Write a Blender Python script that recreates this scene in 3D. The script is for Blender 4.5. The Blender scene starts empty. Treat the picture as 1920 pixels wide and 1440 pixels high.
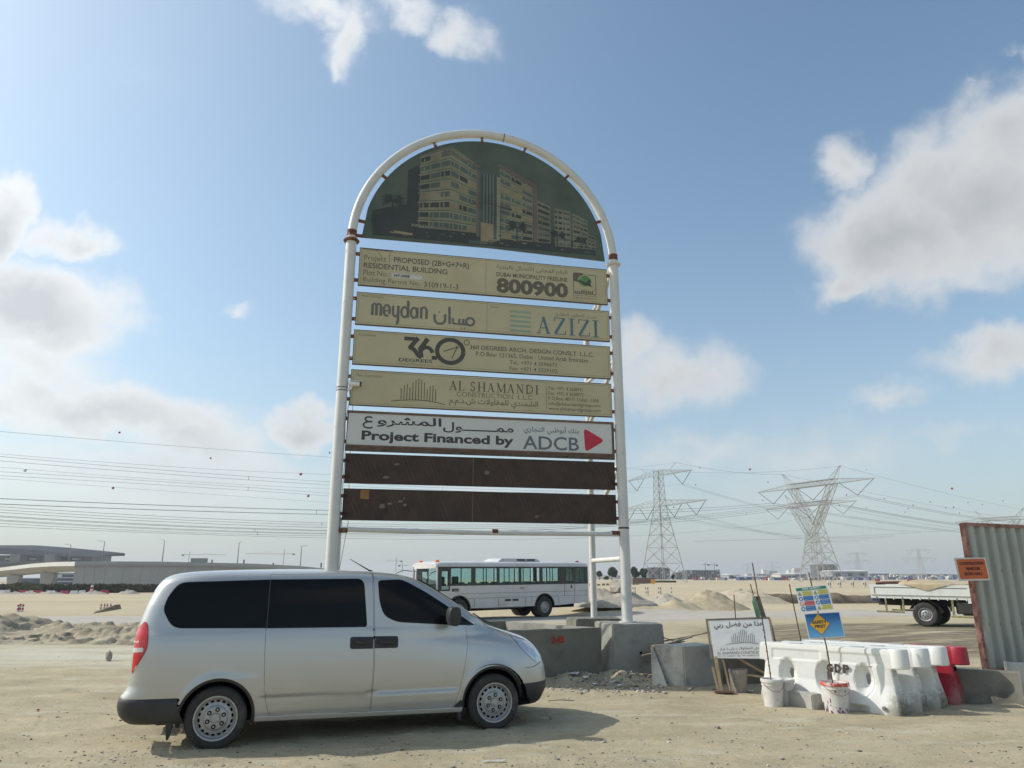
import bpy, bmesh, math, random
import numpy as np
from mathutils import Vector, Matrix
from mathutils.geometry import delaunay_2d_cdt

R = math.radians
S = bpy.context.scene
C = S.collection
FOC, PITCH, EYE = 1359.0, R(15.0), 1.8          # photo 1920 x 1440

# ------------------------------------------------------------------ camera
cam = bpy.data.cameras.new('camera'); co = bpy.data.objects.new('camera', cam); C.objects.link(co)
cam.sensor_width = 36.0; cam.lens = 36.0 * FOC / 1920.0
cam.clip_start = 0.1; cam.clip_end = 20000
co.location = (0, 0, EYE); co.rotation_euler = (R(90) + PITCH, 0, 0)
S.camera = co
S.view_settings.view_transform = 'Standard'; S.view_settings.look = 'None'
S.view_settings.exposure = 0.0; S.view_settings.gamma = 1.0
S.view_settings.use_curve_mapping = False
S.cycles.volume_bounces = 0
S.cycles.max_bounces = 6

def ray(px, py):
    rx = (px - 960) / FOC; ry = -(py - 720) / FOC
    return Vector((rx, math.cos(PITCH) - ry * math.sin(PITCH), math.sin(PITCH) + ry * math.cos(PITCH)))
def at(px, py, Y):
    d = ray(px, py); t = Y / d.y
    return Vector((d.x * t, Y, EYE + d.z * t))
def gnd(px, py, z=0.0):
    d = ray(px, py); t = (z - EYE) / d.z
    return Vector((d.x * t, d.y * t, z))

# ------------------------------------------------------------------ sun and sky
SUNV = Vector((-1.2, 0.15, 1.0)).normalized()          # towards the sun
SUN_EL = math.asin(SUNV.z); SUN_AZ = math.atan2(SUNV.x, SUNV.y)
sl = bpy.data.lights.new('sun', 'SUN'); so = bpy.data.objects.new('sun', sl); C.objects.link(so)
sl.energy = 3.7; sl.angle = R(0.6); sl.color = (1.0, 0.955, 0.88)
so.rotation_euler = (-SUNV).to_track_quat('-Z', 'Y').to_euler(); so.location = (-30, 0, 40)

W = bpy.data.worlds.new('World'); S.world = W; W.use_nodes = True
nt = W.node_tree; nt.nodes.clear(); N = nt.nodes; L = nt.links
def nd(t, **k):
    n = N.new(t)
    for a, b in k.items(): setattr(n, a, b)
    return n
def mth(op, a, b=None, c=None, clamp=False):
    n = nd('ShaderNodeMath', operation=op, use_clamp=clamp)
    for i, v in enumerate((a, b, c)):
        if v is None: continue
        if isinstance(v, (int, float)): n.inputs[i].default_value = v
        else: L.new(v, n.inputs[i])
    return n.outputs[0]
out = nd('ShaderNodeOutputWorld'); bg = nd('ShaderNodeBackground'); L.new(bg.outputs[0], out.inputs[0])
sky = nd('ShaderNodeTexSky', sky_type='NISHITA', sun_disc=False, sun_elevation=SUN_EL, sun_rotation=SUN_AZ)
sky.altitude = 0; sky.air_density = 1.0; sky.dust_density = 1.4; sky.ozone_density = 1.5
SKY_STRENGTH = 0.15
bg.inputs[1].default_value = SKY_STRENGTH
tc = nd('ShaderNodeTexCoord'); D = tc.outputs['Generated']
n1 = nd('ShaderNodeTexNoise'); n1.inputs['Scale'].default_value = 5.0; n1.inputs['Detail'].default_value = 9.0; n1.inputs['Roughness'].default_value = 0.61
L.new(D, n1.inputs['Vector'])
n2 = nd('ShaderNodeTexNoise'); n2.inputs['Scale'].default_value = 13.0; n2.inputs['Detail'].default_value = 7.0; n2.inputs['Roughness'].default_value = 0.55
L.new(D, n2.inputs['Vector'])
# warped direction so that cloud rims come out ragged
wsub = nd('ShaderNodeVectorMath', operation='SUBTRACT'); L.new(n2.outputs['Color'], wsub.inputs[0]); wsub.inputs[1].default_value = (.5, .5, .5)
wsc = nd('ShaderNodeVectorMath', operation='SCALE'); L.new(wsub.outputs[0], wsc.inputs[0]); wsc.inputs['Scale'].default_value = 0.11
wadd = nd('ShaderNodeVectorMath', operation='ADD'); L.new(D, wadd.inputs[0]); L.new(wsc.outputs[0], wadd.inputs[1])
WD = wadd.outputs[0]
# clouds: (pixel x, pixel y, radius x, radius y, weight)
CL = [(1830, 370, 215, 165, 1.35), (1700, 455, 190, 135, 1.35), (1900, 250, 150, 120, 1.1), (1560, 305, 62, 66, .9),
      (1580, 540, 95, 55, .95), (1610, 420, 100, 50, .85), (1270, 700, 160, 88, .85), (1200, 655, 75, 58, .75), (1370, 690, 100, 45, .6),
      (1870, 665, 160, 55, .85), (1660, 745, 110, 34, .6), (1790, 815, 190, 30, .42), (1330, 850, 240, 60, .5),
      (650, 60, 55, 90, .95), (590, 10, 130, 50, .85), (870, 65, 85, 55, .8), (760, 10, 120, 40, .6), (640, 120, 26, 34, .75),
      (150, 448, 85, 42, 1.05), (5, 440, 55, 100, 1.35), (70, 590, 180, 110, 1.45), (190, 775, 280, 70, 1.4), (345, 820, 160, 70, 1.15),
      (580, 795, 100, 46, 1.1), (440, 590, 36, 20, .6), (300, 900, 460, 105, .85), (60, 700, 240, 100, .8), (1810, 175, 22, 16, .4),
      (100, 60, 260, 120, .2), (450, 790, 50, 30, .4), (1910, 95, 18, 40, .5),
      (1500, 860, 430, 110, .40), (900, 930, 420, 80, .45), (1450, 940, 520, 70, .40), (330, 960, 480, 60, .6)]
field = None
def blob(c, rx, ry, w):
    global field
    up = Vector((0, 0, 1)); u = up.cross(c).normalized() * -1; v = c.cross(u).normalized()
    M = Matrix((u, v, c)).transposed()
    mp = nd('ShaderNodeMapping', vector_type='TEXTURE')
    mp.inputs['Location'].default_value = c; mp.inputs['Rotation'].default_value = M.to_euler()
    mp.inputs['Scale'].default_value = (rx, ry, 0.8)
    L.new(WD, mp.inputs['Vector'])
    ln = nd('ShaderNodeVectorMath', operation='LENGTH'); L.new(mp.outputs[0], ln.inputs[0])
    o = mth('MULTIPLY', mth('SUBTRACT', 1.25, ln.outputs['Value'], clamp=False), w)
    o = mth('MAXIMUM', o, 0.0)
    field = o if field is None else mth('MAXIMUM', field, o)
for (x, y, rx, ry, w) in CL:
    d = ray(x, y); k = 1.0 / (FOC * d.length)
    blob(d.normalized(), rx * k * 1.0, ry * k, w)
# the sky goes on like this all round
rs = random.Random(5)
for i in range(16):
    a = rs.uniform(R(68), R(292)); e = rs.uniform(R(6), R(48))
    c = Vector((math.sin(a) * math.cos(e), math.cos(a) * math.cos(e), math.sin(e)))
    r = rs.uniform(.08, .26); blob(c, r, r * rs.uniform(.3, .6), rs.uniform(.5, 1.1))
dens = mth('ADD', field, mth('MULTIPLY', mth('SUBTRACT', n1.outputs['Fac'], 0.5), 1.5))
mr = nd('ShaderNodeMapRange', interpolation_type='SMOOTHERSTEP'); L.new(dens, mr.inputs[0])
mr.inputs[1].default_value = -0.05; mr.inputs[2].default_value = 1.0
gate = nd('ShaderNodeMapRange', interpolation_type='SMOOTHSTEP'); L.new(field, gate.inputs[0]); gate.inputs[1].default_value = 0.0; gate.inputs[2].default_value = 0.45
alpha = mth('MULTIPLY', mr.outputs[0], gate.outputs[0])
thick = nd('ShaderNodeMapRange'); L.new(mth('ADD', dens, mth('MULTIPLY', mth('SUBTRACT', n2.outputs['Fac'], .5), .9)), thick.inputs[0]); thick.inputs[1].default_value = 0.65; thick.inputs[2].default_value = 1.6
ccol = nd('ShaderNodeMix', data_type='RGBA'); L.new(thick.outputs[0], ccol.inputs['Factor'])
ccol.inputs['A'].default_value = (0.86, 0.88, 0.89, 1); ccol.inputs['B'].default_value = (0.60, 0.62, 0.645, 1)
csc = nd('ShaderNodeVectorMath', operation='SCALE'); L.new(ccol.outputs['Result'], csc.inputs[0]); CSC = csc
# dusty air thickens towards the horizon
sep = nd('ShaderNodeSeparateXYZ'); L.new(D, sep.inputs[0])
hz = mth('POWER', mth('SUBTRACT', 1.0, mth('MAXIMUM', sep.outputs['Z'], 0.0)), 5.0)
hz = mth('MULTIPLY', hz, 0.86)
hmix = nd('ShaderNodeMix', data_type='RGBA'); L.new(hz, hmix.inputs['Factor']); 
tint = nd('ShaderNodeVectorMath', operation='MULTIPLY'); L.new(sky.outputs[0], tint.inputs[0]); tint.inputs[1].default_value = (1.16, 1.24, 1.15)
# bright aureole of dusty air round the sun
dt = nd('ShaderNodeVectorMath', operation='DOT_PRODUCT'); L.new(D, dt.inputs[0]); dt.inputs[1].default_value = SUNV
gl = mth('MULTIPLY', mth('POWER', mth('MAXIMUM', dt.outputs['Value'], 0.0), 3.0), 0.20 / SKY_STRENGTH)
gv = nd('ShaderNodeVectorMath', operation='SCALE'); gv.inputs[0].default_value = (1.0, 0.98, 0.72); L.new(gl, gv.inputs['Scale'])
ga = nd('ShaderNodeVectorMath', operation='ADD'); L.new(tint.outputs[0], ga.inputs[0]); L.new(gv.outputs[0], ga.inputs[1])
L.new(ga.outputs[0], hmix.inputs['A'])
L.new(mth('MULTIPLY_ADD', mth('POWER', mth('MAXIMUM', dt.outputs['Value'], 0.0), 2.0), 0.55 / SKY_STRENGTH, 0.84 / SKY_STRENGTH), CSC.inputs['Scale'])
hmix.inputs['B'].default_value = (0.485 / SKY_STRENGTH, 0.52 / SKY_STRENGTH, 0.555 / SKY_STRENGTH, 1)
lowf = nd('ShaderNodeMapRange', interpolation_type='SMOOTHSTEP'); L.new(sep.outputs['Z'], lowf.inputs[0]); lowf.inputs[1].default_value = -0.02; lowf.inputs[2].default_value = 0.20; lowf.inputs[3].default_value = .0
al2 = mth('MULTIPLY', mth('MULTIPLY', alpha, 0.93), lowf.outputs[0])
fin = nd('ShaderNodeMix', data_type='RGBA'); L.new(al2, fin.inputs['Factor']); L.new(hmix.outputs['Result'], fin.inputs['A']); L.new(csc.outputs[0], fin.inputs['B'])
L.new(fin.outputs['Result'], bg.inputs[0])

# ------------------------------------------------------------------ materials
MATS = {}
def mat(name, col, rough=.75, metal=0., var=.12, scale=4., bump=.0, bscale=30., coat=0., stain=None, sscale=2., slo=.55, shi=.7, detail=6, spec=.5, emis=None, coord='Object', stretch=(1, 1, 1)):
    if name in MATS: return MATS[name]
    m = bpy.data.materials.new(name); m.use_nodes = True; t = m.node_tree; b = t.nodes['Principled BSDF']
    b.inputs['Roughness'].default_value = rough; b.inputs['Metallic'].default_value = metal
    b.inputs['Coat Weight'].default_value = coat; b.inputs['Coat Roughness'].default_value = .08
    b.inputs['Specular IOR Level'].default_value = spec
    tcn = t.nodes.new('ShaderNodeTexCoord'); mp = t.nodes.new('ShaderNodeMapping'); t.links.new(tcn.outputs[coord], mp.inputs[0]); mp.inputs['Scale'].default_value = stretch
    n = t.nodes.new('ShaderNodeTexNoise'); n.inputs['Scale'].default_value = scale; n.inputs['Detail'].default_value = detail; n.inputs['Roughness'].default_value = .6
    t.links.new(mp.outputs[0], n.inputs['Vector'])
    r = t.nodes.new('ShaderNodeMapRange'); t.links.new(n.outputs['Fac'], r.inputs[0]); r.inputs[1].default_value = .3; r.inputs[2].default_value = .7
    mx = t.nodes.new('ShaderNodeMix'); mx.data_type = 'RGBA'; t.links.new(r.outputs[0], mx.inputs['Factor'])
    c = Vector(col[:3])
    mx.inputs['A'].default_value = (*[max(0, v * (1 - var)) for v in c], 1); mx.inputs['B'].default_value = (*[min(1, v * (1 + var)) for v in c], 1)
    o = mx.outputs['Result']
    if stain:
        n3 = t.nodes.new('ShaderNodeTexNoise'); n3.inputs['Scale'].default_value = sscale; n3.inputs['Detail'].default_value = 8; n3.inputs['Roughness'].default_value = .65
        t.links.new(mp.outputs[0], n3.inputs['Vector'])
        r3 = t.nodes.new('ShaderNodeMapRange'); t.links.new(n3.outputs['Fac'], r3.inputs[0]); r3.inputs[1].default_value = slo; r3.inputs[2].default_value = shi
        m3 = t.nodes.new('ShaderNodeMix'); m3.data_type = 'RGBA'; t.links.new(r3.outputs[0], m3.inputs['Factor']); t.links.new(o, m3.inputs['A']); m3.inputs['B'].default_value = (*stain, 1)
        o = m3.outputs['Result']
    t.links.new(o, b.inputs['Base Color'])
    if bump:
        nb = t.nodes.new('ShaderNodeTexNoise'); nb.inputs['Scale'].default_value = bscale; nb.inputs['Detail'].default_value = 6
        t.links.new(mp.outputs[0], nb.inputs['Vector'])
        bp = t.nodes.new('ShaderNodeBump'); bp.inputs['Strength'].default_value = bump; bp.inputs['Distance'].default_value = .02
        t.links.new(nb.outputs['Fac'], bp.inputs['Height']); t.links.new(bp.outputs[0], b.inputs['Normal'])
    MATS[name] = m
    return m

# ------------------------------------------------------------------ object helpers
def link(name, me, parent=None, loc=(0, 0, 0)):
    o = bpy.data.objects.new(name, me); C.objects.link(o)
    if parent: o.parent = parent
    o.location = loc
    return o
def tag(o, label=None, cat=None, group=None, kind=None):
    if label: o['label'] = label
    if cat: o['category'] = cat
    if group: o['group'] = group
    if kind: o['kind'] = kind
    return o
def thing(name, label, cat, loc=(0, 0, 0), rz=0., group=None, rot=None):
    o = bpy.data.objects.new(name, None); C.objects.link(o); o.location = loc
    o.rotation_euler = rot if rot else (0, 0, rz); o.empty_display_size = .3
    return tag(o, label, cat, group)
def copy_tree(o, parent=None, label=None):
    c = o.copy(); C.objects.link(c)
    if parent: c.parent = parent
    for ch in list(KIDS.get(o.name, [])): copy_tree(bpy.data.objects[ch], c)
    if label: c['label'] = label
    return c
KIDS = {}
def index_kids():
    KIDS.clear()
    for o in bpy.data.objects:
        if o.parent: KIDS.setdefault(o.parent.name, []).append(o.name)

class MB:
    def __init__(s): s.v = []; s.f = []; s.m = []; s.cur = 0
    def add(s, vs, fs):
        b = len(s.v); s.v += [tuple(v) for v in vs]; s.f += [tuple(i + b for i in f) for f in fs]; s.m += [s.cur] * len(fs); return s
    def box(s, x0, x1, y0, y1, z0, z1):
        return s.hexa([(x0, y0, z0), (x1, y0, z0), (x1, y1, z0), (x0, y1, z0), (x0, y0, z1), (x1, y0, z1), (x1, y1, z1), (x0, y1, z1)])
    def hexa(s, p):
        return s.add(p, [(3, 2, 1, 0), (4, 5, 6, 7), (0, 1, 5, 4), (1, 2, 6, 5), (2, 3, 7, 6), (3, 0, 4, 7)])
    def bar(s, a, b, w, h=None, up=(0, 0, 1)):
        a = Vector(a); b = Vector(b); h = h or w; d = (b - a).normalized(); u = Vector(up)
        if abs(d.dot(u)) > .98: u = Vector((1, 0, 0))
        r = d.cross(u).normalized() * (w / 2); t = r.cross(d).normalized() * (h / 2)
        return s.hexa([a - r - t, a + r - t, b + r - t, b - r - t, a - r + t, a + r + t, b + r + t, b - r + t])
    def tri(s, a, b, w):
        a = Vector(a); b = Vector(b); d = (b - a).normalized(); u = Vector((0, 0, 1)) if abs(d.z) < .95 else Vector((1, 0, 0))
        r = d.cross(u).normalized() * w; t = r.cross(d).normalized() * w
        o = [r * math.cos(q) + t * math.sin(q) for q in (0.5, 2.6, 4.7)]
        return s.add([a + q for q in o] + [b + q for q in o], [(0, 1, 4, 3), (1, 2, 5, 4), (2, 0, 3, 5)])
    def tube(s, pts, r, n=10, cap=True, rads=None):
        pts = [Vector(p) for p in pts]; vs = []; fs = []; prev = None
        for i, p in enumerate(pts):
            d = (pts[min(i + 1, len(pts) - 1)] - pts[max(i - 1, 0)]).normalized()
            if prev is None:
                u = Vector((0, 0, 1)) if abs(d.z) < .9 else Vector((1, 0, 0)); a = d.cross(u).normalized()
            else: a = (prev - d * prev.dot(d)).normalized()
            prev = a; b = d.cross(a); rr = rads[i] if rads else r
            for k in range(n):
                q = 2 * math.pi * k / n; vs.append(p + (a * math.cos(q) + b * math.sin(q)) * rr)
        for i in range(len(pts) - 1):
            for k in range(n): fs.append((i * n + k, i * n + (k + 1) % n, (i + 1) * n + (k + 1) % n, (i + 1) * n + k))
        if cap: fs.append(tuple(range(n - 1, -1, -1))); fs.append(tuple((len(pts) - 1) * n + k for k in range(n)))
        return s.add(vs, fs)
    def lathe(s, prof, c=(0, 0, 0), axis='z', n=24, cap=True):
        vs = []; fs = []
        for (r, h) in prof:
            for k in range(n):
                q = 2 * math.pi * k / n; x, y = r * math.cos(q), r * math.sin(q)
                v = (x, y, h) if axis == 'z' else ((x, h, y) if axis == 'y' else (h, x, y))
                vs.append((v[0] + c[0], v[1] + c[1], v[2] + c[2]))
        for i in range(len(prof) - 1):
            for k in range(n): fs.append((i * n + k, i * n + (k + 1) % n, (i + 1) * n + (k + 1) % n, (i + 1) * n + k))
        if cap: fs.append(tuple(range(n - 1, -1, -1))); fs.append(tuple((len(prof) - 1) * n + k for k in range(n)))
        return s.add(vs, fs)
    def prism(s, poly, y0, y1):
        """polygon of (x, z) extruded along y"""
        n = len(poly); vs = [(x, y0, z) for x, z in poly] + [(x, y1, z) for x, z in poly]
        return s.add(vs, [tuple(range(n)), tuple(range(2 * n - 1, n - 1, -1))] + [(i, i + n, (i + 1) % n + n, (i + 1) % n) for i in range(n)])
    def flat(s, poly, y):
        return s.add([(x, y, z) for x, z in poly], [tuple(range(len(poly)))])
    def build(s, name, m, parent=None, smooth=False, bevel=0., loc=(0, 0, 0), seg=2, fix=True):
        me = bpy.data.meshes.new(name); me.from_pydata(s.v, [], s.f)
        for q in (m if isinstance(m, (list, tuple)) else [m]): me.materials.append(q)
        if len(me.materials) > 1: me.polygons.foreach_set('material_index', s.m)
        if fix or bevel:
            bm = bmesh.new(); bm.from_mesh(me)
            if bevel:
                es = [e for e in bm.edges if len(e.link_faces) == 2 and e.calc_face_angle(0) > .5]
                bmesh.ops.bevel(bm, geom=es, offset=bevel, segments=seg, affect='EDGES', profile=.6)
            bmesh.ops.recalc_face_normals(bm, faces=bm.faces)
            bm.to_mesh(me); bm.free()
        if smooth:
            me.polygons.foreach_set('use_smooth', [True] * len(me.polygons)); me.set_sharp_from_angle(angle=R(35))
        me.update()
        return link(name, me, parent, loc)

# value noise
_rg = np.random.default_rng(7); _T = _rg.random((256, 256))
def vnoise(x, y):
    xi = np.floor(x).astype(int); yi = np.floor(y).astype(int); fx = x - xi; fy = y - yi
    fx = fx * fx * (3 - 2 * fx); fy = fy * fy * (3 - 2 * fy)
    a = _T[xi % 256, yi % 256]; b = _T[(xi + 1) % 256, yi % 256]; c = _T[xi % 256, (yi + 1) % 256]; d = _T[(xi + 1) % 256, (yi + 1) % 256]
    return (a * (1 - fx) + b * fx) * (1 - fy) + (c * (1 - fx) + d * fx) * fy - .5
def fbm(x, y, o=5):
    s = 0; a = 1.
    for i in range(o): s = s + a * vnoise(x * 2 ** i + 17 * i, y * 2 ** i + 31 * i); a *= .5
    return s
def sstep(a, b, x):
    t = np.clip((x - a) / (b - a), 0, 1); return t * t * (3 - 2 * t)

def haze_box():
    m = bpy.data.materials.new('haze'); m.use_nodes = True; t = m.node_tree
    t.nodes.remove(t.nodes['Principled BSDF']); v = t.nodes.new('ShaderNodeVolumePrincipled')
    v.inputs['Color'].default_value = (.93, .96, 1, 1); v.inputs['Density'].default_value = HAZE
    v.inputs['Anisotropy'].default_value = .25
    t.links.new(v.outputs[0], t.nodes['Material Output'].inputs['Volume'])
    b = MB().box(-3600, 3600, -400, 4300, -6, 70)
    tag(b.build('haze', m), kind='stuff', label='thin dusty haze over the desert plain')
HAZE = 0.00023
# ------------------------------------------------------------------ ground
def hgt(x, y):
    x = np.asarray(x, float); y = np.asarray(y, float)
    r = np.sqrt(x * x + y * y)
    near = 1 - sstep(30, 90, r)
    h = fbm(x * .5, y * .5, 3) * .05 * near + fbm(x * 1.7 + 9, y * 3.6, 4) * .036 * (1 - sstep(18, 40, r))
    nr = 1 - sstep(16, 30, r)
    h += (np.abs(vnoise(x * 3.1 + 3, y * 6.5 + 1)) * .030 + fbm(x * 6.5, y * 12, 3) * .012) * nr * sstep(-.25, .15, fbm(x * .4 + 70, y * .9, 3))
    cl_ = sstep(.10, .32, fbm(x * 5.0 + 90, y * 11., 3)) * sstep(.02, .22, fbm(x * .45 + 21, y * 1.6 + 9, 3))
    h += cl_ * .028 * nr
    # tyre ruts and kicked-up ridges in the foreground
    a = x * .35 + y * .94
    rut = np.sin(a * 7.5 + fbm(x * .3, y * .6, 2) * 5) ; m = sstep(.05, .35, fbm(x * .22 + 40, y * .5 + 3, 3))
    h += -np.clip(rut - .55, 0, 1) * .05 * m * (1 - sstep(14, 26, r))
    ridge = 1 - np.abs(vnoise(x * 2.2 + 5, y * 5.5 + 2)) * 2.4
    h += np.clip(ridge - .5, 0, 1) * .05 * sstep(.02, .3, fbm(x * .35 + 11, y * .8, 3)) * (1 - sstep(16, 32, r))
    # tyre tread crossings at the left
    u = (x + 3.4) * .80 + (y - 6.9) * .6; v = -(x + 3.4) * .6 + (y - 6.9) * .80
    tr = np.exp(-((v - 1.1) / .13) ** 2) + np.exp(-((v + .45) / .13) ** 2)
    h -= tr * (.018 + .012 * np.sin(u * 42)) * (1 - sstep(2.5, 4.5, np.abs(u + 3)))
    for yc, sl, ph in ((5.15, .05, 0), (6.45, .05, 2), (11.3, -.10, 4)):
        yy = y - yc - sl * x - .15 * np.sin(x * .5 + ph); h += (-np.exp(-(yy / .11) ** 2) * (.026 + .007 * np.sin(x * 34)) + .016 * np.exp(-((np.abs(yy) - .2) / .06) ** 2)) * (1 - sstep(9, 16, np.abs(x - 2))) * (.5 + sstep(-.2, .2, fbm(x * .3 + 5 * ph, y * .3, 2)))
    # where things stand the ground is flatter
    flat = np.exp(-(((x - .8) / 5.5) ** 4 + ((y - 12) / 5.5) ** 4))
    h *= 1 - .35 * flat
    h += .20 * np.exp(-(((x - 15) / 6) ** 4 + ((y - 25.5) / 5) ** 4))
    # spoil heaps pushed up along the left track
    b1 = 0 * np.exp(-((y - 27.5 - .12 * (x + 17)) / 2.4) ** 2) * sstep(-8.5, -12, x) * sstep(-46, -30, x)
    h += b1 * (.40 + .42 * fbm(x * .7, y * .8, 5)) 
    b2 = 0 * np.exp(-((y - 26 + .25 * (x + 12)) / 2.2) ** 2) * np.exp(-((x + 11.5) / 3.4) ** 2)
    h += b2 * (.52 + .5 * fbm(x * 1.1 + 5, y * 1.2, 5))
    clod = sstep(.08, .4, fbm(x * .9 + 60, y * 1.5, 4)) * np.exp(-((y - 22.5) / 2.2) ** 2) * sstep(-5, -9, x)
    h += clod * .0
    # low heaps across the right-hand field
    h += np.exp(-((y - 42 - .1 * x) / 3.0) ** 2) * sstep(3, 6, x) * (1 - sstep(9.6, 11.5, x)) * (.42 + .5 * fbm(x * .9, y * .9, 4))
    # dirt banked against the footings
    h += .13 * np.exp(-(((x - 1.5) / 1.9) ** 2 + ((y - 14.15) / .75) ** 2)) * (1 + 1.2 * fbm(x * 3, y * 3, 3))
    # field falls away at the left towards the flyover; distant gentle swell
    h += -1.6 * sstep(60, 185, y) * (1 - sstep(-10, 60, x))
    h += fbm(x * .05, y * .05, 3) * .25 * sstep(50, 110, y) * (1 - sstep(500, 900, r))
    h += -.12 * np.exp(-(((x - 1) / 7) ** 4 + ((y - 36.5) / 5) ** 4))
    return h
def ground_z(x, y): return float(hgt(np.array([x]), np.array([y]))[0])

def axis(lo, hi, n, c, k):
    t = np.linspace(-1, 1, n); s = np.sinh(t * k) / np.sinh(k)
    return np.where(s < 0, c + s * (c - lo), c + s * (hi - c))
def grid_mesh(name, xs, ys, zf, m):
    X, Y = np.meshgrid(xs, ys); Z = zf(X, Y)
    v = np.stack([X, Y, Z], -1).reshape(-1, 3); ny, nx = X.shape
    i = np.arange((ny - 1) * (nx - 1)); r = i // (nx - 1); c = i % (nx - 1); a = r * nx + c
    f = np.stack([a, a + 1, a + nx + 1, a + nx], -1)
    me = bpy.data.meshes.new(name); me.vertices.add(len(v)); me.vertices.foreach_set('co', v.ravel())
    me.loops.add(f.size); me.loops.foreach_set('vertex_index', f.ravel().astype(np.int32))
    me.polygons.add(len(f)); me.polygons.foreach_set('loop_start', np.arange(0, f.size, 4, dtype=np.int32))
    me.polygons.foreach_set('use_smooth', np.ones(len(f), bool)); me.materials.append(m); me.update(); me.validate()
    return link(name, me)

def sand_material():
    m = bpy.data.materials.new('sand'); m.use_nodes = True; t = m.node_tree; b = t.nodes['Principled BSDF']
    b.inputs['Roughness'].default_value = .95; b.inputs['Specular IOR Level'].default_value = .15
    tcn = t.nodes.new('ShaderNodeTexCoord'); P = tcn.outputs['Object']
    def noise(sc, det, st=(1, 1, 1), ro=.6, off=(0, 0, 0)):
        mp = t.nodes.new('ShaderNodeMapping'); mp.inputs['Scale'].default_value = st; mp.inputs['Location'].default_value = off; t.links.new(P, mp.inputs[0])
        n = t.nodes.new('ShaderNodeTexNoise'); n.inputs['Scale'].default_value = sc; n.inputs['Detail'].default_value = det; n.inputs['Roughness'].default_value = ro
        t.links.new(mp.outputs[0], n.inputs['Vector']); return n.outputs['Fac']
    def rng(x, a, c, smooth=False):
        r = t.nodes.new('ShaderNodeMapRange'); t.links.new(x, r.inputs[0]); r.inputs[1].default_value = a; r.inputs[2].default_value = c
        if smooth: r.interpolation_type = 'SMOOTHSTEP'
        return r.outputs[0]
    def mix(f, A, B):
        x = t.nodes.new('ShaderNodeMix'); x.data_type = 'RGBA'
        if isinstance(f, float): x.inputs['Factor'].default_value = f
        else: t.links.new(f, x.inputs['Factor'])
        for k, q in (('A', A), ('B', B)):
            if isinstance(q, tuple): x.inputs[k].default_value = (*q, 1)
            else: t.links.new(q, x.inputs[k])
        return x.outputs['Result']
    def mm(op, a, c):
        x = t.nodes.new('ShaderNodeMath'); x.operation = op
        for i, q in enumerate((a, c)):
            if isinstance(q, float): x.inputs[i].default_value = q
            else: t.links.new(q, x.inputs[i])
        return x.outputs[0]
    sepn = t.nodes.new('ShaderNodeSeparateXYZ'); t.links.new(P, sepn.inputs[0]); X, Y = sepn.outputs['X'], sepn.outputs['Y']
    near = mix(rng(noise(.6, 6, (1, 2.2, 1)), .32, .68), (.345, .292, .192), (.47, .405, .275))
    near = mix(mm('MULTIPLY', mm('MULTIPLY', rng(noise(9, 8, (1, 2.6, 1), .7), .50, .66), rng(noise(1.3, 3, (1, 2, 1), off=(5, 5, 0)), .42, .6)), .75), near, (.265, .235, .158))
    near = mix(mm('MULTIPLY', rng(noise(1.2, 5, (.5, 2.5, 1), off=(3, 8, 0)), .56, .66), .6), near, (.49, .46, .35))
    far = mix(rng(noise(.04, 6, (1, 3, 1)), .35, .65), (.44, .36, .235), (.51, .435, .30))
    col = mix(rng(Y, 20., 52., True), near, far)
    # bleached truck track at the left, grey compacted strip
    tl = mm('MULTIPLY', mm('MULTIPLY', rng(Y, 15.5, 17.2, True), rng(Y, 22.5, 20.2, True)), mm('MULTIPLY', rng(X, -2., -6., True), rng(noise(.5, 5, (.25, 2, 1)), .3, .6)))
    col = mix(mm('MULTIPLY', tl, .75), col, (.54, .52, .42))
    # dark churned soil round the lorry
    tr = mm('MULTIPLY', mm('MULTIPLY', rng(Y, 17., 19.5, True), rng(Y, 31., 27., True)), mm('MULTIPLY', rng(X, 5., 8., True), rng(noise(.9, 7, (.5, 2.6, 1), off=(1, 2, 0)), .36, .52)))
    col = mix(mm('MULTIPLY', tr, .85), col, (.14, .118, .085))
    # speckle of grit
    vo = t.nodes.new('ShaderNodeTexVoronoi'); vo.inputs['Scale'].default_value = 16.; t.links.new(P, vo.inputs['Vector'])
    g = mm('MULTIPLY', rng(vo.outputs['Distance'], .16, .10), rng(noise(1.1, 3, off=(7, 7, 0)), .45, .62))
    col = mix(mm('MULTIPLY', g, .7), col, mix(rng(noise(40, 1), .45, .55), (.13, .11, .09), (.58, .55, .49)))
    t.links.new(col, b.inputs['Base Color'])
    bp = t.nodes.new('ShaderNodeBump'); bp.inputs['Strength'].default_value = .9; bp.inputs['Distance'].default_value = .035
    hh = mm('ADD', mm('MULTIPLY', noise(5, 10, (1, 1.7, 1), .68), 1.), mm('MULTIPLY', noise(38, 5), .28))
    t.links.new(hh, bp.inputs['Height']); t.links.new(bp.outputs[0], b.inputs['Normal'])
    return m
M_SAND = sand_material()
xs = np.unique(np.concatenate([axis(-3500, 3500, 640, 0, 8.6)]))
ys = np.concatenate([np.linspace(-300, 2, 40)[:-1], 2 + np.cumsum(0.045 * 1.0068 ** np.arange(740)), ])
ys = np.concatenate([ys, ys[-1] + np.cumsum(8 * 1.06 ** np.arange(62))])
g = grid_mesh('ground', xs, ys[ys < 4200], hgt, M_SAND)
tag(g, kind='structure')

M_TRACK = mat('packed_track', (.40, .365, .31), .95, var=.12, scale=.6, bump=.4, bscale=6, stain=(.33, .29, .23), sscale=.5, stretch=(1, 2.5, 1))
def road_z(X, Y): return np.maximum(hgt(X, Y), -.4) * .25 + .045
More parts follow.
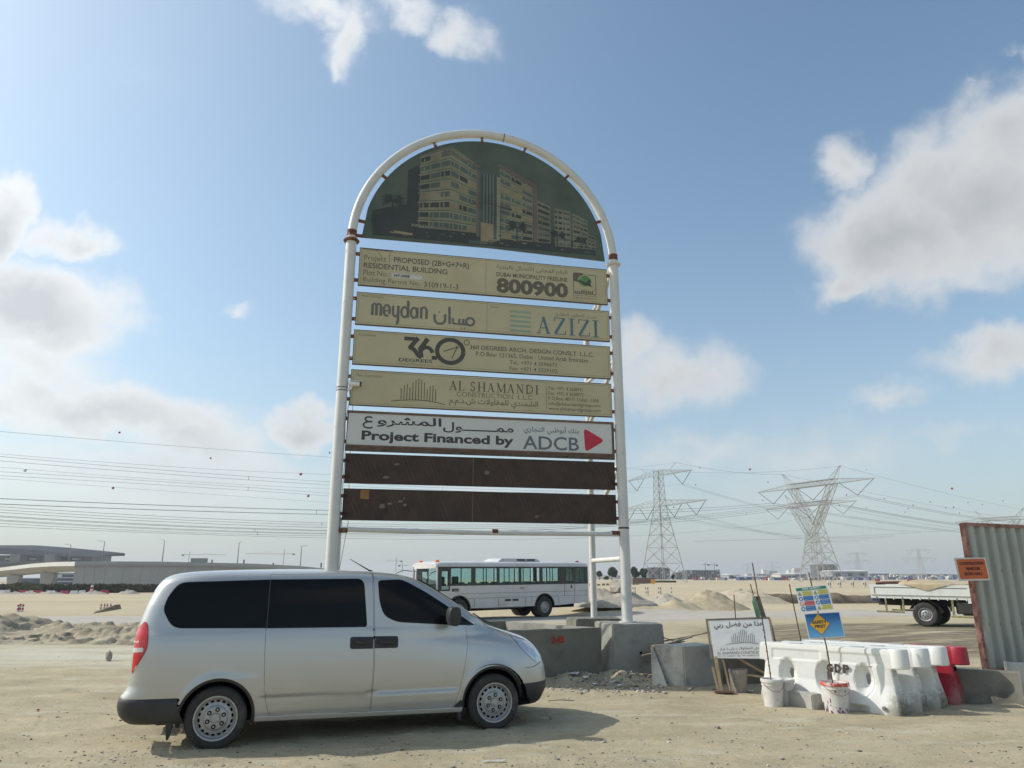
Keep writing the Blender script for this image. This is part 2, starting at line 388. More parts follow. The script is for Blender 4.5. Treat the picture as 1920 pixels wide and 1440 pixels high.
# compacted grey track crossing behind the billboard
def strip(name, pts, w, m, lift, n=120):
    pts = [Vector((*p, 0)) for p in pts]; v = []; f = []
    P2 = []
    for i in range(len(pts) - 1):
        for k in range(n // (len(pts) - 1)): P2.append(pts[i].lerp(pts[i + 1], k / (n // (len(pts) - 1))))
    P2.append(pts[-1]); cols = 9
    for i, p in enumerate(P2):
        d = (P2[min(i + 1, len(P2) - 1)] - P2[max(i - 1, 0)]).normalized(); nn = Vector((-d.y, d.x, 0))
        wob = 1 + .12 * float(fbm(np.array([i * .13]), np.array([3.])))
        for k in range(cols):
            q = p + nn * (k / (cols - 1) - .5) * w * wob
            e = 0 if 0 < k < cols - 1 else -.12
            v.append((q.x, q.y, ground_z(q.x, q.y) + lift + e))
    for i in range(len(P2) - 1):
        for k in range(cols - 1): a = i * cols + k; f.append((a, a + 1, a + cols + 1, a + cols))
    me = bpy.data.meshes.new(name); me.from_pydata(v, [], f); me.materials.append(m)
    me.polygons.foreach_set('use_smooth', [True] * len(f)); me.update()
    return tag(link(name, me), kind='structure')
strip('dirt_track', [(-60, 33), (-20, 33.5), (5, 36.5), (20, 40.5), (40, 42), (90, 44)], 6.5, M_TRACK, .05)

# ---- heaps
def heap(name, cx, cy, rx, ry, h, m, label, seed=0, rough=.25, sharp=1.3):
    n = 56; v = []; f = []
    rr = np.linspace(0, 1, n // 2); aa = np.linspace(0, 2 * np.pi, n, endpoint=False)
    for r in rr:
        for a in aa:
            x = math.cos(a) * r * rx; y = math.sin(a) * r * ry
            k = (1 - r ** sharp) * h * (1 + rough * 1.2 * float(fbm(np.array([x * 1.1 + seed]), np.array([y * 1.1]), 4)))
            k += .10 * h * float(fbm(np.array([x * 4 + seed]), np.array([y * 4]), 4)) * (1 - r)
            v.append((x, y, k - .10 - (.1 if r == 1 else 0)))
    for i in range(len(rr) - 1):
        for k in range(n): a = i * n + k; b = i * n + (k + 1) % n; f.append((a, b, b + n, a + n))
    me = bpy.data.meshes.new(name); me.from_pydata(v, [], f); me.materials.append(m)
    bm = bmesh.new(); bm.from_mesh(me); bmesh.ops.remove_doubles(bm, verts=bm.verts, dist=1e-4); bmesh.ops.recalc_face_normals(bm, faces=bm.faces); bm.to_mesh(me); bm.free()
    me.polygons.foreach_set('use_smooth', [True] * len(me.polygons)); me.update()
    o = link(name, me, loc=(cx, cy, ground_z(cx, cy))); return tag(o, label, 'sand heap')
M_PILE = mat('heap_sand', (.36, .30, .20), .95, var=.18, scale=3, bump=1.0, bscale=5)
M_PALE = mat('heap_pale', (.46, .39, .28), .95, var=.15, scale=3, bump=.8, bscale=5)
M_GREY = mat('heap_grey', (.36, .32, .26), .95, var=.25, scale=5, bump=1.0, bscale=8)
M_SOIL = mat('bank_soil', (.16, .125, .085), .95, var=.4, scale=1.2, bump=1.0, bscale=4)
heap('sand_heap', 11.9, 46, 2.7, 2.6, 1.15, M_PILE, 'tall brown cone of sand beyond the dirt track', 3)
heap('sand_heap', 17.4, 57, 3.9, 3.0, 1.0, M_PALE, 'pale flattened sand heap behind the brown sand cone', 8, sharp=2.0)
heap('sand_heap', 9.2, 45.5, 1.6, 1.8, .62, M_GREY, 'small grey gravel heap left of the brown sand cone', 13, .5)
heap('sand_heap', 5.6, 42.5, 2.6, 2.2, .95, M_GREY, 'grey rubble heap just behind the back of the bus', 21, .5)
for i_, (px_, w_, lb_) in enumerate(((18, 3.2, 'brown dirt hump at the far left before the barrier row'), (50, 2.6, 'brown dirt hump in front of the second red barrier'), (88, 4.2, 'wide grey dirt hump before the far barrier row'), (172, 4.0, 'dirt hump under the tall striped pole'), (240, 3.0, 'dirt hump in the far field nearest the van tail'))):
    p = at(px_, 1116, 138); heap('sand_heap', p.x, 138, w_, 2.2, .75, M_GREY, lb_, 50 + i_, .6)
heap('sand_heap', 74, 132, 8.0, 4.0, 1.0, M_SOIL, 'brown clumpy soil heap above the lorry bed', 33, .6)
# dark cut bank
n = 150; v = []; f = []
for i in range(n):
    t = i / (n - 1); x = 15.5 + 32 * t; y0 = 55 + 3.2 * t
    hh = (.66 + .24 * float(fbm(np.array([t * 22.]), np.array([1.]), 4))) * min(1, t * 14) * min(1, (1 - t) * 8)
    for k, (dy, q) in enumerate(((-.1, -.3), (.05, .35), (.35, .8), (.7, 1.0), (1.8, .95), (5., .1), (6, -.5))):
        jj = float(fbm(np.array([t * 60. + k * 9]), np.array([k * 3.7]), 3)) * .3
        v.append((x, y0 + dy + jj * .6, hh * q * (1 + jj * .3) if q > 0 else q))
for i in range(n - 1):
    for k in range(6): a = i * 7 + k; f.append((a, a + 7, a + 8, a + 1))
me = bpy.data.meshes.new('soil_bank'); me.from_pydata(v, [], f); me.materials.append(M_SOIL); me.polygons.foreach_set('use_smooth', [True] * len(f)); me.update()
tag(link('soil_bank', me), kind='structure')

# ---- clumpy spoil banks along the left track, built finer than the ground sheet
def bank(label, x0, x1, yf, hf, wf, seed, m, nx=230, ny=46):
    v = []; f = []
    X = np.linspace(x0, x1, nx); T = np.linspace(-1, 1, ny)
    for j, t in enumerate(T):
        w = wf(X); y = yf(X) + t * w; prof = (1 - np.abs(t) ** 1.7)
        n_ = fbm(X * .9 + seed, y * 1.3, 5); cl = sstep(.05, .3, fbm(X * 2.3 + seed, y * 3.4, 4)); z = hf(X) * prof * (1 + 1.1 * n_) + cl * .13 * min(1, 1.6 * prof) + fbm(X * 6, y * 8 + seed, 3) * .035 - .05 - .12 * (abs(t) > .97)
        g_ = hgt(X, y); v.append(np.stack([X, y, g_ + z], -1))
    V = np.concatenate(v); 
    for j in range(ny - 1):
        for i in range(nx - 1): a = j * nx + i; f.append((a, a + 1, a + nx + 1, a + nx))
    me = bpy.data.meshes.new('spoil_bank'); me.from_pydata(V.tolist(), [], f); me.materials.append(m); me.polygons.foreach_set('use_smooth', [True] * len(f)); me.update(); tag(link('spoil_bank', me), label, 'spoil bank')
M_SPOIL = mat('spoil', (.35, .30, .21), .97, var=.25, scale=2.5, bump=1.0, bscale=9, stain=(.19, .165, .12), sscale=1.6, slo=.48, shi=.68)
bank('long clumpy brown spoil bank at the left edge of the picture', -34, -13.2, lambda x: 26.6 + .04 * (x + 20), lambda x: .42 * sstep(-13.2, -15.5, x) * (.8 + .25 * np.sin(x * .9)), lambda x: 2.1 + 0 * x, 4, M_SPOIL)
bank('spoil bank rising behind the tail of the van', -15.5, -5.0, lambda x: 25.5 + .42 * (x + 12), lambda x: .44 * sstep(-15.5, -11, x), lambda x: 1.7 + 1.2 * sstep(-15, -9, x), 17, M_SPOIL)
bank('low strewn line of clods between the track and the spoil banks', -30, -8.5, lambda x: 22.6 + 0 * x, lambda x: .05 + 0 * x, lambda x: 1.3 + .4 * np.sin(x), 29, M_SPOIL, 260, 30)
# ---- stones
def rock_mesh(seed, sub=1, amp=.28):
    bm = bmesh.new(); bmesh.ops.create_icosphere(bm, subdivisions=sub, radius=1)
    r = random.Random(seed)
    for q in bm.verts: q.co *= 1 + r.uniform(-amp, amp)
    me = bpy.data.meshes.new('stone'); bm.to_mesh(me); bm.free(); return me
M_STONE = mat('stone', (.34, .31, .26), .9, var=.3, scale=3, bump=.4, bscale=10)
M_STONE_D = mat('stone_dark', (.13, .115, .10), .9, var=.3, scale=3)
def rock(name, x, y, s, label, seed, m=M_STONE, cat='stone', group=None, tilt=0):
    me = rock_mesh(seed, 2, .2); me.materials.append(m); o = link(name, me, loc=(x, y, ground_z(x, y) + s[2] * .55)); o.scale = s; o.rotation_euler = (0, tilt, seed)
    return tag(o, label, cat, group)
p = gnd(203, 1238); rock('stone', p.x, p.y, (.07, .06, .15), 'upright grey stone on the pale track left of the van', 3)
p = gnd(1148, 1128); rock('boulder', 5.9, 42.0, (.5, .42, .42), 'grey boulder resting on the rubble heap behind the bus', 5, M_STONE, 'boulder').location.z += .62
p = gnd(1348, 1368); rock('stone', p.x, p.y, (.02, .018, .018), 'small black stone lying alone on the sand right of the van', 6, M_STONE_D)
p = gnd(71, 1332); rock('red_scrap', p.x, p.y, (.022, .02, .012), 'small red scrap on the sand at the far left', 8, mat('red_scrap', (.5, .03, .02), .6), 'litter')
# scattered grit and clods (nobody could count them)
gb = MB(); rr = random.Random(11)
base = rock_mesh(2, 1, .3); bv = [v.co.copy() for v in base.vertices]; bf = [tuple(p.vertices) for p in base.polygons]
for i in range(5200):
    if rr.random() < .62: px, py = rr.uniform(-100, 2020), 1440 - abs(rr.gauss(0, 75)) + 20
    else: px, py = rr.uniform(-100, 2020), rr.uniform(1170, 1440)
    q = gnd(px, max(py, 1150)); 
    s = .004 + .011 * rr.random() ** 3 + (.012 if rr.random() < .02 else 0)
    if float(fbm(np.array([q.x * .8]), np.array([q.y * 1.6]), 3)) < -.02 and rr.random() < .8: continue
    a = rr.uniform(0, 6.28); ca, sa = math.cos(a), math.sin(a); z = ground_z(q.x, q.y) + s * .3; sx, sy, sz = s * rr.uniform(.7, 1.5), s * rr.uniform(.7, 1.5), s * rr.uniform(.4, .8)
    gb.cur = 0 if rr.random() < .7 else (1 if rr.random() < .6 else 2)
    gb.add([(q.x + ca * v.x * sx - sa * v.y * sy, q.y + sa * v.x * sx + ca * v.y * sy, z + v.z * sz) for v in bv], bf)
for i in range(1500):      # rubble along the foot of the concrete pieces
    q = gnd(rr.gauss(1165, 75), rr.gauss(1285, 7)); s = .005 + .03 * rr.random() ** 4
    a = rr.uniform(0, 6.28); ca, sa = math.cos(a), math.sin(a); z = ground_z(q.x, q.y) + s * .3
    gb.cur = 0 if rr.random() < .72 else (1 if rr.random() < .5 else 2)
    gb.add([(q.x + ca * v.x * s - sa * v.y * s, q.y + sa * v.x * s + ca * v.y * s, z + v.z * s * .7) for v in bv], bf)
M_STONE_L = mat('stone_pale', (.55, .52, .46), .9, var=.2, scale=3)
tag(gb.build('gravel', [M_STONE, M_STONE_D, M_STONE_L], fix=False), kind='stuff')
# ------------------------------------------------------------------ silver van
VA = R(19.15)
VAN = thing('parked_van', 'silver grey passenger van with dark tinted windows parked in front of the billboard', 'van',
            (-3.234 - math.sin(VA) * .945, 8.578 + math.cos(VA) * .945, 0.0), VA)
def itp(z, tab):
    a = [p[0] for p in tab]; b = [p[1] for p in tab]
    return np.interp(z, a, b)
def smooth_tab(tab, n=200, s=3):
    a = np.linspace(tab[0][0], tab[-1][0], n); b = itp(a, tab); k = np.ones(2 * s + 1) / (2 * s + 1)
    bp = np.concatenate([2 * b[0] - b[1:s + 1][::-1], b, 2 * b[-1] - b[-s - 1:-1][::-1]])
    return list(zip(a, np.convolve(bp, k, 'valid')))
XF = smooth_tab([(.20, 3.98), (.30, 4.04), (.42, 4.10), (.55, 4.11), (.68, 4.09), (.80, 4.05), (.90, 3.98), (.98, 3.90), (1.04, 3.80), (1.09, 3.66), (1.14, 3.48),
      (1.18, 3.34), (1.22, 3.24), (1.27, 3.17), (1.32, 3.09), (1.49, 2.82), (1.65, 2.55), (1.74, 2.39), (1.80, 2.26), (1.85, 2.08), (1.88, 1.86), (1.90, 1.48), (1.915, 1.02)], 260, 3)
XR = smooth_tab([(.20, -.80), (.27, -.90), (.35, -.98), (.45, -1.01), (.56, -1.01), (.60, -.975), (.66, -.945), (.80, -.935), (1.0, -.94), (1.2, -.925), (1.35, -.90), (1.5, -.865), (1.6, -.83),
      (1.70, -.79), (1.77, -.745), (1.82, -.69), (1.855, -.60), (1.885, -.38), (1.905, .05), (1.915, .6)], 260, 3)
WD_ = smooth_tab([(.20, .86), (.27, .905), (.36, .93), (.50, .945), (.62, .955), (.72, .957), (.85, .955), (1.0, .946), (1.12, .932), (1.20, .915), (1.24, .897), (1.30, .883), (1.5, .84),
      (1.68, .795), (1.75, .775), (1.80, .756), (1.84, .728), (1.868, .675), (1.89, .56), (1.907, .33), (1.915, .05)], 260, 2)
NF = [(.2, 4.2), (.7, 3.9), (1.0, 3.6), (1.12, 3.4), (1.2, 4.2), (1.3, 5.5), (1.8, 5.5), (1.9, 4)]
NR = [(.2, 9), (.6, 10), (1.2, 11), (1.75, 9), (1.9, 5)]
XC = 1.0
def contour(th, z):
    """th 0 = nose centre, pi/2 = flank at XC, pi = tail centre; returns x, half width"""
    th = np.asarray(th, float); z = np.asarray(z, float)
    w = itp(z, WD_); c = np.cos(th); s = np.clip(np.sin(th), 0, 1)
    front = c >= 0; n = np.where(front, itp(z, NF), itp(z, NR)); a = np.where(front, itp(z, XF) - XC, XC - itp(z, XR)); a = np.maximum(a, .02)
    x = XC + np.sign(c) * a * np.abs(c) ** (2 / n); y = w * s ** (2 / n)
    return x, y
def th_of(x, z):
    front = x >= XC; n = np.where(front, itp(z, NF), itp(z, NR)); a = np.where(front, itp(z, XF) - XC, XC - itp(z, XR))
    t = np.clip(np.abs(x - XC) / np.maximum(a, .02), 0, .9999) ** (n / 2)
    return np.arccos(np.where(front, t, -t))
AR = ((0.0, .33, .40), (3.2, .33, .405))     # wheel arches x, z, r
def surf(th, z, off=0., side=-1):
    e = 2e-3
    def P(t, zz):
        x, y = contour(t, zz)
        fl = np.zeros_like(x)
        for (ax, az, ar) in AR:
            r = np.hypot(x - ax, zz - az); fl = fl + .018 * np.exp(-((r - ar) / .05) ** 2) * (zz > .25)
        fl = fl - .011 * np.exp(-((zz - .505) / .014) ** 2) * ((x > .45) & (x < 2.75))
        return np.stack([x, y + fl * (y > .3), zz], -1)
    p = P(th, z); a = P(th + e, z) - P(th - e, z); b = P(th, np.minimum(z + e, 1.9149)) - P(th, z - e)
    n = np.cross(b, a); n /= np.maximum(np.linalg.norm(n, axis=-1, keepdims=True), 1e-9)
    n = np.where((n[:, 1:2] < 0) & (p[:, 1:2] > .3), -n, n)
    cz = (z > 1.86) & (n[:, 2] < 0); n[cz] *= -1
    p = p + n * off
    if side < 0: p = p * [1, -1, 1]; n = n * [1, -1, 1]
    return p, n
def inpoly(x, z, poly):
    p = np.asarray(poly); r = np.zeros(x.shape, bool); j = len(p) - 1
    for i in range(len(p)):
        c = ((p[i, 1] > z) != (p[j, 1] > z)) & (x < (p[j, 0] - p[i, 0]) * (z - p[i, 1]) / (p[j, 1] - p[i, 1] + 1e-12) + p[i, 0]); r ^= c; j = i
    return r
def rnd(poly, rad, k=5):
    """round the corners of a polygon"""
    o = []; n = len(poly)
    for i in range(n):
        a, b, c = (Vector(poly[(i + d) % n]) for d in (-1, 0, 1)); r = rad[i] if isinstance(rad, (list, tuple)) else rad
        if r <= 0: o.append(tuple(b)); continue
        da = (a - b); dc = (c - b); q = min(r, da.length * .45, dc.length * .45); p0 = b + da.normalized() * q; p1 = b + dc.normalized() * q
        for j in range(k + 1): t = j / k; o.append(tuple(p0 * (1 - t) ** 2 + b * 2 * t * (1 - t) + p1 * t * t))
    return o
def inset(poly, d):
    n = len(poly); A = sum(poly[i][0] * poly[(i + 1) % n][1] - poly[(i + 1) % n][0] * poly[i][1] for i in range(n)); s = 1 if A > 0 else -1; o = []
    for i in range(n):
        a, b, c = (Vector(poly[(i + k) % n]) for k in (-1, 0, 1)); e1 = (b - a); e2 = (c - b)
        if e1.length < 1e-6 or e2.length < 1e-6: o.append(tuple(b)); continue
        n1 = Vector((-e1.y, e1.x)).normalized(); n2 = Vector((-e2.y, e2.x)).normalized(); m = (n1 + n2)
        m = m / max(m.length_squared, .3) * 2 if m.length > 1e-6 else n1
        o.append(tuple(b + m * d * s * .5 * 1.0 * 1.0 if False else b + m * (d * s / 1.0) * .5 * 1.0 * (1.0)))
    return o
def dens(poly, d=.04):
    o = []
    for i in range(len(poly)):
        a = Vector(poly[i]); b = Vector(poly[(i + 1) % len(poly)]); k = max(1, int((b - a).length / d))
        for j in range(k): o.append(tuple(a.lerp(b, j / k)))
    return o
TS = 2.0
def panel(name, polys, keep, m, parent, off=0., side=-1, step=.045, th_rng=None, thick=.012, both=False):
    """polys: (x,z) outlines used as creases; keep(x,z,th)->mask of triangle centres"""
    pts = []; edges = []
    for poly in polys:
        q = dens(poly); b = len(pts)
        for (x, z) in q: pts.append((float(th_of(np.array(x), np.array(z))) * TS, z))
        edges += [(b + i, b + (i + 1) % len(q)) for i in range(len(q))]
    xs_ = [p[0] for p in pts]; zs_ = [p[1] for p in pts]
    x0, x1 = (min(xs_), max(xs_)) if th_rng is None else (th_rng[0] * TS, th_rng[1] * TS); z0, z1 = min(zs_), max(zs_)
    if th_rng is not None: z0, z1 = th_rng[2], th_rng[3]
    gz = np.arange(z0 + step / 2, z1, step)
    if z1 > 1.8: gz = np.unique(np.concatenate([gz[gz < 1.80], np.linspace(1.80, z1, 12)]))
    gt = np.arange(x0, x1 + 1e-6, step * .9) if th_rng is not None else np.arange(x0 + step / 2, x1, step * .9)
    P = np.array(pts) if pts else np.zeros((0, 2))
    for z in gz:
        for t in gt:
            if len(P) and np.min((P[:, 0] - t) ** 2 + (P[:, 1] - z) ** 2) < (step * .32) ** 2: continue
            pts.append((t, z))
    vs, es, fs, *_ = delaunay_2d_cdt([Vector(p) for p in pts], edges, [], 0, 1e-5)
    v = np.array([(a[0] / TS, a[1]) for a in vs]); f = np.array(fs)
    c = v[f].mean(1); cx, _ = contour(c[:, 0], c[:, 1])
    f = f[keep(cx, c[:, 1], c[:, 0])]
    use = np.unique(f); mp = -np.ones(len(v), int); mp[use] = np.arange(len(use)); f = mp[f]; v = v[use]
    p, n = surf(np.clip(v[:, 0], 1e-3, math.pi - 1e-3), v[:, 1], off, side)
    # wind faces outwards
    fn = np.cross(p[f[:, 1]] - p[f[:, 0]], p[f[:, 2]] - p[f[:, 0]]); flip = (fn * n[f[:, 0]]).sum(1) < 0; f[flip] = f[flip][:, ::-1]
    me = bpy.data.meshes.new(name); me.from_pydata(p.tolist(), [], f.tolist()); me.materials.append(m)
    me.polygons.foreach_set('use_smooth', [True] * len(f)); me.update()
    me.normals_split_custom_set_from_vertices(n.tolist())
    o = link(name, me, parent)
    return o

M_PAINT = bpy.data.materials.new('silver_paint'); M_PAINT.use_nodes = True
def _paint():
    t = M_PAINT.node_tree; b = t.nodes['Principled BSDF']
    b.inputs['Metallic'].default_value = .55; b.inputs['Roughness'].default_value = .34; b.inputs['Coat Weight'].default_value = .8; b.inputs['Coat Roughness'].default_value = .07
    tcn = t.nodes.new('ShaderNodeTexCoord'); sp = t.nodes.new('ShaderNodeSeparateXYZ'); t.links.new(tcn.outputs['Object'], sp.inputs[0])
    n = t.nodes.new('ShaderNodeTexNoise'); n.inputs['Scale'].default_value = 3.5; n.inputs['Detail'].default_value = 7; t.links.new(tcn.outputs['Object'], n.inputs['Vector'])
    # road dust collects on the lower body
    r = t.nodes.new('ShaderNodeMapRange'); t.links.new(sp.outputs['Z'], r.inputs[0]); r.inputs[1].default_value = .85; r.inputs[2].default_value = .25; r.inputs[3].default_value = .06; r.inputs[4].default_value = .55
    mu = t.nodes.new('ShaderNodeMath'); mu.operation = 'MULTIPLY'; t.links.new(r.outputs[0], mu.inputs[0])
    r2 = t.nodes.new('ShaderNodeMapRange'); t.links.new(n.outputs['Fac'], r2.inputs[0]); r2.inputs[1].default_value = .3; r2.inputs[2].default_value = .75; r2.inputs[3].default_value = .35; t.links.new(r2.outputs[0], mu.inputs[1])
    mx = t.nodes.new('ShaderNodeMix'); mx.data_type = 'RGBA'; t.links.new(mu.outputs[0], mx.inputs['Factor']); mx.inputs['A'].default_value = (.50, .50, .485, 1); mx.inputs['B'].default_value = (.43, .395, .31, 1)
    t.links.new(mx.outputs['Result'], b.inputs['Base Color'])
    mr_ = t.nodes.new('ShaderNodeMapRange'); t.links.new(mu.outputs[0], mr_.inputs[0]); mr_.inputs[3].default_value = .30; mr_.inputs[4].default_value = .75; t.links.new(mr_.outputs[0], b.inputs['Roughness'])
    c2 = t.nodes.new('ShaderNodeMapRange'); t.links.new(mu.outputs[0], c2.inputs[0]); c2.inputs[3].default_value = .85; c2.inputs[4].default_value = .15; t.links.new(c2.outputs[0], b.inputs['Coat Weight'])
_paint()
M_TINT = mat('tinted_glass', (.006, .0065, .007), .07, spec=.18, var=.05)
M_BLKP = mat('black_plastic', (.028, .028, .030), .55, var=.25, scale=6, bump=.1, bscale=200)
M_DARK = mat('dark_cavity', (.004, .004, .004), .9, spec=.1)
M_RUB = mat('tyre_rubber', (.035, .033, .031), .85, var=.3, scale=8, stain=(.13, .115, .09), sscale=5, slo=.5, shi=.85)
M_STEEL = mat('steel_rim', (.40, .40, .39), .45, .5, var=.15, scale=9, stain=(.24, .21, .17), sscale=6, slo=.55, shi=.9)
M_RED = mat('red_lens', (.55, .012, .02), .12, var=.1, coat=.6)
M_CLEAR = mat('clear_lens', (.55, .57, .60), .12, .5, var=.25, scale=14, coat=1.)
M_WLENS = mat('white_lens', (.62, .55, .52), .2, coat=.5)

win1 = rnd([(-.665, 1.46), (-.63, 1.60), (-.53, 1.755), (.4545, 1.785), (.4545, 1.245), (-.54, 1.262)], [.07, .05, .09, 0, 0, .10])
slide = rnd([(.455, 1.845), (.447, 1.24), (.455, .95), (.475, .66), (.52, .40), (.56, .318), (1.675, .300), (1.69, .85), (1.66, 1.858)], [0, 0, .1, .1, .1, .03, .02, 0, 0])
win2 = rnd([(.458, 1.785), (1.555, 1.795), (1.60, 1.262), (1.59, 1.235), (.452, 1.243)], [.0, .09, .07, .05, 0])
fdoor = rnd([(1.672, 1.862), (1.70, .85), (1.685, .30), (2.69, .285), (2.76, .50), (2.82, .75), (2.86, 1.0), (2.86, 1.215), (3.03, 1.228), (2.80, 1.385), (2.56, 1.55), (2.34, 1.70), (2.17, 1.80), (2.0, 1.835)],
            [0, 0, .02, .02, .06, .1, .05, 0, .02, 0, .05, .05, .05, .1])
win3 = rnd([(1.725, 1.775), (2.02, 1.785), (2.12, 1.745), (2.35, 1.625), (2.57, 1.49), (2.80, 1.335), (2.985, 1.225), (2.80, 1.228), (2.55, 1.243), (1.96, 1.283), (1.80, 1.36), (1.745, 1.52)],
           [.05, .05, .06, .05, 0, 0, .03, 0, 0, .12, .14, .1])
tail = rnd([(-.895, .80), (-.845, .90), (-.79, 1.0), (-.765, 1.07), (-.775, 1.20), (-.80, 1.31), (-.83, 1.335), (-.905, 1.26)], [0, .05, .05, .05, .05, .02, .01, 0])
head_ = rnd([(3.50, 1.085), (3.56, 1.09), (3.74, 1.045), (3.87, .95), (3.93, .84), (3.94, .745), (3.86, .735), (3.74, .82), (3.62, .93)], [.02, .02, .04, .04, .03, .02, .03, .06, .04])
FUEL = None
def not_arch(x, z, g=0.):
    r = np.ones(x.shape, bool)
    for (ax, az, ar) in AR: r &= ~((np.hypot(x - ax, z - az) < ar + g) | ((np.abs(x - ax) < ar + g) & (z < az)))
    return r
def arch_poly(a, g=0):
    ax, az, ar = a; q = [(ax - ar - g, .2)] + [(ax - (ar + g) * math.cos(t), az + (ar + g) * math.sin(t)) for t in np.linspace(0, math.pi, 26)] + [(ax + ar + g, .2)]
    return q
BUMP_Z = .545
rbump = [(-1.2, .545), (-.395, .530), (-.395, .29), (-1.2, .20)]
fb_z = .50
OUT = [(-.3, 1.895), (3.0, .25)]
wins = [win1, win2, win3]
for side in (-1, 1):
    sd = side
    kb = lambda x, z, th: (z > np.where(x < 0, .30, np.where(x > 3.2, .27, .318 - .012 * x))) & not_arch(x, z) & ~inpoly(x, z, slide) & ~inpoly(x, z, fdoor) & ~inpoly(x, z, win1) & ~inpoly(x, z, tail) & ~inpoly(x, z, head_) \
        & ~((x < -.39) & (z < BUMP_Z)) & ~((x > 3.59) & (z < fb_z)) & ~((z > 1.20) & (z < 1.80) & (x > 1.5) & (th < .43))
    line = lambda a, b: [a, b, (b[0], b[1] - .0005), (a[0], a[1] - .0005)]
    body = panel('body', [slide, fdoor, win1, tail, head_, arch_poly(AR[0]), arch_poly(AR[1]), line((-1.0, BUMP_Z), (-.39, BUMP_Z)), line((3.59, fb_z), (4.08, fb_z)), line((.40, .3135), (2.80, .285))],
                 kb, M_PAINT, VAN, 0, sd, th_rng=(0, math.pi, .27, 1.9145), step=.04)
    d1 = panel('sliding_door', [inset(slide, .0075), inset(win2, -.001)], lambda x, z, th: inpoly(x, z, inset(slide, .0075)) & ~inpoly(x, z, win2), M_PAINT, VAN, .001, sd)
    d2 = panel('front_door', [inset(fdoor, .0075), inset(win3, -.001)], lambda x, z, th: inpoly(x, z, inset(fdoor, .0075)) & ~inpoly(x, z, win3), M_PAINT, VAN, .001, sd)
    for nm, w_, pr in (('window', win1, VAN), ('window', win2, d1), ('window', win3, d2)):
        panel(nm, [w_], lambda x, z, th, w_=w_: inpoly(x, z, w_), M_TINT, pr, .0015, sd, step=.06)
    panel('tail_light', [tail], lambda x, z, th: inpoly(x, z, tail), M_RED, VAN, .008, sd, step=.03)
    q = rnd([(-.905, 1.065), (-.80, 1.068), (-.80, 1.025), (-.905, 1.015)], .008)
    panel('reverse_lens', [q], lambda x, z, th: inpoly(x, z, q), M_WLENS, VAN, .011, sd, step=.02)
    q2 = rnd([(-.92, 1.135), (-.855, 1.138), (-.855, 1.118), (-.92, 1.113)], .005)
    panel('reverse_lens', [q2], lambda x, z, th: inpoly(x, z, q2), M_WLENS, VAN, .011, sd, step=.02)
    panel('headlight', [head_], lambda x, z, th: inpoly(x, z, head_), M_CLEAR, VAN, .004, sd, step=.03)
    # hood shut line and bumper shut line
    for a in ([(3.22, 1.205), (3.30, 1.165), (3.42, 1.12), (3.50, 1.092)], [(3.95, .735), (3.86, .71), (3.80, .69), (3.66, .685)], [(3.87, .972), (3.95, .955)]):
        mb = MB()
        pp = []
        for i in range(len(a) - 1):
            for k in range(5): t = k / 5; pp.append((a[i][0] * (1 - t) + a[i + 1][0] * t, a[i][1] * (1 - t) + a[i + 1][1] * t))
        pp.append(a[-1]); th = th_of(np.array([q[0] for q in pp]), np.array([q[1] for q in pp])); P0, _ = surf(th, np.array([q[1] for q in pp]), .0, sd)
        mb.tube(P0.tolist(), .0035, 5).build('shut_line', M_DARK, VAN)
    # black arch trims
    for a in AR:
        mb = MB(); ts = np.linspace(-.25, math.pi + .25, 34); vs = []
        for r_, o_ in ((a[2] + .004, .004), (a[2] - .028, -.004), (a[2] - .03, -.09)):
            xx = np.array([a[0] - r_ * math.cos(t) for t in ts]); zz = np.array([max(a[1] + r_ * math.sin(t), .24) for t in ts])
            p_, _ = surf(th_of(xx, zz), zz, o_, sd); vs += p_.tolist()
        n_ = len(ts); mb.add(vs, [(k * n_ + i, k * n_ + i + 1, (k + 1) * n_ + i + 1, (k + 1) * n_ + i) for k in range(2) for i in range(n_ - 1)])
        mb.build('arch_liner', M_BLKP, VAN, smooth=True)
for s in (-1, 1):
    zz = np.linspace(1.25, 1.785, 12); P0, _ = surf(th_of(np.full(12, .4565), zz), zz, .0022, s); MB().tube(P0.tolist(), .0045, 5).build('window_seal', mat('seal_grey', (.075, .075, .075), .8), VAN)
    zz = np.linspace(.33, 1.22, 20)
# windscreen (centre surface between the pillars), cowl
def patch(name, th0, th1, z0, z1, m, off, nt=26, nz=16):
    T, Z = np.meshgrid(np.linspace(th0, th1, nt), np.linspace(z0, z1, nz)); v = []; f = []
    for sd in (-1, 1):
        p, n = surf(T.ravel(), Z.ravel(), off, sd); b = len(v); v += p.tolist()
        f += [(b + j * nt + i, b + j * nt + i + 1, b + (j + 1) * nt + i + 1, b + (j + 1) * nt + i) for j in range(nz - 1) for i in range(nt - 1)]
    mb = MB(); mb.add(v, f); return mb.build(name, m, VAN, smooth=True)
patch('windscreen', 0.001, .43, 1.195, 1.805, M_TINT, -.004)
wp = MB()
for s in (-1, 1): wp.tube([(3.42, .1 * s, 1.20), (3.22, .35 * s, 1.26), (3.0, .62 * s, 1.36)], .009, 5)
wp.build('wiper', M_BLKP, VAN)
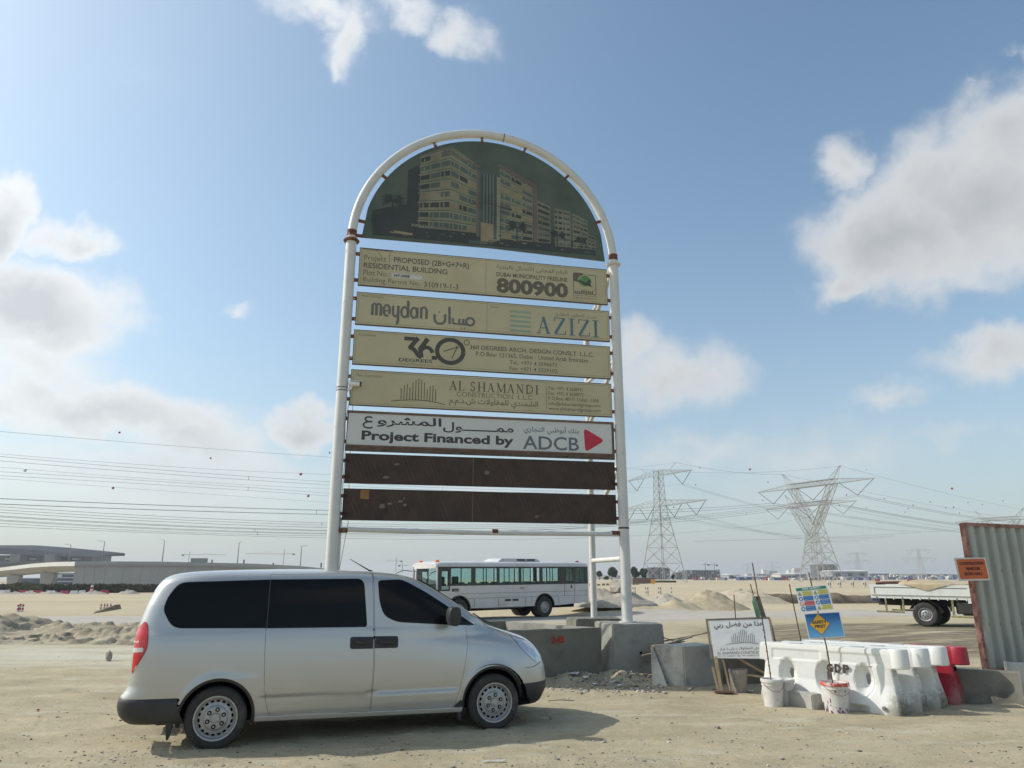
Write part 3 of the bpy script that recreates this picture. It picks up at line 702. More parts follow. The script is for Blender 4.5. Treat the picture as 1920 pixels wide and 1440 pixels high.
# bumpers
def bumper(name, x_rule, z0, z1, prot, m):
    for sd in (-1, 1):
        T = np.linspace(*x_rule, 40); Z = np.linspace(z0, z1, 14); v = []; n = 40
        for j, z in enumerate(Z):
            u = j / 13; o = prot * math.sin(math.pi * min(1, max(0, u))) ** .35 - .012 * (u == 0)
            p, _ = surf(T, np.full(40, max(z, .23)), o, sd); p[:, 2] = z; v += p.tolist()
        f = [(j * n + i, j * n + i + 1, (j + 1) * n + i + 1, (j + 1) * n + i) for j in range(13) for i in range(n - 1)]
        MB().add(v, f).build(name, m, VAN, smooth=True)
tr0 = float(th_of(np.array(-.39), np.array(.45))); bumper('rear_bumper', (tr0, math.pi - .001), .285, .548, .022, M_BLKP)
tf0 = float(th_of(np.array(3.60), np.array(.4))); bumper('front_bumper', (.001, tf0), .235, .503, .012, M_BLKP)
# inner dark lining behind the seams
def lining():
    T, Z = np.meshgrid(np.linspace(.001, math.pi - .001, 150), np.linspace(.31, 1.76, 52)); v = []; f = []
    nt_, nz = 150, 52
    for sd in (-1, 1):
        p, n = surf(T.ravel(), Z.ravel(), -.022, sd); b = len(v); v += p.tolist()
        ok = not_arch(p[:, 0], p[:, 2], .03) & (p[:, 0] < 2.92) & (p[:, 0] > -.86)
        for j in range(nz - 1):
            for i in range(nt_ - 1):
                q = (j * nt_ + i, j * nt_ + i + 1, (j + 1) * nt_ + i + 1, (j + 1) * nt_ + i)
                if all(ok[k] for k in q): f.append(tuple(b + k for k in q))
    MB().add(v, f).build('inner_lining', M_DARK, VAN, smooth=True)
lining()
mb = MB().box(-.6, 3.7, -.84, .84, .27, .33)
mb.build('underbody', M_DARK, VAN)
for a in AR:
    for s in (-1, 1):
        mb = MB(); ts = np.linspace(0, math.pi, 18); r_ = a[2] + .03; vs = [(a[0] - r_ * math.cos(t), s * y, a[1] + r_ * math.sin(t)) for y in (.93, .60) for t in ts]
        mb.add(vs, [(i, i + 1, 18 + i + 1, 18 + i) for i in range(17)]); mb.add([(a[0] - r_ * math.cos(t), s * .6, a[1] + r_ * math.sin(t)) for t in ts], [tuple(range(18))])
        mb.build('wheel_well', M_DARK, VAN)
# sill
mb = MB()
for s in (-1, 1):
    mb.hexa([(.40, s * .925, .262), (2.78, s * .925, .235), (2.78, s * .85, .235), (.40, s * .85, .262), (.40, s * .938, .316), (2.80, s * .938, .288), (2.80, s * .85, .288), (.40, s * .85, .316)])
mb.build('sill', M_PAINT, VAN, bevel=.01)
# handles
for s in (-1, 1):
    for x0, x1, pr in ((1.405, 1.676, 'sliding_door'), (1.690, 1.975, 'front_door')):
        q = rnd([(x0, .995), (x1, .992), (x1, 1.125), (x0, 1.13)], [.03, .004, .004, .03] if x0 < 1.5 else [.004, .03, .03, .004])
        h = panel('door_handle', [q], lambda x, z, th, q=q: inpoly(x, z, q), M_BLKP, VAN, .008, s, step=.03)
        mb = MB(); mb.box(x0 + .05, x1 - .03, s * .957 - .006, s * .957 + .022 * (1 if s > 0 else 1), 1.045, 1.085)
        g_ = MB(); yy = s * .965; g_.box(x0 + .05, x1 - .03, min(yy, yy + s * .014), max(yy, yy + s * .014), 1.046, 1.088); g_.build('handle_grip', M_BLKP, VAN, bevel=.006)
# mirror
for s in (-1, 1):
    mb = MB(); pts = []
    yy = s * 1.045
    prof = [(0, 0), (.045, .0), (.075, .04), (.083, .12), (.078, .19), (.05, .222), (0, .228), (-.05, .215), (-.07, .17), (-.075, .07), (-.05, .01)]
    mb.prism([(2.625 + a, 1.235 + b) for a, b in prof], yy - .09, yy + .09)
    m_ = mb.build('mirror', M_BLKP, VAN, smooth=True, bevel=.025, seg=3)
    MB().bar((2.66, s * .87, 1.27), (2.62, s * 1.0, 1.29), .06, .05).build('mirror_arm', M_BLKP, VAN)
# quarter pillar in the front window
for s in (-1, 1):
    zz = np.linspace(1.232, 1.42, 7); P0, _ = surf(th_of(np.linspace(2.66, 2.675, 7), zz), zz, .002, s); MB().tube(P0.tolist(), .010, 5).build('window_bar', M_BLKP, VAN)
MB().tube([(1.75, -.10, 1.885), (1.70, -.10, 1.905), (1.45, -.10, 2.045)], .006, 6, rads=[.016, .010, .004]).build('aerial', M_BLKP, VAN)
# mud flaps
for s in (-1, 1):
    MB().hexa([(-.475, s * .70, .13), (-.455, s * .70, .13), (-.455, s * .92, .13), (-.475, s * .92, .13), (-.50, s * .70, .30), (-.425, s * .70, .30), (-.425, s * .92, .30), (-.50, s * .92, .30)]).build('mud_flap', M_BLKP, VAN)
    MB().hexa([(2.76, s * .72, .14), (2.775, s * .72, .14), (2.775, s * .92, .14), (2.76, s * .92, .14), (2.70, s * .72, .30), (2.80, s * .72, .40), (2.80, s * .92, .40), (2.70, s * .92, .30)]).build('mud_flap', M_BLKP, VAN)

def wheel(parent, x, y, s, r=.325, rim=.215, w=.2, zc=None, name='wheel'):
    """s=-1: outer face towards -y"""
    zc = r if zc is None else zc
    e = bpy.data.objects.new(name, None); C.objects.link(e); e.parent = parent; e.location = (x, y, zc); e.scale = (1, -s, 1)
    t = MB(); hw = w / 2       # tyre; outer side at -y
    t.lathe([(rim - .005, -hw + .02), (rim + .01, -hw + .004), (rim + .03, -hw - .004), (r - .055, -hw - .010), (r - .028, -hw - .002), (r - .010, -hw + .014), (r, -hw + .035), (r, hw - .035), (r - .012, hw - .012), (r - .06, hw), (rim, hw - .02)], axis='y', n=56, cap=False)
    ty = t.build('tyre', M_RUB, e, smooth=True)
    # tread grooves
    tg = MB()
    for k in range(44):
        q = 2 * math.pi * k / 44; 
        for yy in (-hw + .03, hw - .07): tg.box(-.006, .006, yy, yy + .04, r - .010, r + .0035)
        a = len(tg.v) - 16
        for i in range(a, len(tg.v)): x_, y_, z_ = tg.v[i]; tg.v[i] = (x_ * math.cos(q) + z_ * math.sin(q), y_, -x_ * math.sin(q) + z_ * math.cos(q))
    tread = tg.build('tread', M_RUB, e); tread['kind'] = 'stuff'
    rm = MB(); n = 90; rings = [(rim, -hw + .012), (rim + .012, -hw + .000), (rim + .010, -hw - .006), (rim - .004, -hw - .004), (rim - .012, -hw + .012), (rim - .016, -hw + .045), (rim - .026, -hw + .052),
                                (rim * .84, -hw + .046), (rim * .74, -hw + .038), (rim * .70, -hw + .036), (rim * .60, -hw + .030), (rim * .55, -hw + .016), (rim * .50, -hw + .010), (rim * .30, -hw + .012), (rim * .24, -hw + .014), (rim * .20, -hw - .004), (rim * .12, -hw - .008), (.002, -hw - .008)]
    vs = [(a * math.cos(2 * math.pi * k / n), h, a * math.sin(2 * math.pi * k / n)) for a, h in rings for k in range(n)]; fs = []
    for i in range(len(rings) - 1):
        for k in range(n):
            if i == 7 and k % 5 in (0, 1, 2): continue      # ventilation slots
            if i == 7 and False: continue
            fs.append((i * n + k, i * n + (k + 1) % n, (i + 1) * n + (k + 1) % n, (i + 1) * n + k))
    rm.add(vs, fs).build('rim', M_STEEL, e, smooth=True, fix=True)
    MB().lathe([(.002, -hw + .075), (rim * .97, -hw + .078), (rim * .99, hw - .03), (.002, hw - .028)], axis='y', n=30, cap=False).build('brake_drum', M_DARK, e)
    for k in range(6):
        q = 2 * math.pi * (k + .35) / 6; MB().lathe([(.001, -hw + .0065), (.024, -hw + .0065), (.024, -hw + .012)], c=(rim * .40 * math.cos(q), 0, rim * .40 * math.sin(q)), axis='y', n=12).build('nut_shade', M_DARK, e); MB().lathe([(.013, -hw + .010), (.012, -hw + .004), (.011, -hw - .008), (.007, -hw - .011)], c=(rim * .40 * math.cos(q), 0, rim * .40 * math.sin(q)), axis='y', n=8).build('lug_nut', M_STEEL if k % 2 else M_STEEL, e)  # raised dark disc stands in for the shade round each nut
    return e
for ax in (0.0, 3.2):
    for s in (-1, 1): wheel(VAN, ax, s * .835, s, .322, .218, .20)
MB().tube([(-.05, -.8, .3), (-.05, .8, .3)], .05, 8).build('axle', M_DARK, VAN); MB().tube([(3.2, -.8, .3), (3.2, .8, .3)], .04, 8).build('axle', M_DARK, VAN)
# ------------------------------------------------------------------ lettering helpers
AF = {'ا': (0xFE8D, 2), 'أ': (0xFE83, 2), 'ب': (0xFE8F, 4), 'ة': (0xFE93, 2), 'ت': (0xFE95, 4), 'ج': (0xFE9D, 4), 'د': (0xFEA9, 2), 'ذ': (0xFEAB, 2), 'ر': (0xFEAD, 2), 'ز': (0xFEAF, 2),
      'ش': (0xFEB5, 4), 'ص': (0xFEB9, 4), 'ض': (0xFEBD, 4), 'ط': (0xFEC1, 4), 'ظ': (0xFEC5, 4), 'ع': (0xFEC9, 4), 'ف': (0xFED1, 4), 'ق': (0xFED5, 4), 'ك': (0xFED9, 4), 'ل': (0xFEDD, 4),
      'م': (0xFEE1, 4), 'ن': (0xFEE5, 4), 'ه': (0xFEE9, 4), 'و': (0xFEED, 2), 'ي': (0xFEF1, 4)}
def arab(t):
    t = t.replace('لا', '\u0001').replace('لأ', '\u0002'); o = []
    F = dict(AF); F['\u0001'] = (0xFEFB, 2); F['\u0002'] = (0xFEF7, 2)
    for i, c in enumerate(t):
        if c == 'ـ': o.append('\u0640'); continue
        if c not in F: o.append(c); continue
        b, k = F[c]; pv = t[i - 1] if i else ' '; nx = t[i + 1] if i + 1 < len(t) else ' '
        cp = pv == 'ـ' or (pv in F and F[pv][1] == 4); cn = k == 4 and (nx == 'ـ' or nx in F)
        o.append(chr(b + (3 if cp and cn else 2 if cn else 1 if cp else 0)))
    return ''.join(reversed(o))
def text(body, x0, x1, z0, z1, y, m, parent, name='lettering', bold=0., shear=0., xf=None, res=3):
    c = bpy.data.curves.new('t', 'FONT'); c.body = body; c.resolution_u = res; c.offset = bold; c.shear = shear
    o = bpy.data.objects.new('t', c); C.objects.link(o); dg = bpy.context.evaluated_depsgraph_get()
    me = bpy.data.meshes.new_from_object(o.evaluated_get(dg)); bpy.data.objects.remove(o); bpy.data.curves.remove(c)
    v = np.empty(len(me.vertices) * 3); me.vertices.foreach_get('co', v); v = v.reshape(-1, 3); a = v.min(0); b = v.max(0)
    X = x0 + (v[:, 0] - a[0]) / (b[0] - a[0]) * (x1 - x0); Z = z0 + (v[:, 1] - a[1]) / (b[1] - a[1]) * (z1 - z0)
    me.vertices.foreach_set('co', np.stack([X, np.full_like(X, y), Z], -1).ravel()); me.materials.clear(); me.materials.append(m); me.update(); me.name = name
    return link(name, me, parent)
def bars(parts, x0, x1, z0, z1, y, m, parent, name='lettering'):
    """strokes given as (polyline, width) in a unit square, drawn flat"""
    mb = MB(); k = 0
    for poly, w in parts:
        P = [Vector((x0 + a * (x1 - x0), z0 + b * (z1 - z0))) for a, b in poly]; w_ = w * (z1 - z0)
        L_ = []; R_ = []
        for i, p in enumerate(P):
            d = (P[min(i + 1, len(P) - 1)] - P[max(i - 1, 0)]).normalized(); n = Vector((-d.y, d.x)) * w_ / 2; L_.append(p + n); R_.append(p - n)
        for i in range(len(P) - 1):
            k += 1; yy = y - .00012 * (k % 9); mb.add([(q.x, yy, q.y) for q in (L_[i], R_[i], R_[i + 1], L_[i + 1])], [(0, 1, 2, 3)])
    o_ = mb.build(name, m, parent, fix=False); o_['kind'] = 'stuff'; return o_
def arc(cx, cz, rx, rz, a0, a1, n=14): return [(cx + rx * math.cos(R(a0 + (a1 - a0) * i / n)), cz + rz * math.sin(R(a0 + (a1 - a0) * i / n))) for i in range(n + 1)]
TK, TN, SF = .15, .055, .05
def _s(x, z, w=.16): return ([(x - w, z), (x + w, z)], SF)
SER = {
    'A': (.82, [([(.12, 0), (.45, 1)], TN), ([(.42, .98), (.78, 0)], TK), ([(.22, .33), (.66, .33)], TN), _s(.12, .02), _s(.78, .02)]),
    'L': (.7, [([(.2, 0), (.2, 1)], TK), _s(.2, .98), ([(.05, .025), (.78, .025)], SF), ([(.78, 0), (.82, .25)], TN)]),
    'S': (.62, [(arc(.42, .74, .26, .24, 20, 250) + arc(.42, .27, .28, .25, 60, -165), .1), ([(.68, .75), (.68, .98)], TN), ([(.14, .02), (.14, .27)], TN)]),
    'H': (.92, [([(.2, 0), (.2, 1)], TK), ([(.78, 0), (.78, 1)], TK), ([(.2, .5), (.78, .5)], TN), _s(.2, .02), _s(.2, .98), _s(.78, .02), _s(.78, .98)]),
    'M': (1.05, [([(.17, 0), (.17, 1)], TN), ([(.17, .98), (.5, .05)], TK), ([(.5, .05), (.83, .98)], TN), ([(.85, 0), (.85, 1)], TK), _s(.16, .02), _s(.13, .98, .1), _s(.85, .02), _s(.88, .98, .1)]),
    'N': (.9, [([(.2, 0), (.2, 1)], TN), ([(.2, .98), (.78, .02)], TK), ([(.78, 0), (.78, 1)], TN), _s(.2, .02), _s(.14, .98, .12), _s(.78, .98)]),
    'D': (.88, [([(.2, 0), (.2, 1)], TK), (arc(.3, .5, .55, .475, 90, -90, 18), .11), ([(.05, .975), (.32, .975)], SF), ([(.05, .025), (.32, .025)], SF)]),
    'I': (.46, [([(.5, 0), (.5, 1)], TK), ([(.1, .98), (.9, .98)], SF), ([(.1, .02), (.9, .02)], SF)]),
    'Z': (.72, [([(.12, .97), (.9, .97)], SF), ([(.86, .96), (.14, .04)], TK), ([(.1, .03), (.92, .03)], SF), ([(.12, 1), (.1, .76)], TN), ([(.92, 0), (.96, .25)], TN)])}
def serif(word, x0, x1, z0, z1, y, m, parent):
    tot = sum(SER[c][0] + .1 if c != ' ' else .4 for c in word); k = (x1 - x0) / tot; x = x0; o = []
    for c in word:
        if c == ' ': x += .4 * k; continue
        w, st = SER[c]
        for poly, wd in st: o.append(([((x + a * w * k - x0) / (x1 - x0), b) for a, b in poly], wd))
        x += (w + .1) * k
    return bars(o, x0, x1, z0, z1, y, m, parent)

# ------------------------------------------------------------------ billboard
SA = R(12)
BB = thing('billboard', 'tall white pipe billboard with arched top and stacked project name boards', 'billboard', (-3.32, 13.71, 0), SA)
M_PIPE = mat('white_pipe', (.62, .61, .57), .5, var=.07, scale=3, bump=.05, bscale=60, stain=(.30, .17, .10), sscale=2.2, slo=.62, shi=.74, detail=8)
M_RUST = mat('rust', (.16, .065, .035), .9, var=.5, scale=14, bump=.5, bscale=40, stain=(.38, .30, .24), sscale=9, slo=.58, shi=.62)
M_CREAM = mat('faded_cream_board', (.50, .435, .265), .55, var=.07, scale=.8, bump=.04, bscale=20, stain=(.44, .345, .19), sscale=1.1, slo=.5, shi=.85)
M_EDGE = mat('board_back_steel', (.10, .075, .055), .85, var=.4, scale=8)
M_INK = mat('faded_ink', (.135, .118, .085), .7, var=.1)
M_INK2 = mat('thin_ink', (.20, .175, .12), .7, var=.1)
M_MEY = mat('grey_violet_ink', (.155, .145, .13), .7, var=.1)
M_BLUE = mat('slate_blue_ink', (.10, .165, .20), .7, var=.12, scale=2)
M_TEAL = mat('pale_teal_ink', (.27, .36, .27), .7, var=.12, scale=2)
M_360 = mat('charcoal_ink', (.075, .075, .062), .7, var=.1)
M_WHB = mat('greyish_white_board', (.60, .60, .56), .5, var=.05, scale=1, stain=(.44, .41, .36), sscale=1.5, slo=.6, shi=.8)
M_BROWN = mat('brown_panel', (.060, .038, .028), .8, var=.3, scale=2.5, bump=.2, bscale=12, stain=(.035, .026, .02), sscale=3, slo=.5, shi=.7)
M_BRFR = mat('brown_frame', (.17, .105, .075), .8, var=.3, scale=6)
M_PINKR = mat('crimson_mark', (.50, .02, .045), .5, var=.1)
M_ADCB = mat('adcb_grey', (.13, .15, .165), .6, var=.1)
M_BLACK = mat('black_ink', (.055, .05, .045), .6)
M_STICK = mat('white_sticker', (.56, .55, .50), .6)
PX = 5.70; SP = 8.53
for x, bz in ((0, .95), (PX, .96)):
    MB().tube([(x, 0, bz), (x, 0, SP)], .107, 20).build('post', M_PIPE, BB, smooth=True)
    MB().tube([(x, 0, bz), (x, 0, bz + .03)], .17, 16).build('base_plate', M_PIPE, BB, smooth=True)
    MB().tube([(x, 0, SP - .02), (x, 0, SP + .0), (x, 0, SP + .01), (x, 0, SP + .05)], .165, 20, rads=[.15, .165, .165, .13]).build('flange', M_RUST if x == 0 else M_PIPE, BB, smooth=True)
    MB().tube([(x, 0, SP + .11), (x, 0, SP + .24)], .101, 18).build('rust_band', M_RUST, BB, smooth=True)
    for zz in (2.76, 5.62) if x else (4.6, 5.5): MB().tube([(x, 0, zz), (x, 0, zz + .035)], .111, 18).build('weld_ring', M_RUST if zz < 3 else M_PIPE, BB, smooth=True)
    # rear leg of the frame
    MB().tube([(x - .02, 2.0, bz), (x - .02, 2.0, SP - .8)], .072, 16).build('rear_post', M_PIPE, BB, smooth=True)
    for zz in (2.18, ): MB().tube([(x, .05, zz), (x - .02, 1.95, zz)], .05, 12).build('rung', M_PIPE, BB, smooth=True)
    for (z0, z1) in ((4.05, 3.05), (6.35, 5.3), (8.45, 7.4)): MB().tube([(x, .04, z0), (x - .02, 1.96, z1)], .045, 12).build('brace', M_PIPE, BB, smooth=True)
    for zz in (4.05, 6.35): MB().tube([(x, .05, zz + .0), (x - .02, 1.95, zz + .0)], .04, 12).build('rung', M_PIPE, BB, smooth=True)
pts = [(PX / 2 - (PX / 2) * math.cos(t), 0, SP + .05 + (PX / 2) * math.sin(t)) for t in np.linspace(0, math.pi, 60)]
MB().tube(pts, .092, 18).build('arch', M_PIPE, BB, smooth=True)
ax_ = PX / 2 + .16
p2 = [(ax_ + .094 * s_, 0, SP + .05 + PX / 2) for s_ in (0, 1)]
MB().tube([(3.19, 0, SP + .05 + 2.83 - .0), (3.21, 0, SP + .05 + 2.828)], .0945, 18).build('weld_ring', M_RUST, BB, smooth=True)
MB().tube([(.12, 0, 2.68), (3.02, 0, 2.65), (PX - .12, 0, 2.66)], .048, 12).build('bottom_rail', M_PIPE, BB, smooth=True)
for xa, xb in ((.10, .26), (PX - .26, PX - .10), (3.0, 3.11)): MB().tube([(xa, 0, 2.67), (xb, 0, 2.67)], .054, 12).build('rust_sleeve', M_RUST, BB, smooth=True)
for s in (-1, 1): pass
MB().tube([(.0, .05, 8.62), (.02, 1.0, 8.0), (-.02, 2.0, 7.75)], .045, 10).build('brace', M_PIPE, BB, smooth=True)
MB().tube([(PX, .05, 8.62), (PX, 1.0, 8.1), (PX - .02, 2.0, 7.75)], .05, 10).build('brace', M_PIPE, BB, smooth=True)

rowz = [(8.40, 7.56), (7.42, 6.72), (6.61, 5.89), (5.78, 5.06), (4.93, 4.22), (4.11, 3.54), (3.44, 2.85)]
# stub brackets that carry each board
for i, (zt, zb) in enumerate(rowz):
    for zz in (zt - .14, zb + .12):
        for xa, xb in ((.09, .24), (5.50, PX - .08)): MB().box(xa, xb, -.02, .03, zz - .032, zz + .032).build('bracket', M_RUST, BB)
def board(x0, x1, z0, z1, m, edge=M_EDGE, border=True, jit=0):
    """cream sheet with a dark folded steel back"""
    e = MB(); e.box(x0, x1, -.022, .03, z0, z1); o = e.build('name_board', edge, BB)
    MB().flat([(x0 + .012, z0 + .014), (x1 - .012, z0 + .014), (x1 - .012, z1 - .016), (x0 + .012, z1 - .016)], -.0245).build('face', m, o)
    if border:
        q = .045; a, b, c, d = x0 + q, x1 - q, z0 + q, z1 - q; t = .006
        MB().flat([(a, c), (b, c), (b, c + t), (a, c + t)], -.0252).flat([(a, d - t), (b, d - t), (b, d), (a, d)], -.0252).flat([(a, c + t), (a + t, c + t), (a + t, d - t), (a, d - t)], -.0252).flat([(b - t, c + t), (b, c + t), (b, d - t), (b - t, d - t)], -.0252).build('border_line', M_INK2, o, fix=False)
    return o
Y_ = -.0262
def vline(x, z0, z1, par, t=.007): MB().flat([(x, z0), (x + t, z0), (x + t, z1), (x, z1)], Y_).build('divider_line', M_INK2, par, fix=False)
b1 = board(.18, 5.53, 7.565, 8.40, M_CREAM); b1['label'] = 'board with the permit number and free phone line'; vline(2.82, 7.58, 8.38, b1)
text('Project : ', .275, .80, 8.085, 8.245, Y_, M_INK2, b1, bold=.006)
text('PROPOSED (2B+G+7+R)', .88, 2.46, 8.095, 8.255, Y_, M_INK, b1, bold=.02)
text('RESIDENTIAL BUILDING', .275, 2.0, 7.955, 8.075, Y_, M_INK, b1, bold=.02)
text('Plot No.:', .275, .81, 7.795, 7.915, Y_, M_INK2, b1, bold=.008)
MB().flat([(.86, 7.79), (1.48, 7.79), (1.48, 7.885), (.86, 7.885)], Y_).build('sticker', M_STICK, b1, fix=False); text('347-5008', .89, 1.22, 7.81, 7.87, Y_ - .001, M_BLACK, b1, bold=.03)
text('Building Permit No.:', .275, 1.47, 7.615, 7.755, Y_, M_INK2, b1, bold=.008); text('310919-1-3', 1.52, 2.24, 7.635, 7.755, Y_, M_INK, b1, bold=.012)
text(arab('الرقم المجاني للأتصال بالبلدية'), 3.05, 4.62, 8.145, 8.315, Y_, M_INK2, b1, bold=.01)
text('DUBAI MUNICIPALITY FREELINE', 3.05, 4.62, 8.015, 8.115, Y_, M_INK, b1, bold=.02)
text('800900', 3.05, 4.63, 7.635, 7.985, Y_, M_INK, b1, bold=.045)
lg = thing  # municipality emblem: framed square, green globe, falcon and skyline
sx0, sx1, sz0, sz1 = 4.75, 5.27, 7.765, 8.26
em = MB()
em.flat([(sx0, sz0), (sx1, sz0), (sx1, sz0 + .016), (sx0, sz0 + .016)], Y_).flat([(sx1 - .014, sz0 + .017), (sx1, sz0 + .017), (sx1, sz1 - .03), (sx1 - .014, sz1 - .03)], Y_).flat([(4.98, sz1 - .044), (sx1 - .015, sz1 - .044), (sx1 - .015, sz1 - .03), (4.98, sz1 - .03)], Y_).flat([(sx0, sz0 + .017), (sx0 + .014, sz0 + .017), (sx0 + .014, sz1 - .2), (sx0, sz1 - .2)], Y_)
em.flat([(sx0, sz1 - .2)] + [(sx0 + .05 - .05 * math.cos(t), sz1 - .05 + .05 * math.sin(t)) for t in np.linspace(0, math.pi / 2, 6)] + [(sx0 + .22, sz1), (sx0 + .24, sz1 - .03), (sx0 + .13, sz1 - .1), (sx0 + .1, sz1 - .2)], Y_ - .0002)
em.build('emblem_frame', M_INK, b1, fix=False)
MB().flat([(5.02 + .145 * math.cos(t), 8.075 + .125 * math.sin(t)) for t in np.linspace(0, 2 * math.pi, 22)[:-1]], Y_ - .0004).build('emblem_disc', mat('emblem_green', (.12, .26, .09), .7, var=.3, scale=6), b1, fix=False)
MB().flat([(4.78, 8.07), (4.93, 8.085), (5.05, 8.045), (5.08, 8.085), (5.11, 8.12), (5.14, 8.105), (5.165, 8.08), (5.13, 8.06), (5.15, 8.0), (5.19, 7.94), (5.12, 7.965), (5.07, 7.97), (4.98, 7.99), (4.93, 8.035), (4.85, 8.04)], Y_ - .0008).build('emblem_bird', M_360, b1, fix=False)
sk = MB(); rr = random.Random(4)
for i in range(9): x = 4.78 + i * .048; sk.flat([(x, 7.79), (x + .032, 7.79), (x + .032, 7.82 + .05 * rr.random() + (.04 if 3 < i < 7 else 0)), (x, 7.82 + .03 * rr.random())], Y_ - .0006)
sk.build('emblem_skyline', M_INK, b1, fix=False)['kind'] = 'stuff'
text(arab('بلدية دبي'), 4.74, 5.29, 7.705, 7.755, Y_, M_INK2, b1, bold=.02); text('DUBAI MUNICIPALITY', 4.74, 5.29, 7.655, 7.69, Y_, M_INK2, b1, bold=.01)
# cracks along the torn top edge
MB().flat([(.22, 8.372), (.85, 8.366), (.85, 8.388), (.22, 8.392)], Y_ - .001).build('torn_edge', M_EDGE, b1, fix=False)
bars([([(0, 1), (.35, .55), (.5, .2)], .03), ([(1, .8), (.95, .35), (1.0, 0)], .035)], .5, .80, 8.14, 8.38, Y_ - .002, M_EDGE, b1, 'crack')

b2 = board(.17, 5.55, 6.72, 7.42, M_CREAM); b2['label'] = 'board with the developer names in grey and blue'; vline(2.85, 6.73, 7.41, b2)
text('Master Developer', .27, .72, 7.305, 7.36, Y_, M_INK2, b2)
zl = 6.93
def me_():     # tall rounded lower case logo lettering
    o = []; w = .11
    o += [([(.02, .33), (.02, .8)], w), (arc(.045, .72, .025, .12, 180, 0, 6), w * .8), ([(.075, .33), (.075, .75)], w), (arc(.105, .72, .03, .12, 180, 0, 6), w * .8), ([(.135, .33), (.135, .75)], w)]
    o += [(arc(.215, .58, .042, .23, -40, 300, 18), w * .9), ([(.175, .56), (.255, .58)], w * .7)]
    o += [([(.30, .8), (.30, .55)] + arc(.335, .5, .035, .15, 180, 360, 8), w * .9), ([(.372, .82), (.372, .2)] + arc(.345, .14, .027, .1, 0, -80, 5), w)]
    o += [(arc(.46, .56, .045, .22, 0, 360, 18), w * .9), ([(.507, .33), (.507, 1.0), (.495, 1.06)], w)]
    o += [(arc(.59, .56, .042, .22, 0, 360, 18), w * .9), ([(.634, .33), (.634, .8)], w)]
    o += [([(.69, .33), (.69, .82)], w), (arc(.727, .68, .037, .15, 180, 0, 8), w * .8), ([(.764, .33), (.764, .7)], w)]
    return [([(x * 1.3, z) for x, z in p], q) for p, q in o]
bars(me_(), .47, 1.60, 6.77, 7.27, Y_, M_MEY, b2)
bars([([(.0, .62), (.0, .45)] + arc(.13, .42, .13, .2, 180, 360, 10) + [(.26, .65)], .1), ([(.10, .72), (.13, .72)], .07), ([(.36, .98), (.37, .3), (.385, .24)], .1),
      ([(.45, .50), (.46, .28), (.60, .26), (.62, .5)], .1), ([(.60, .28), (.80, .27)], .1), ([(.71, .5), (.71, .28)], .1), ([(.66, .10), (.685, .10)], .07), ([(.73, .10), (.755, .10)], .07), (arc(.88, .40, .10, .16, 0, 360, 18), .1)],
     1.76, 2.60, 6.74, 7.25, Y_, M_MEY, b2)
text('Owner', 2.92, 3.10, 7.29, 7.335, Y_, M_INK2, b2)
for k in range(5): MB().flat([(3.34, 6.80 + k * .105), (3.80, 6.795 + k * .105), (3.80, 6.845 + k * .105), (3.34, 6.85 + k * .105)], Y_).build('logo_bar', M_TEAL, b2, fix=False)
text(arab('عزيزي للتطوير العقاري'), 4.32, 5.27, 7.19, 7.30, Y_, M_INK2, b2)
serif('AZIZI', 3.93, 5.36, 6.80, 7.18, Y_, M_BLUE, b2)
text('DEVELOPMENTS', 4.86, 5.36, 6.765, 6.79, Y_, M_INK2, b2)

b3 = board(.16, 5.54, 5.885, 6.61, M_CREAM); b3['label'] = 'board with the consultant name beside a large 360 logo'
text('Consultant', .26, .60, 6.485, 6.54, Y_, M_INK2, b3)
bars([([(.0, .93), (.26, .93)], .18), ([(.26, .99), (.10, .48)], .2), ([(.10, .56), (.20, .42), (.27, .18), (.33, .10)], .2), ([(.44, .98), (.30, .50), (.33, .10)], .2), ([(.60, .93), (.38, .93)], .0),
      (arc(.42, .22, .12, .36, 175, 20, 10), .17), ([(.42, .98), (.34, .52)], .18), ([(.52, .12), (.62, .12)], .18)], 1.16, 2.35 - .1, 6.06, 6.52, Y_, M_360, b3)
bars([(arc(.5, .5, .42, .42, 0, 360, 34), .15), ([(.28, .48), (.72, .66)], .03), ([(.72, .66), (.55, .24)], .03), (arc(.72, .66, .04, .04, 0, 360, 8), .02)], 1.78, 2.42, 5.98, 6.57, Y_ - .0015, M_360, b3)
bars([(arc(.5, .5, .42, .42, 0, 360, 14), .12)], 2.37, 2.50, 6.42, 6.55, Y_, M_360, b3)
text('DEGREES', 1.07, 1.74, 6.0, 6.07, Y_, M_360, b3, bold=.02); text('ARCH. DESIGN CONSLT L.L.C', 1.07, 1.74, 5.945, 5.975, Y_, M_INK2, b3)
text('360 DEGREES ARCH. DESIGN CONSLT. L.L.C.', 2.50, 5.17, 6.35, 6.445, Y_, M_INK, b3, bold=.016)
text('P.O.Box: 121365, Dubai - United Arab Emirates', 2.63, 5.04, 6.20, 6.31, Y_, M_INK, b3, bold=.008)
text('Tel.: +971 4 3596673', 3.34, 4.35, 6.08, 6.165, Y_, M_INK, b3, bold=.008)
text('Fax: +971 4 3329102', 3.34, 4.36, 5.95, 6.03, Y_, M_INK, b3, bold=.008)

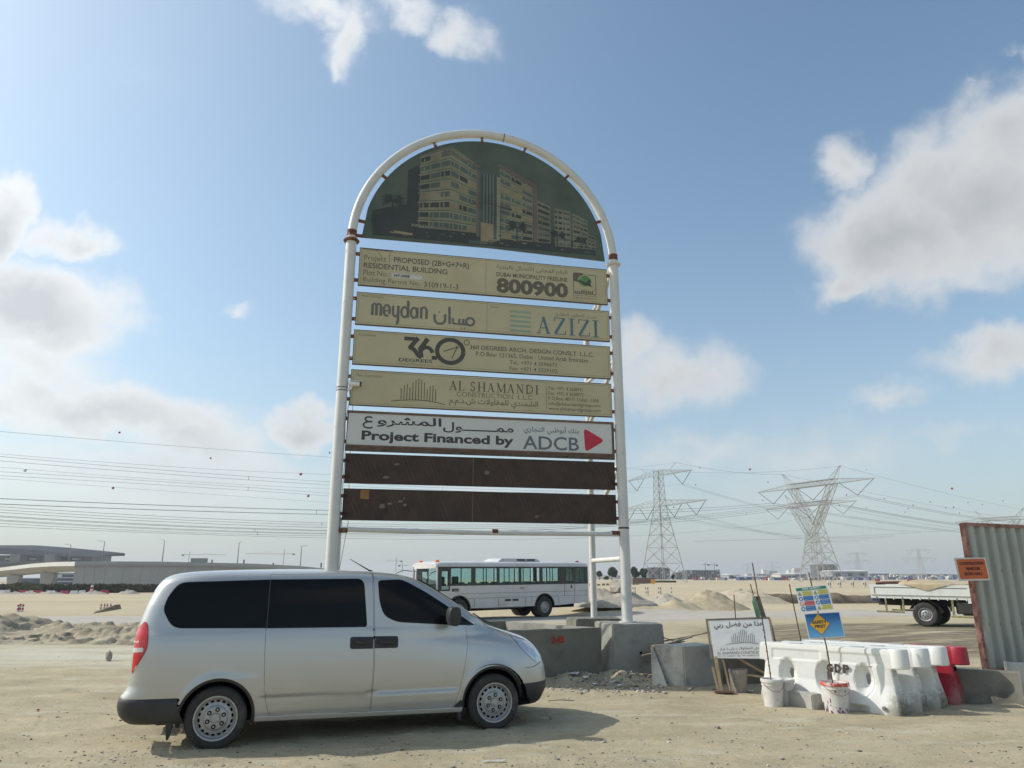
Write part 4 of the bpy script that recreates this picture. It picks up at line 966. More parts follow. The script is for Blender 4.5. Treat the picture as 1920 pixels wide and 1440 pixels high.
def tower_logo(x0, x1, z0, z1, y, m, par):
    h = [.42, .5, .58, .62, .52, .44, .66, .78, .9, 1.0, .98, .9, .8, .42, .5, .6, .62, .58, .5, .42]; h = [.58, .70, .76, .62, .84, .94, 1.0, .96, .86, .60, .72, .76, .62]
    o = []
    for i, q in enumerate(h): x = .18 + .64 * i / (len(h) - 1); o.append(([(x, .12), (x, q)], .028))
    o.append(([(0, .04), (.15, .09), (.35, .125), (.5, .135), (.68, .12), (.85, .07), (1, 0)], .028))
    return bars(o, x0, x1, z0, z1, y, m, par, 'logo')
b4 = board(.15, 5.54, 5.055, 5.78, M_CREAM); b4['label'] = 'board with the main contractor name and a skyline logo'
text('Main Contractor :', .25, .80, 5.635, 5.70, Y_, M_INK2, b4)
tower_logo(.95, 2.02, 5.15, 5.66, Y_, M_360, b4)
serif('AL SHAMANDI', 2.10, 3.98, 5.46, 5.655, Y_, M_INK, b4)
text('CONSTRUCTION  L.L.C', 2.25, 3.82, 5.335, 5.435, Y_, M_INK2, b4, bold=.004)
text(arab('الشمندي للمقاولات ش.ذ.م.م'), 2.10, 3.94, 5.135, 5.31, Y_, M_INK, b4, bold=.012)
vline(4.11, 5.16, 5.66, b4, .012)
for k, (t_, xe) in enumerate((('Tel.: +971 4 2638971', 4.90), ('Fax: +971 4 2638972', 4.92), ('P.O.Box: 48171 Dubai - UAE', 5.25), ('info@alshamandigroup.com', 5.28), ('www.alshamandigroup.com', 5.28))):
    z = 5.575 - k * .108; text(t_, 4.16, xe, z - (.02 if k > 2 else 0), z + .075, Y_, M_INK, b4, bold=.006)

b5 = MB().box(.13, 5.56, -.03, .04, 4.16, 4.95).build('name_board', M_BRFR, BB); b5['label'] = 'white lender board with a crimson triangle mark, in a brown frame'
MB().flat([(.14, 4.28), (5.50, 4.25), (5.50, 4.90), (.16, 4.935)], -.034).build('face', M_WHB, b5)
MB().box(.135, 5.55, -.046, -.032, 4.16, 4.205).build('lower_lip', M_EDGE, b5); MB().box(.14, 5.55, -.05, -.034, 4.90, 4.945).build('upper_lip', M_BRFR, b5); MB().box(.135, 5.55, -.052, -.034, 4.245, 4.275).build('upper_lip', M_BRFR, b5)
Y5 = -.036
text(arab('المشرو'), .70, 1.96, 4.645, 4.865, Y5, M_BLACK, b5, bold=.02); bars([(arc(.52, .76, .30, .17, 35, 215, 12) + [(.45, .55), (.80, .56)], .13), ([(.45, .56)] + arc(.52, .29, .42, .24, 115, 318, 16), .13)], .42, .66, 4.60, 4.85, Y5, M_BLACK, b5); text(arab('ممـــــــول'), 1.99, 3.42, 4.585, 4.80, Y5, M_BLACK, b5, bold=.02)
text('Project Financed by', .42, 3.42, 4.32, 4.56, Y5, M_BLACK, b5, bold=.035)
text(arab('بنك أبوظبي التجاري'), 3.63, 4.79, 4.62, 4.81, Y5, M_ADCB, b5, bold=.008)
text('ADCB', 3.61, 4.79, 4.31, 4.59, Y5, M_ADCB, b5, bold=.012)
tri_ = rnd([(4.90, 4.80), (5.35, 4.55), (4.92, 4.29)], .10, 6); MB().flat(tri_, Y5).build('logo_triangle', M_PINKR, b5, fix=False)
# two bare brown panels, made of two sheets each, ribbed backing and torn scraps
for (zt, zb), seed in (((4.11, 3.54), 1), ((3.44, 2.85), 2)):
    o = MB().box(.14, 5.55, -.02, .03, zb, zt).build('bare_panel', M_BROWN, BB); o['label'] = 'upper bare brown panel' if seed == 1 else 'lower bare brown panel with torn paper scraps'
    rr = random.Random(seed)
    rb = MB()
    for i in range(64):
        x = .2 + i * .083; h_ = zt - zb - .06
        if i % 8 in (6, 7): continue
        off = (i % 8) * .0
        rb.add([(x, -.0235, zt - .05 - .0 * h_), (x + .015, -.0235, zt - .05), (x + .21, -.0235, zb + .05), (x + .195, -.0235, zb + .05)], [(0, 1, 2, 3)])
    q = rb.build('glue_ribs', mat('glue_ribs', (.085, .050, .032), .85, var=.5, scale=4), o, fix=False); q['kind'] = 'stuff'
    MB().box(2.60, 2.612, -.0262, -.0205, zb + .02, zt - .02).build('sheet_joint', mat('pale_joint', (.16, .12, .10), .7), o)
    for k in range(3 if seed == 1 else 6):
        x = rr.uniform(.4, 5.3) if seed == 1 else (rr.uniform(.45, 1.3) if k < 5 else rr.uniform(3.8, 5.0)); z = rr.uniform(zb + .1, zt - .15); w_ = rr.uniform(.03, .14); h_ = rr.uniform(.02, .07)
        MB().flat([(x, z), (x + w_ * .6, z - .01), (x + w_, z + .01), (x + w_ * .9, z + h_), (x + w_ * .3, z + h_ * 1.2), (x + .01, z + h_ * .7)], -.0245 - .0003 * k).build('paper_scrap', mat('paper_scrap', (.19, .15, .11), .8, var=.3), o, fix=False)
    if seed == 2: MB().flat([(.45, 3.25), (.62, 3.245), (.62, 3.42), (.46, 3.42)], -.0268).build('paper_scrap', mat('orange_scrap', (.30, .15, .05), .8, var=.2), o, fix=False)
# arched picture board
m_g = lambda n, c, v=.25: mat(n, c, .45, var=v, scale=1.6, detail=7)
P_SKY = m_g('print_sky', (.082, .100, .066)); P_DK = m_g('print_dark', (.045, .046, .036)); P_W1 = m_g('print_wall', (.20, .192, .108), .35); P_W2 = m_g('print_wall_warm', (.245, .19, .11), .35); P_GL = m_g('print_glass', (.085, .105, .085), .35); P_FR = m_g('print_frame', (.155, .115, .09), .2); P_LT = m_g('print_light', (.25, .24, .16), .25); P_PALM = m_g('print_palm', (.042, .045, .034))
def arch_w(z):
    """half width of the picture board at height z"""
    zc = SP + .05; r = 2.70; return math.sqrt(max(0, r * r - (z - zc) ** 2)) if z > 9.3 else min(2.66, math.sqrt(max(0, r * r - (9.3 - zc) ** 2)))
zc = SP + .05; cxm = PX / 2
ol = [(.20, 8.635), (2.9, 8.665), (5.50, 8.60)] + [(cxm + 2.66 * math.cos(t), zc + 2.66 * math.sin(t)) for t in np.linspace(R(14), R(164), 44)] 
pb = MB().prism(ol, -.015, .02).build('picture_board', P_SKY, BB); pb['label'] = 'arched board with a faded dark green picture of apartment blocks'
rj = random.Random(9)
for t in (R(171), R(146), R(116), R(93), R(72), R(48), R(21)):
    a = (cxm + 2.62 * math.cos(t), 0, zc + 2.62 * math.sin(t)); b = (cxm + 2.80 * math.cos(t), 0, zc + 2.80 * math.sin(t)); MB().bar(a, b, .06, .05).build('bracket', M_RUST, BB)
MB().box(.08, .22, -.02, .02, 8.64, 8.70).build('bracket', M_RUST, BB)
def inside(x, z): return (x - cxm) ** 2 + (z - zc) ** 2 < 2.6 ** 2 and z > 8.70 and .27 < x < 5.43
prints = {}
def pr(poly, m, lay):
    # clip by shrinking columns: sample polygon as quad strips inside the arch
    if all(inside(x, z) for x, z in poly): prints.setdefault((m.name, lay), MB()).flat(poly, -.0158 - lay * .0006 - .00002 * (len(prints.get((m.name, lay), MB()).f) % 20))
def quad(x0, x1, zl0, zl1, zr0, zr1, m, lay, n=8):
    for i in range(n):
        a, b = i / n, (i + 1) / n; f = lambda t, p, q: p + (q - p) * t
        pr([(f(a, x0, x1), f(a, zl0, zr0)), (f(b, x0, x1), f(b, zl0, zr0)), (f(b, x0, x1), f(b, zl1, zr1)), (f(a, x0, x1), f(a, zl1, zr1))], m, lay)
quad(.28, 5.42, 8.71, 8.98, 8.71, 9.02, P_DK, 0, 40)
def block(x0, x1, zb, hl, hr, floors, cols, warm, lay=1):
    """a street-side block in slanting perspective: hl, hr = heights of its left and right ends"""
    quad(x0, x1, zb, zb + hl, zb, zb + hr, P_W1, lay, 12)
    for k in range(floors):
        a0 = (k + .16) / floors; a1 = (k + .66) / floors
        for c in range(cols):
            u0, u1 = (c + .06) / cols, (c + .94) / cols; xa, xb = x0 + (x1 - x0) * u0, x0 + (x1 - x0) * u1; ha, hb = hl + (hr - hl) * u0, hl + (hr - hl) * u1
            m_ = (P_GL, P_W2, P_GL, P_DK, P_GL)[rj.randrange(5)] if warm else (P_GL, P_DK)[rj.randrange(2)]
            quad(xa, xb, zb + ha * a0, zb + ha * a1, zb + hb * a0, zb + hb * a1, m_, lay + 1, 1)
            if rj.random() < .6:
                w_ = (xb - xa) * .5; quad(xa + (xb - xa) * .3, xa + (xb - xa) * .3 + .03, zb + ha * a0, zb + ha * a1, zb + ha * a0, zb + ha * a1, P_W1, lay + 2, 1)
        quad(x0 - .03, x1 + .01, zb + hl * (k + .70) / floors, zb + hl * (k + .80) / floors, zb + hr * (k + .70) / floors, zb + hr * (k + .80) / floors, P_LT, lay + 2, 12)
        quad(x0 - .03, x1 + .01, zb + hl * (k + .80) / floors, zb + hl * (k + .86) / floors, zb + hr * (k + .80) / floors, zb + hr * (k + .86) / floors, P_DK, lay + 2, 12)
block(1.36, 2.02, 8.98, 1.72, 2.05, 8, 3, True)
block(2.02, 2.60, 8.98, 2.05, 1.66, 8, 3, True)
quad(1.10, 1.36, 8.98, 10.3, 8.98, 10.5, P_DK, 1, 6); quad(.28, 1.10, 8.98, 9.25, 8.98, 9.5, P_DK, 1, 8)
quad(2.60, 2.66, 8.9, 10.55, 8.9, 10.5, P_FR, 4, 2); quad(1.55, 2.66, 10.98, 11.04, 10.56, 10.62, P_FR, 4, 14)
quad(2.66, 3.05, 8.9, 10.5, 8.9, 10.45, P_GL, 1, 4)
for i in range(9): x = 2.72 + i * .035; quad(x, x + .012, 9.15, 10.45, 9.15, 10.43, P_LT if i % 2 else P_DK, 3, 1)
quad(2.70, 2.98, 8.8, 9.25, 8.8, 9.22, P_W2, 4, 2)
quad(3.05, 3.12, 8.85, 10.4, 8.85, 10.38, P_LT, 4, 2)
block(3.12, 3.86, 8.9, 1.72, 1.34, 9, 3, True); quad(3.08, 3.96, 10.66, 10.73, 10.22, 10.29, P_FR, 4, 8); quad(3.88, 3.96, 8.9, 10.27, 8.9, 10.23, P_FR, 4, 2)
block(3.96, 4.26, 8.9, 1.02, .90, 7, 1, False)
block(4.36, 4.72, 8.85, .92, .88, 7, 2, False); block(4.78, 5.12, 8.85, .84, .70, 7, 2, False); block(5.12, 5.30, 8.85, .38, .30, 4, 1, False)
def palm(x, z, s, lay=6):
    quad(x - .014 * s, x + .014 * s, z - .45 * s, z, z - .45 * s, z, P_PALM, lay, 1)
    for k in range(13):
        a = math.pi * (k / 12 * 1.3 - .15); L_ = .27 * s * (1 + .15 * math.sin(k * 5)); dx, dz = math.cos(a) * L_, math.sin(a) * L_ * .8 - .03
        pr([(x, z - .02), (x + dx * .5 + .02, z + dz * .5 + .05 * s), (x + dx, z + dz - .03 * s), (x + dx * .5, z + dz * .5 - .02 * s)], P_PALM, lay + k % 3)
palm(3.50, 9.22, 1.0); palm(4.42, 9.12, .8); palm(.80, 9.55, 1.05); palm(4.95, 9.05, .6)
for i in range(40): x = rj.uniform(.5, 5.3); z = rj.uniform(8.74, 8.97); quad(x, x + rj.uniform(.02, .12), z, z + .03, z, z + .025, (P_GL, P_W1, P_DK, P_GL)[rj.randrange(4)], 5, 1)
quad(.85, 1.25, 8.80, 8.86, 8.78, 8.83, P_W2, 6, 2); quad(2.45, 2.85, 8.73, 8.80, 8.73, 8.79, P_GL, 6, 2)
for (mn, lay), mb in prints.items(): q = mb.build('print', MATS[mn], pb, fix=False); q['kind'] = 'stuff'
text('RESIDENCES', 1.22, 1.95, 8.995, 9.05, -.0212, P_LT, pb, bold=.01)
bars([([(.5, 0), (.48, .5), (.5, .74), (.5, .98)], .012), ([(0, 1), (.3, .96), (.5, .94), (.95, .90)], .012), ([(.5, .94), (.95, .90)], .03), ([(-.4, .98), (.1, 1.0)], .008), ([(1.1, .92), (1.9, .98)], .006)], 2.85, 3.42, 8.68, 9.72, -.0225, M_BLACK, pb, 'crack')
# dangling cables on the left post
MB().tube([(.12, -.02, 5.55), (.16, -.05, 5.2), (.10, -.06, 4.7), (.13, -.05, 4.1), (.12, -.05, 3.0), (.02, .1, 1.2)], .006, 5).build('cable', M_BLACK, BB)
MB().tube([(.22, .1, 5.1), (.22, .12, 4.0), (.26, .1, 2.8), (.05, .15, 1.2)], .005, 5).build('cable', M_BLACK, BB)
MB().tube([(.115, .06, 2.9), (.118, .06, 1.9), (.10, .06, 1.1)], .035, 8).build('conduit', M_PIPE, BB, smooth=True)
bpy.context.view_layer.update()
def onbb(x, y, z): return BB.matrix_world @ Vector((x, y, z))
# security camera strapped to the left post
cc = thing('security_camera', 'small white bullet security camera strapped to the left billboard post', 'security camera', onbb(.0, 0, 5.33), SA)
M_WPL = mat('white_plastic', (.72, .72, .70), .4, var=.04)
MB().tube([(.10, -.05, .02), (.16, -.10, .02), (.19, -.12, .10)], .02, 8).build('arm', M_WPL, cc, smooth=True)
MB().tube([(.12, -.14, .13), (.33, -.15, .12)], .046, 14).build('housing', M_WPL, cc, smooth=True)
MB().tube([(.33, -.15, .12), (.365, -.151, .118)], .043, 14).build('lens', M_BLACK, cc, smooth=True); MB().box(.14, .40, -.20, -.10, .167, .175).build('hood', M_WPL, cc)
for zz in (.0, .06): MB().tube([(0, 0, zz), (0, 0, zz + .014)], .113, 18).build('strap', M_BLACK, cc, smooth=True)
# ------------------------------------------------------------------ concrete pieces
def conc_mat(name, c, seed=0):
    return mat(name, c, .92, var=.16, scale=2.2, bump=.5, bscale=16, stain=tuple(v * .48 for v in c), sscale=1.5 + seed * .3, slo=.52, shi=.72, detail=9)
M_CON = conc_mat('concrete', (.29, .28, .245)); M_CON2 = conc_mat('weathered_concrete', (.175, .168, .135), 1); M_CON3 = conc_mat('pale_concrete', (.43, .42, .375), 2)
M_SPRAY = mat('red_spray_paint', (.42, .035, .03), .8, var=.3, scale=20)
def rough_box(p, name, m, parent=None, sub=16, amp=.012, seed=0, bevel=.02):
    """eight corners -> box with worn edges and uneven faces"""
    bm = bmesh.new(); vs = [bm.verts.new(q) for q in p]
    for f in [(3, 2, 1, 0), (4, 5, 6, 7), (0, 1, 5, 4), (1, 2, 6, 5), (2, 3, 7, 6), (3, 0, 4, 7)]: bm.faces.new([vs[i] for i in f])
    bmesh.ops.bevel(bm, geom=bm.edges[:], offset=bevel, segments=2, affect='EDGES')
    bmesh.ops.subdivide_edges(bm, edges=[e for e in bm.edges if e.calc_length() > .15], cuts=sub, use_grid_fill=True)
    bmesh.ops.recalc_face_normals(bm, faces=bm.faces); r = random.Random(seed)
    for v in bm.verts:
        q = v.co; k = float(fbm(np.array([q.x * 4 + seed * 7 + q.z * 3]), np.array([q.y * 4 + q.z * 5]), 3)); v.co = q + v.normal * k * amp * 2
    me = bpy.data.meshes.new(name); bm.to_mesh(me); bm.free(); me.materials.append(m); me.polygons.foreach_set('use_smooth', [True] * len(me.polygons)); me.set_sharp_from_angle(angle=R(30))
    return link(name, me, parent)
def obox(c, u, v, lu, lv, z0, z1, taper=0.):
    c = Vector((c[0], c[1])); u = Vector(u).normalized(); v = Vector(v).normalized()
    b = [c, c + u * lu, c + u * lu + v * lv, c + v * lv]; t = [c + (u + v) * taper, c + u * (lu - taper) + v * taper, c + u * (lu - taper) + v * (lv - taper), c + (u) * taper + v * (lv - taper)]
    return [(q.x, q.y, z0) for q in b] + [(q.x, q.y, z1) for q in t]
ca, sa_ = math.cos(SA), math.sin(SA)
def footing(sx, sy, w, d, h, label, seed, m=M_CON):
    c = Vector((-3.32 + ca * sx - sa_ * sy, 13.71 + sa_ * sx + ca * sy)); c0 = (c.x - ca * w / 2 + sa_ * d / 2, c.y - sa_ * w / 2 - ca * d / 2)
    t = thing('concrete_footing', label, 'concrete block', (0, 0, 0), group='concrete footings under the billboard posts')
    rough_box(obox(c0, (ca, sa_), (-sa_, ca), w, d, -.05, h, .035), 'block', m, t, seed=seed)
    MB().tube([(c0[0] + ca * w * .52 + sa_ * .001, c0[1] + sa_ * w * .52 - ca * -.0, h * .47), (c0[0] + ca * w * .52 + sa_ * .02, c0[1] + sa_ * w * .52 - ca * .02, h * .47)], .022, 8).build('tie_hole', M_DARK, t)
    return t
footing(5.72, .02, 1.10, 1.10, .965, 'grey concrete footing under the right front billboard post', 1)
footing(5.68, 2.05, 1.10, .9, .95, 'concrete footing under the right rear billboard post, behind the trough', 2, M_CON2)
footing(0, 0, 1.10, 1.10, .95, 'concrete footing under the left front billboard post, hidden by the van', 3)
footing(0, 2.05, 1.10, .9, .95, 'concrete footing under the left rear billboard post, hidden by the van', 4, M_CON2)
# open concrete trough
A = Vector((1.68, 14.35)); u = Vector((-.915, -.40)).normalized(); v = Vector((-.62, .785)).normalized()
tt = thing('concrete_trough', 'open topped dark concrete trough with a red spray painted number, right of the van', 'concrete trough')
lu, lv, th_ = 3.1, 2.9, .14
def wallp(c, u_, v_, a, b, z1=.90): return obox(c, u_, v_, a, b, -.05, z1, .004)
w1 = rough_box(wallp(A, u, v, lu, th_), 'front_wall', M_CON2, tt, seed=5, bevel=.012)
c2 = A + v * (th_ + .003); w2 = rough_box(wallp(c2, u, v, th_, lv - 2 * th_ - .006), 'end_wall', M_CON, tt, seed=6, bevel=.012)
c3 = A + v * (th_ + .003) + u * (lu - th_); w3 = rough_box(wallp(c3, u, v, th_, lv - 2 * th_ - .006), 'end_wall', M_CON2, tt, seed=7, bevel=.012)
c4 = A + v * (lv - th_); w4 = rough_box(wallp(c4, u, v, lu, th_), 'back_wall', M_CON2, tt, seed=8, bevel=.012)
c5 = A + u * th_ + v * th_; rough_box(obox(c5, u, v, lu - 2 * th_, lv - 2 * th_, -.04, .12), 'floor_slab', M_CON2, tt, seed=9)
txo = text('2-45', 0, .26, 0, .12, 0, M_SPRAY, tt, bold=.05)
p0 = A + u * 1.06; n_ = Vector((-u.y, u.x)); n_ = n_ if n_.y < 0 else -n_
txo.location = (p0.x + n_.x * .026, p0.y + n_.y * .026, .66); txo.rotation_euler = (0, 0, math.atan2(-u.y, -u.x))
# low block with a flared end
t = thing('concrete_block', 'low wedge ended concrete block between the footing and the poster board', 'concrete block')
K = (2.93, 13.15); rough_box(obox(K, (.87, .5), (-.70, .71), 1.0, .62, -.05, .66, .01), 'block', M_CON3, t, seed=10)
MB().hexa([(2.42, 13.42, -.03), (2.66, 13.20, -.03), (2.60, 13.62, -.03), (2.5, 13.7, -.03), (2.45, 13.60, .62), (2.49, 13.57, .62), (2.52, 13.63, .62), (2.48, 13.66, .62)]).build('buttress', M_CON3, t, bevel=.008)
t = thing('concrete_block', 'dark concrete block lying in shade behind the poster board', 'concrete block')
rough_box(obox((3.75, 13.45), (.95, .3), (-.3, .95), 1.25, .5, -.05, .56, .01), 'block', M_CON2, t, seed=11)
# sagging plank and scrap wood pile behind the low block
M_WOOD = mat('raw_timber', (.36, .26, .155), .8, var=.22, scale=3, bump=.3, bscale=30, stretch=(1, 1, 6)); M_WOODG = mat('grey_timber', (.20, .175, .14), .85, var=.3, scale=4, bump=.3, bscale=30)
rr = random.Random(3)
wt = thing('scrap_timber', 'tangle of broken boards and rebar scraps behind the low concrete block', 'scrap wood')
for i in range(15):
    x = 3.25 + rr.uniform(-.65, .75); y = 14.6 + rr.uniform(-.25, .5); a = rr.uniform(-.7, .7); L_ = rr.uniform(.25, .7); z = .42 + rr.uniform(0, .2)
    MB().bar((x - L_ * math.cos(a), y - L_ * math.sin(a), z), (x + L_ * math.cos(a), y + L_ * math.sin(a), z + rr.uniform(-.12, .2)), rr.uniform(.03, .1), .02).build('board', M_WOOD if rr.random() < .45 else M_WOODG, wt)
MB().hexa([(2.6, 14.35, -.03), (4.0, 14.7, -.03), (3.8, 15.4, -.03), (2.5, 15.1, -.03), (2.9, 14.5, .40), (3.9, 14.8, .42), (3.7, 15.1, .42), (2.8, 15.0, .40)]).build('rubble_core', M_CON2, wt, bevel=.05)
p_ = [(3.1, 14.4, .56), (3.3, 14.3, .66), (3.5, 14.35, .55)]
MB().tube([(2.85, 14.5, .72), (3.4, 14.4, .55)], .010, 5).build('rod', M_RUST, wt)

# ------------------------------------------------------------------ poster board
pt = thing('poster_board', 'white arabic poster with a skyline logo nailed to a timber board on wooden legs', 'poster board', (3.25, 12.62, 0), rot=(R(-7), 0, R(-9)))
M_POST = mat('poster_vinyl', (.80, .80, .79), .45, var=.03, scale=2, bump=.25, bscale=3.5)
cor = [(.02, 1.125), (.99, 1.165), (1.03, .54), (.06, .535)]
MB().prism([(a, b) for a, b in cor], .0, .018).build('plywood', M_WOODG, pt)
# wrinkled sheet
n = 36; v = []; f = []
for j in range(n + 1):
    for i in range(n + 1):
        a, b = i / n, j / n; x = (cor[0][0] * (1 - a) + cor[1][0] * a) * (1 - b) + (cor[3][0] * (1 - a) + cor[2][0] * a) * b; z = (cor[0][1] * (1 - a) + cor[1][1] * a) * (1 - b) + (cor[3][1] * (1 - a) + cor[2][1] * a) * b
        w_ = float(fbm(np.array([x * 2.5 + z * 6]), np.array([z * 7 - x * 3.]), 3)); v.append((x, -.004 + min(0, -.006 * w_), z + (.006 * w_ if j == n else 0)))
for j in range(n):
    for i in range(n): q = j * (n + 1) + i; f.append((q, q + 1, q + n + 2, q + n + 1))
MB().add(v, f).build('poster_sheet', M_POST, pt, smooth=True)
for a, b in (((-.01, 1.15), (.03, .52)), ((1.0, 1.18), (1.05, .52)), ((.0, 1.135), (1.0, 1.175))): MB().bar((a[0], .008, a[1]), (b[0], .008, b[1]), .03, .03, up=(0, 1, 0)).build('frame_batten', M_WOODG if a[0] < .5 else M_WOOD, pt)
MB().bar((.09, .03, .56), (.14, -.0, .0), .075, .045).build('leg', M_WOOD, pt); MB().bar((.20, .05, .56), (.27, .0, .03), .05, .03).build('leg', M_WOOD, pt); MB().bar((.03, .03, .40), (.09, .0, .03), .03, .03).build('leg', M_WOOD, pt)
MB().bar((.96, .1, .60), (1.02, .35, .0), .06, .045).build('leg', M_WOOD, pt); MB().bar((1.0, .02, 1.15), (1.16, .5, .62), .05, .035).build('brace', M_WOODG, pt)
MB().bar((.42, .12, .56), (1.15, .2, .16), .07, .03).build('brace', M_WOOD, pt); MB().bar((.30, .2, .33), (1.0, .15, .24), .06, .03).build('brace', M_WOOD, pt)
MB().box(.02, .32, -.15, .12, .012, .045).build('foot_board', mat('dark_board', (.16, .10, .07), .8), pt)
Yp = -.019
def tilt(x, z): return z + (x - .5) * .035
def ptext(o):
    me = o.data; 
    for q in me.vertices: q.co.z += (q.co.x - .5) * .04
    return o
ptext(text(arab('هذا من فضل ربي'), .10, .90, .99, 1.11, Yp, M_BLACK, pt, bold=.015))
ptext(tower_logo(.27, .83, .745, .985, Yp, mat('poster_ink', (.03, .03, .03), .6), pt))
ptext(text(arab('الشمندي للمقاولات ش.ذ.م.م'), .17, .95, .655, .715, Yp, M_BLACK, pt)); ptext(text('AL SHAMANDI CONSTRUCTIONAL', .12, .98, .605, .645, Yp, M_BLACK, pt))
ptext(text('TEL: +971 42638971, FAX: +971 42638972, P.O.BOX: 48171', .12, .96, .565, .588, Yp, M_BLACK, pt))

# ------------------------------------------------------------------ buckets and rods
M_BKT = mat('white_bucket', (.62, .60, .57), .5, var=.06, stain=(.42, .36, .32), sscale=7, slo=.5, shi=.75, scale=4); M_CPAT = mat('dried_paint', (.16, .06, .15), .7, var=.5, scale=10)
M_CCON = mat('cast_concrete', (.30, .27, .235), .9, var=.25, scale=5, bump=.7, bscale=18, stain=(.16, .13, .12), sscale=5)
M_BAR = mat('rebar_rust', (.12, .055, .035), .85, var=.5, scale=30, bump=.4, bscale=90)
def bucket(x, y, h, r0, r1, label, rim=None, shell=True, splash=False):
    t = thing('bucket', label, 'bucket', (x, y, ground_z(x, y) - .01), group='concrete filled buckets holding rods')
    MB().lathe([(r0, 0), (r0 + (r1 - r0) * .5, h * .5), (r1, h), (r1 - .012, h), (r1 - .02, h - .03), (.001, h - .028)], n=30, cap=True).build('pail', M_BKT if shell else M_CCON, t, smooth=True)
    if shell:
        MB().lathe([(r1 + .002, h - .045), (r1 + .008, h - .04), (r1 + .008, h - .004), (r1 - .001, h + .004), (r1 - .006, h)], n=30, cap=False).build('rim', rim or M_BKT, t, smooth=True)
        k = r0 + (r1 - r0) * .8; MB().lathe([(k + .001, h * .78), (k + .006, h * .785), (k + .006, h * .80), (k + .001, h * .805)], n=30, cap=False).build('ridge', M_BKT, t, smooth=True)
        MB().lathe([(.001, h - .022), (r1 - .02, h - .026)], n=24, cap=False).build('concrete_fill', M_CCON, t)
        MB().tube([((r1 + .012) * math.cos(q), (r1 + .012) * math.sin(q), h - .03 - .16 * math.sin((q + .3) * 1.0) ** 2 if False else h - .03 - .13 * math.cos((q + math.pi / 2) / 1.05) ** 2) for q in np.linspace(-math.pi, 0, 20)], .003, 5).build('handle', M_RUST, t)
    if splash:
        rs_ = random.Random(8); s_ = MB()
        for i in range(46):
            q = rs_.uniform(-math.pi, 0); z = abs(rs_.gauss(0, .05)) if i < 38 else rs_.uniform(.1, .3); rr_ = r0 + (r1 - r0) * z / h + .0022; w_ = rs_.uniform(.006, .03); hh = rs_.uniform(.01, .05); c_, s__ = math.cos, math.sin
            s_.add([(rr_ * c_(q + a / rr_), rr_ * s__(q + a / rr_), max(.002, z + b)) for a, b in ((-w_ / 2, 0), (0, -hh * .5), (w_ / 2, 0), (w_ * .3, hh), (-w_ * .3, hh * .8))], [(0, 1, 2, 3, 4)])
        o = s_.build('paint_splash', M_CPAT, t, fix=False); o['kind'] = 'stuff'
    return t
bucket(3.82, 11.42, .38, .13, .155, 'white paint bucket holding the tallest thin rod, in front of the poster board')
bucket(4.07, 11.60, .36, .11, .135, 'second white bucket tucked behind the left end of the curb stone')
bucket(4.57, 11.02, .40, .155, .185, 'white bucket with red rim and paint splashes holding the safety sign rod', rim=mat('red_rim', (.55, .07, .06), .5, stain=(.6, .5, .45), sscale=20, slo=.5, shi=.6), splash=True)
bucket(3.72, 12.76, .37, .12, .155, 'bare grey bucket shaped concrete plug under the poster board', shell=False)
def rod(label, pts, r=.0085, group='rusty rebar rods standing in buckets'):
    t = thing('rebar_rod', label, 'rod', pts[0], group=group); a = Vector(pts[0])
    MB().tube([Vector(p) - a for p in pts], r, 7).build('bar', M_BAR, t, smooth=True); return t
ra = rod('tallest thin red brown rod leaning out of the front white bucket', [(3.81, 11.42, .34), (3.765, 11.4, 1.0), (3.71, 11.4, 1.6), (3.67, 11.4, 2.03)])
for k in range(14):
    z = .05 + k * .05; MB().box(-.012 - z * .07, -.002 - z * .07 + .012, -.012, .0, z, z + .02).build('barb', mat('red_tape', (.30, .04, .04), .7), ra) if k % 2 else None
rod('rusty rod holding the two site safety signs, in the red rimmed bucket', [(4.55, 11.03, .34), (4.52, 11.04, .85), (4.475, 11.10, 1.3), (4.43, 11.18, 1.885)], .010)
rod('bare rusty rod standing behind the white barrier', [(4.90, 12.9, .0), (4.88, 12.95, .8), (4.84, 13, 1.3), (4.795, 13, 1.70)])
rod('short straight rod above the top edge of the poster board', [(3.75, 12.78, .36), (3.75, 12.76, 1.2), (3.75, 12.75, 1.53)], .008)
rod('crooked rod carrying the green bottle behind the poster board', [(4.26, 12.95, .0), (4.2, 12.92, 1.1), (4.15, 12.9, 1.4), (4.09, 12.9, 1.70)], .008)
MB().bar((4.13, 12.9, 1.50), (4.21, 12.88, 1.46), .03, .02).build('x', M_RUST)
bpy.data.objects['x'].name = 'metal_tab'; tag(bpy.data.objects['metal_tab'], 'small bent rusty metal tab wired to the crooked rod', 'metal tab')
M_GRN = mat('green_glass', (.13, .30, .19), .15, var=.3, scale=12, coat=.6)
gb_ = thing('green_bottle', 'green plastic bottle speared on the crooked rod', 'bottle', (4.175, 12.87, 1.16), rot=(0, R(-11), 0))
MB().lathe([(.02, 0), (.040, .01), (.041, .10), (.038, .13), (.041, .16), (.041, .25), (.03, .29), (.016, .32), (.016, .345)], n=18).build('bottle_body', M_GRN, gb_, smooth=True); MB().lathe([(.018, .335), (.018, .36)], n=12).build('cap', M_WPL, gb_)
gp = MB().bar((4.30, 12.93, 1.08), (4.20, 12.93, 1.50), .075, .02, up=(0, 1, 0)).build('wood_plank', M_WOODG); tag(gp, 'grey weathered plank standing behind the green bottle', 'plank')

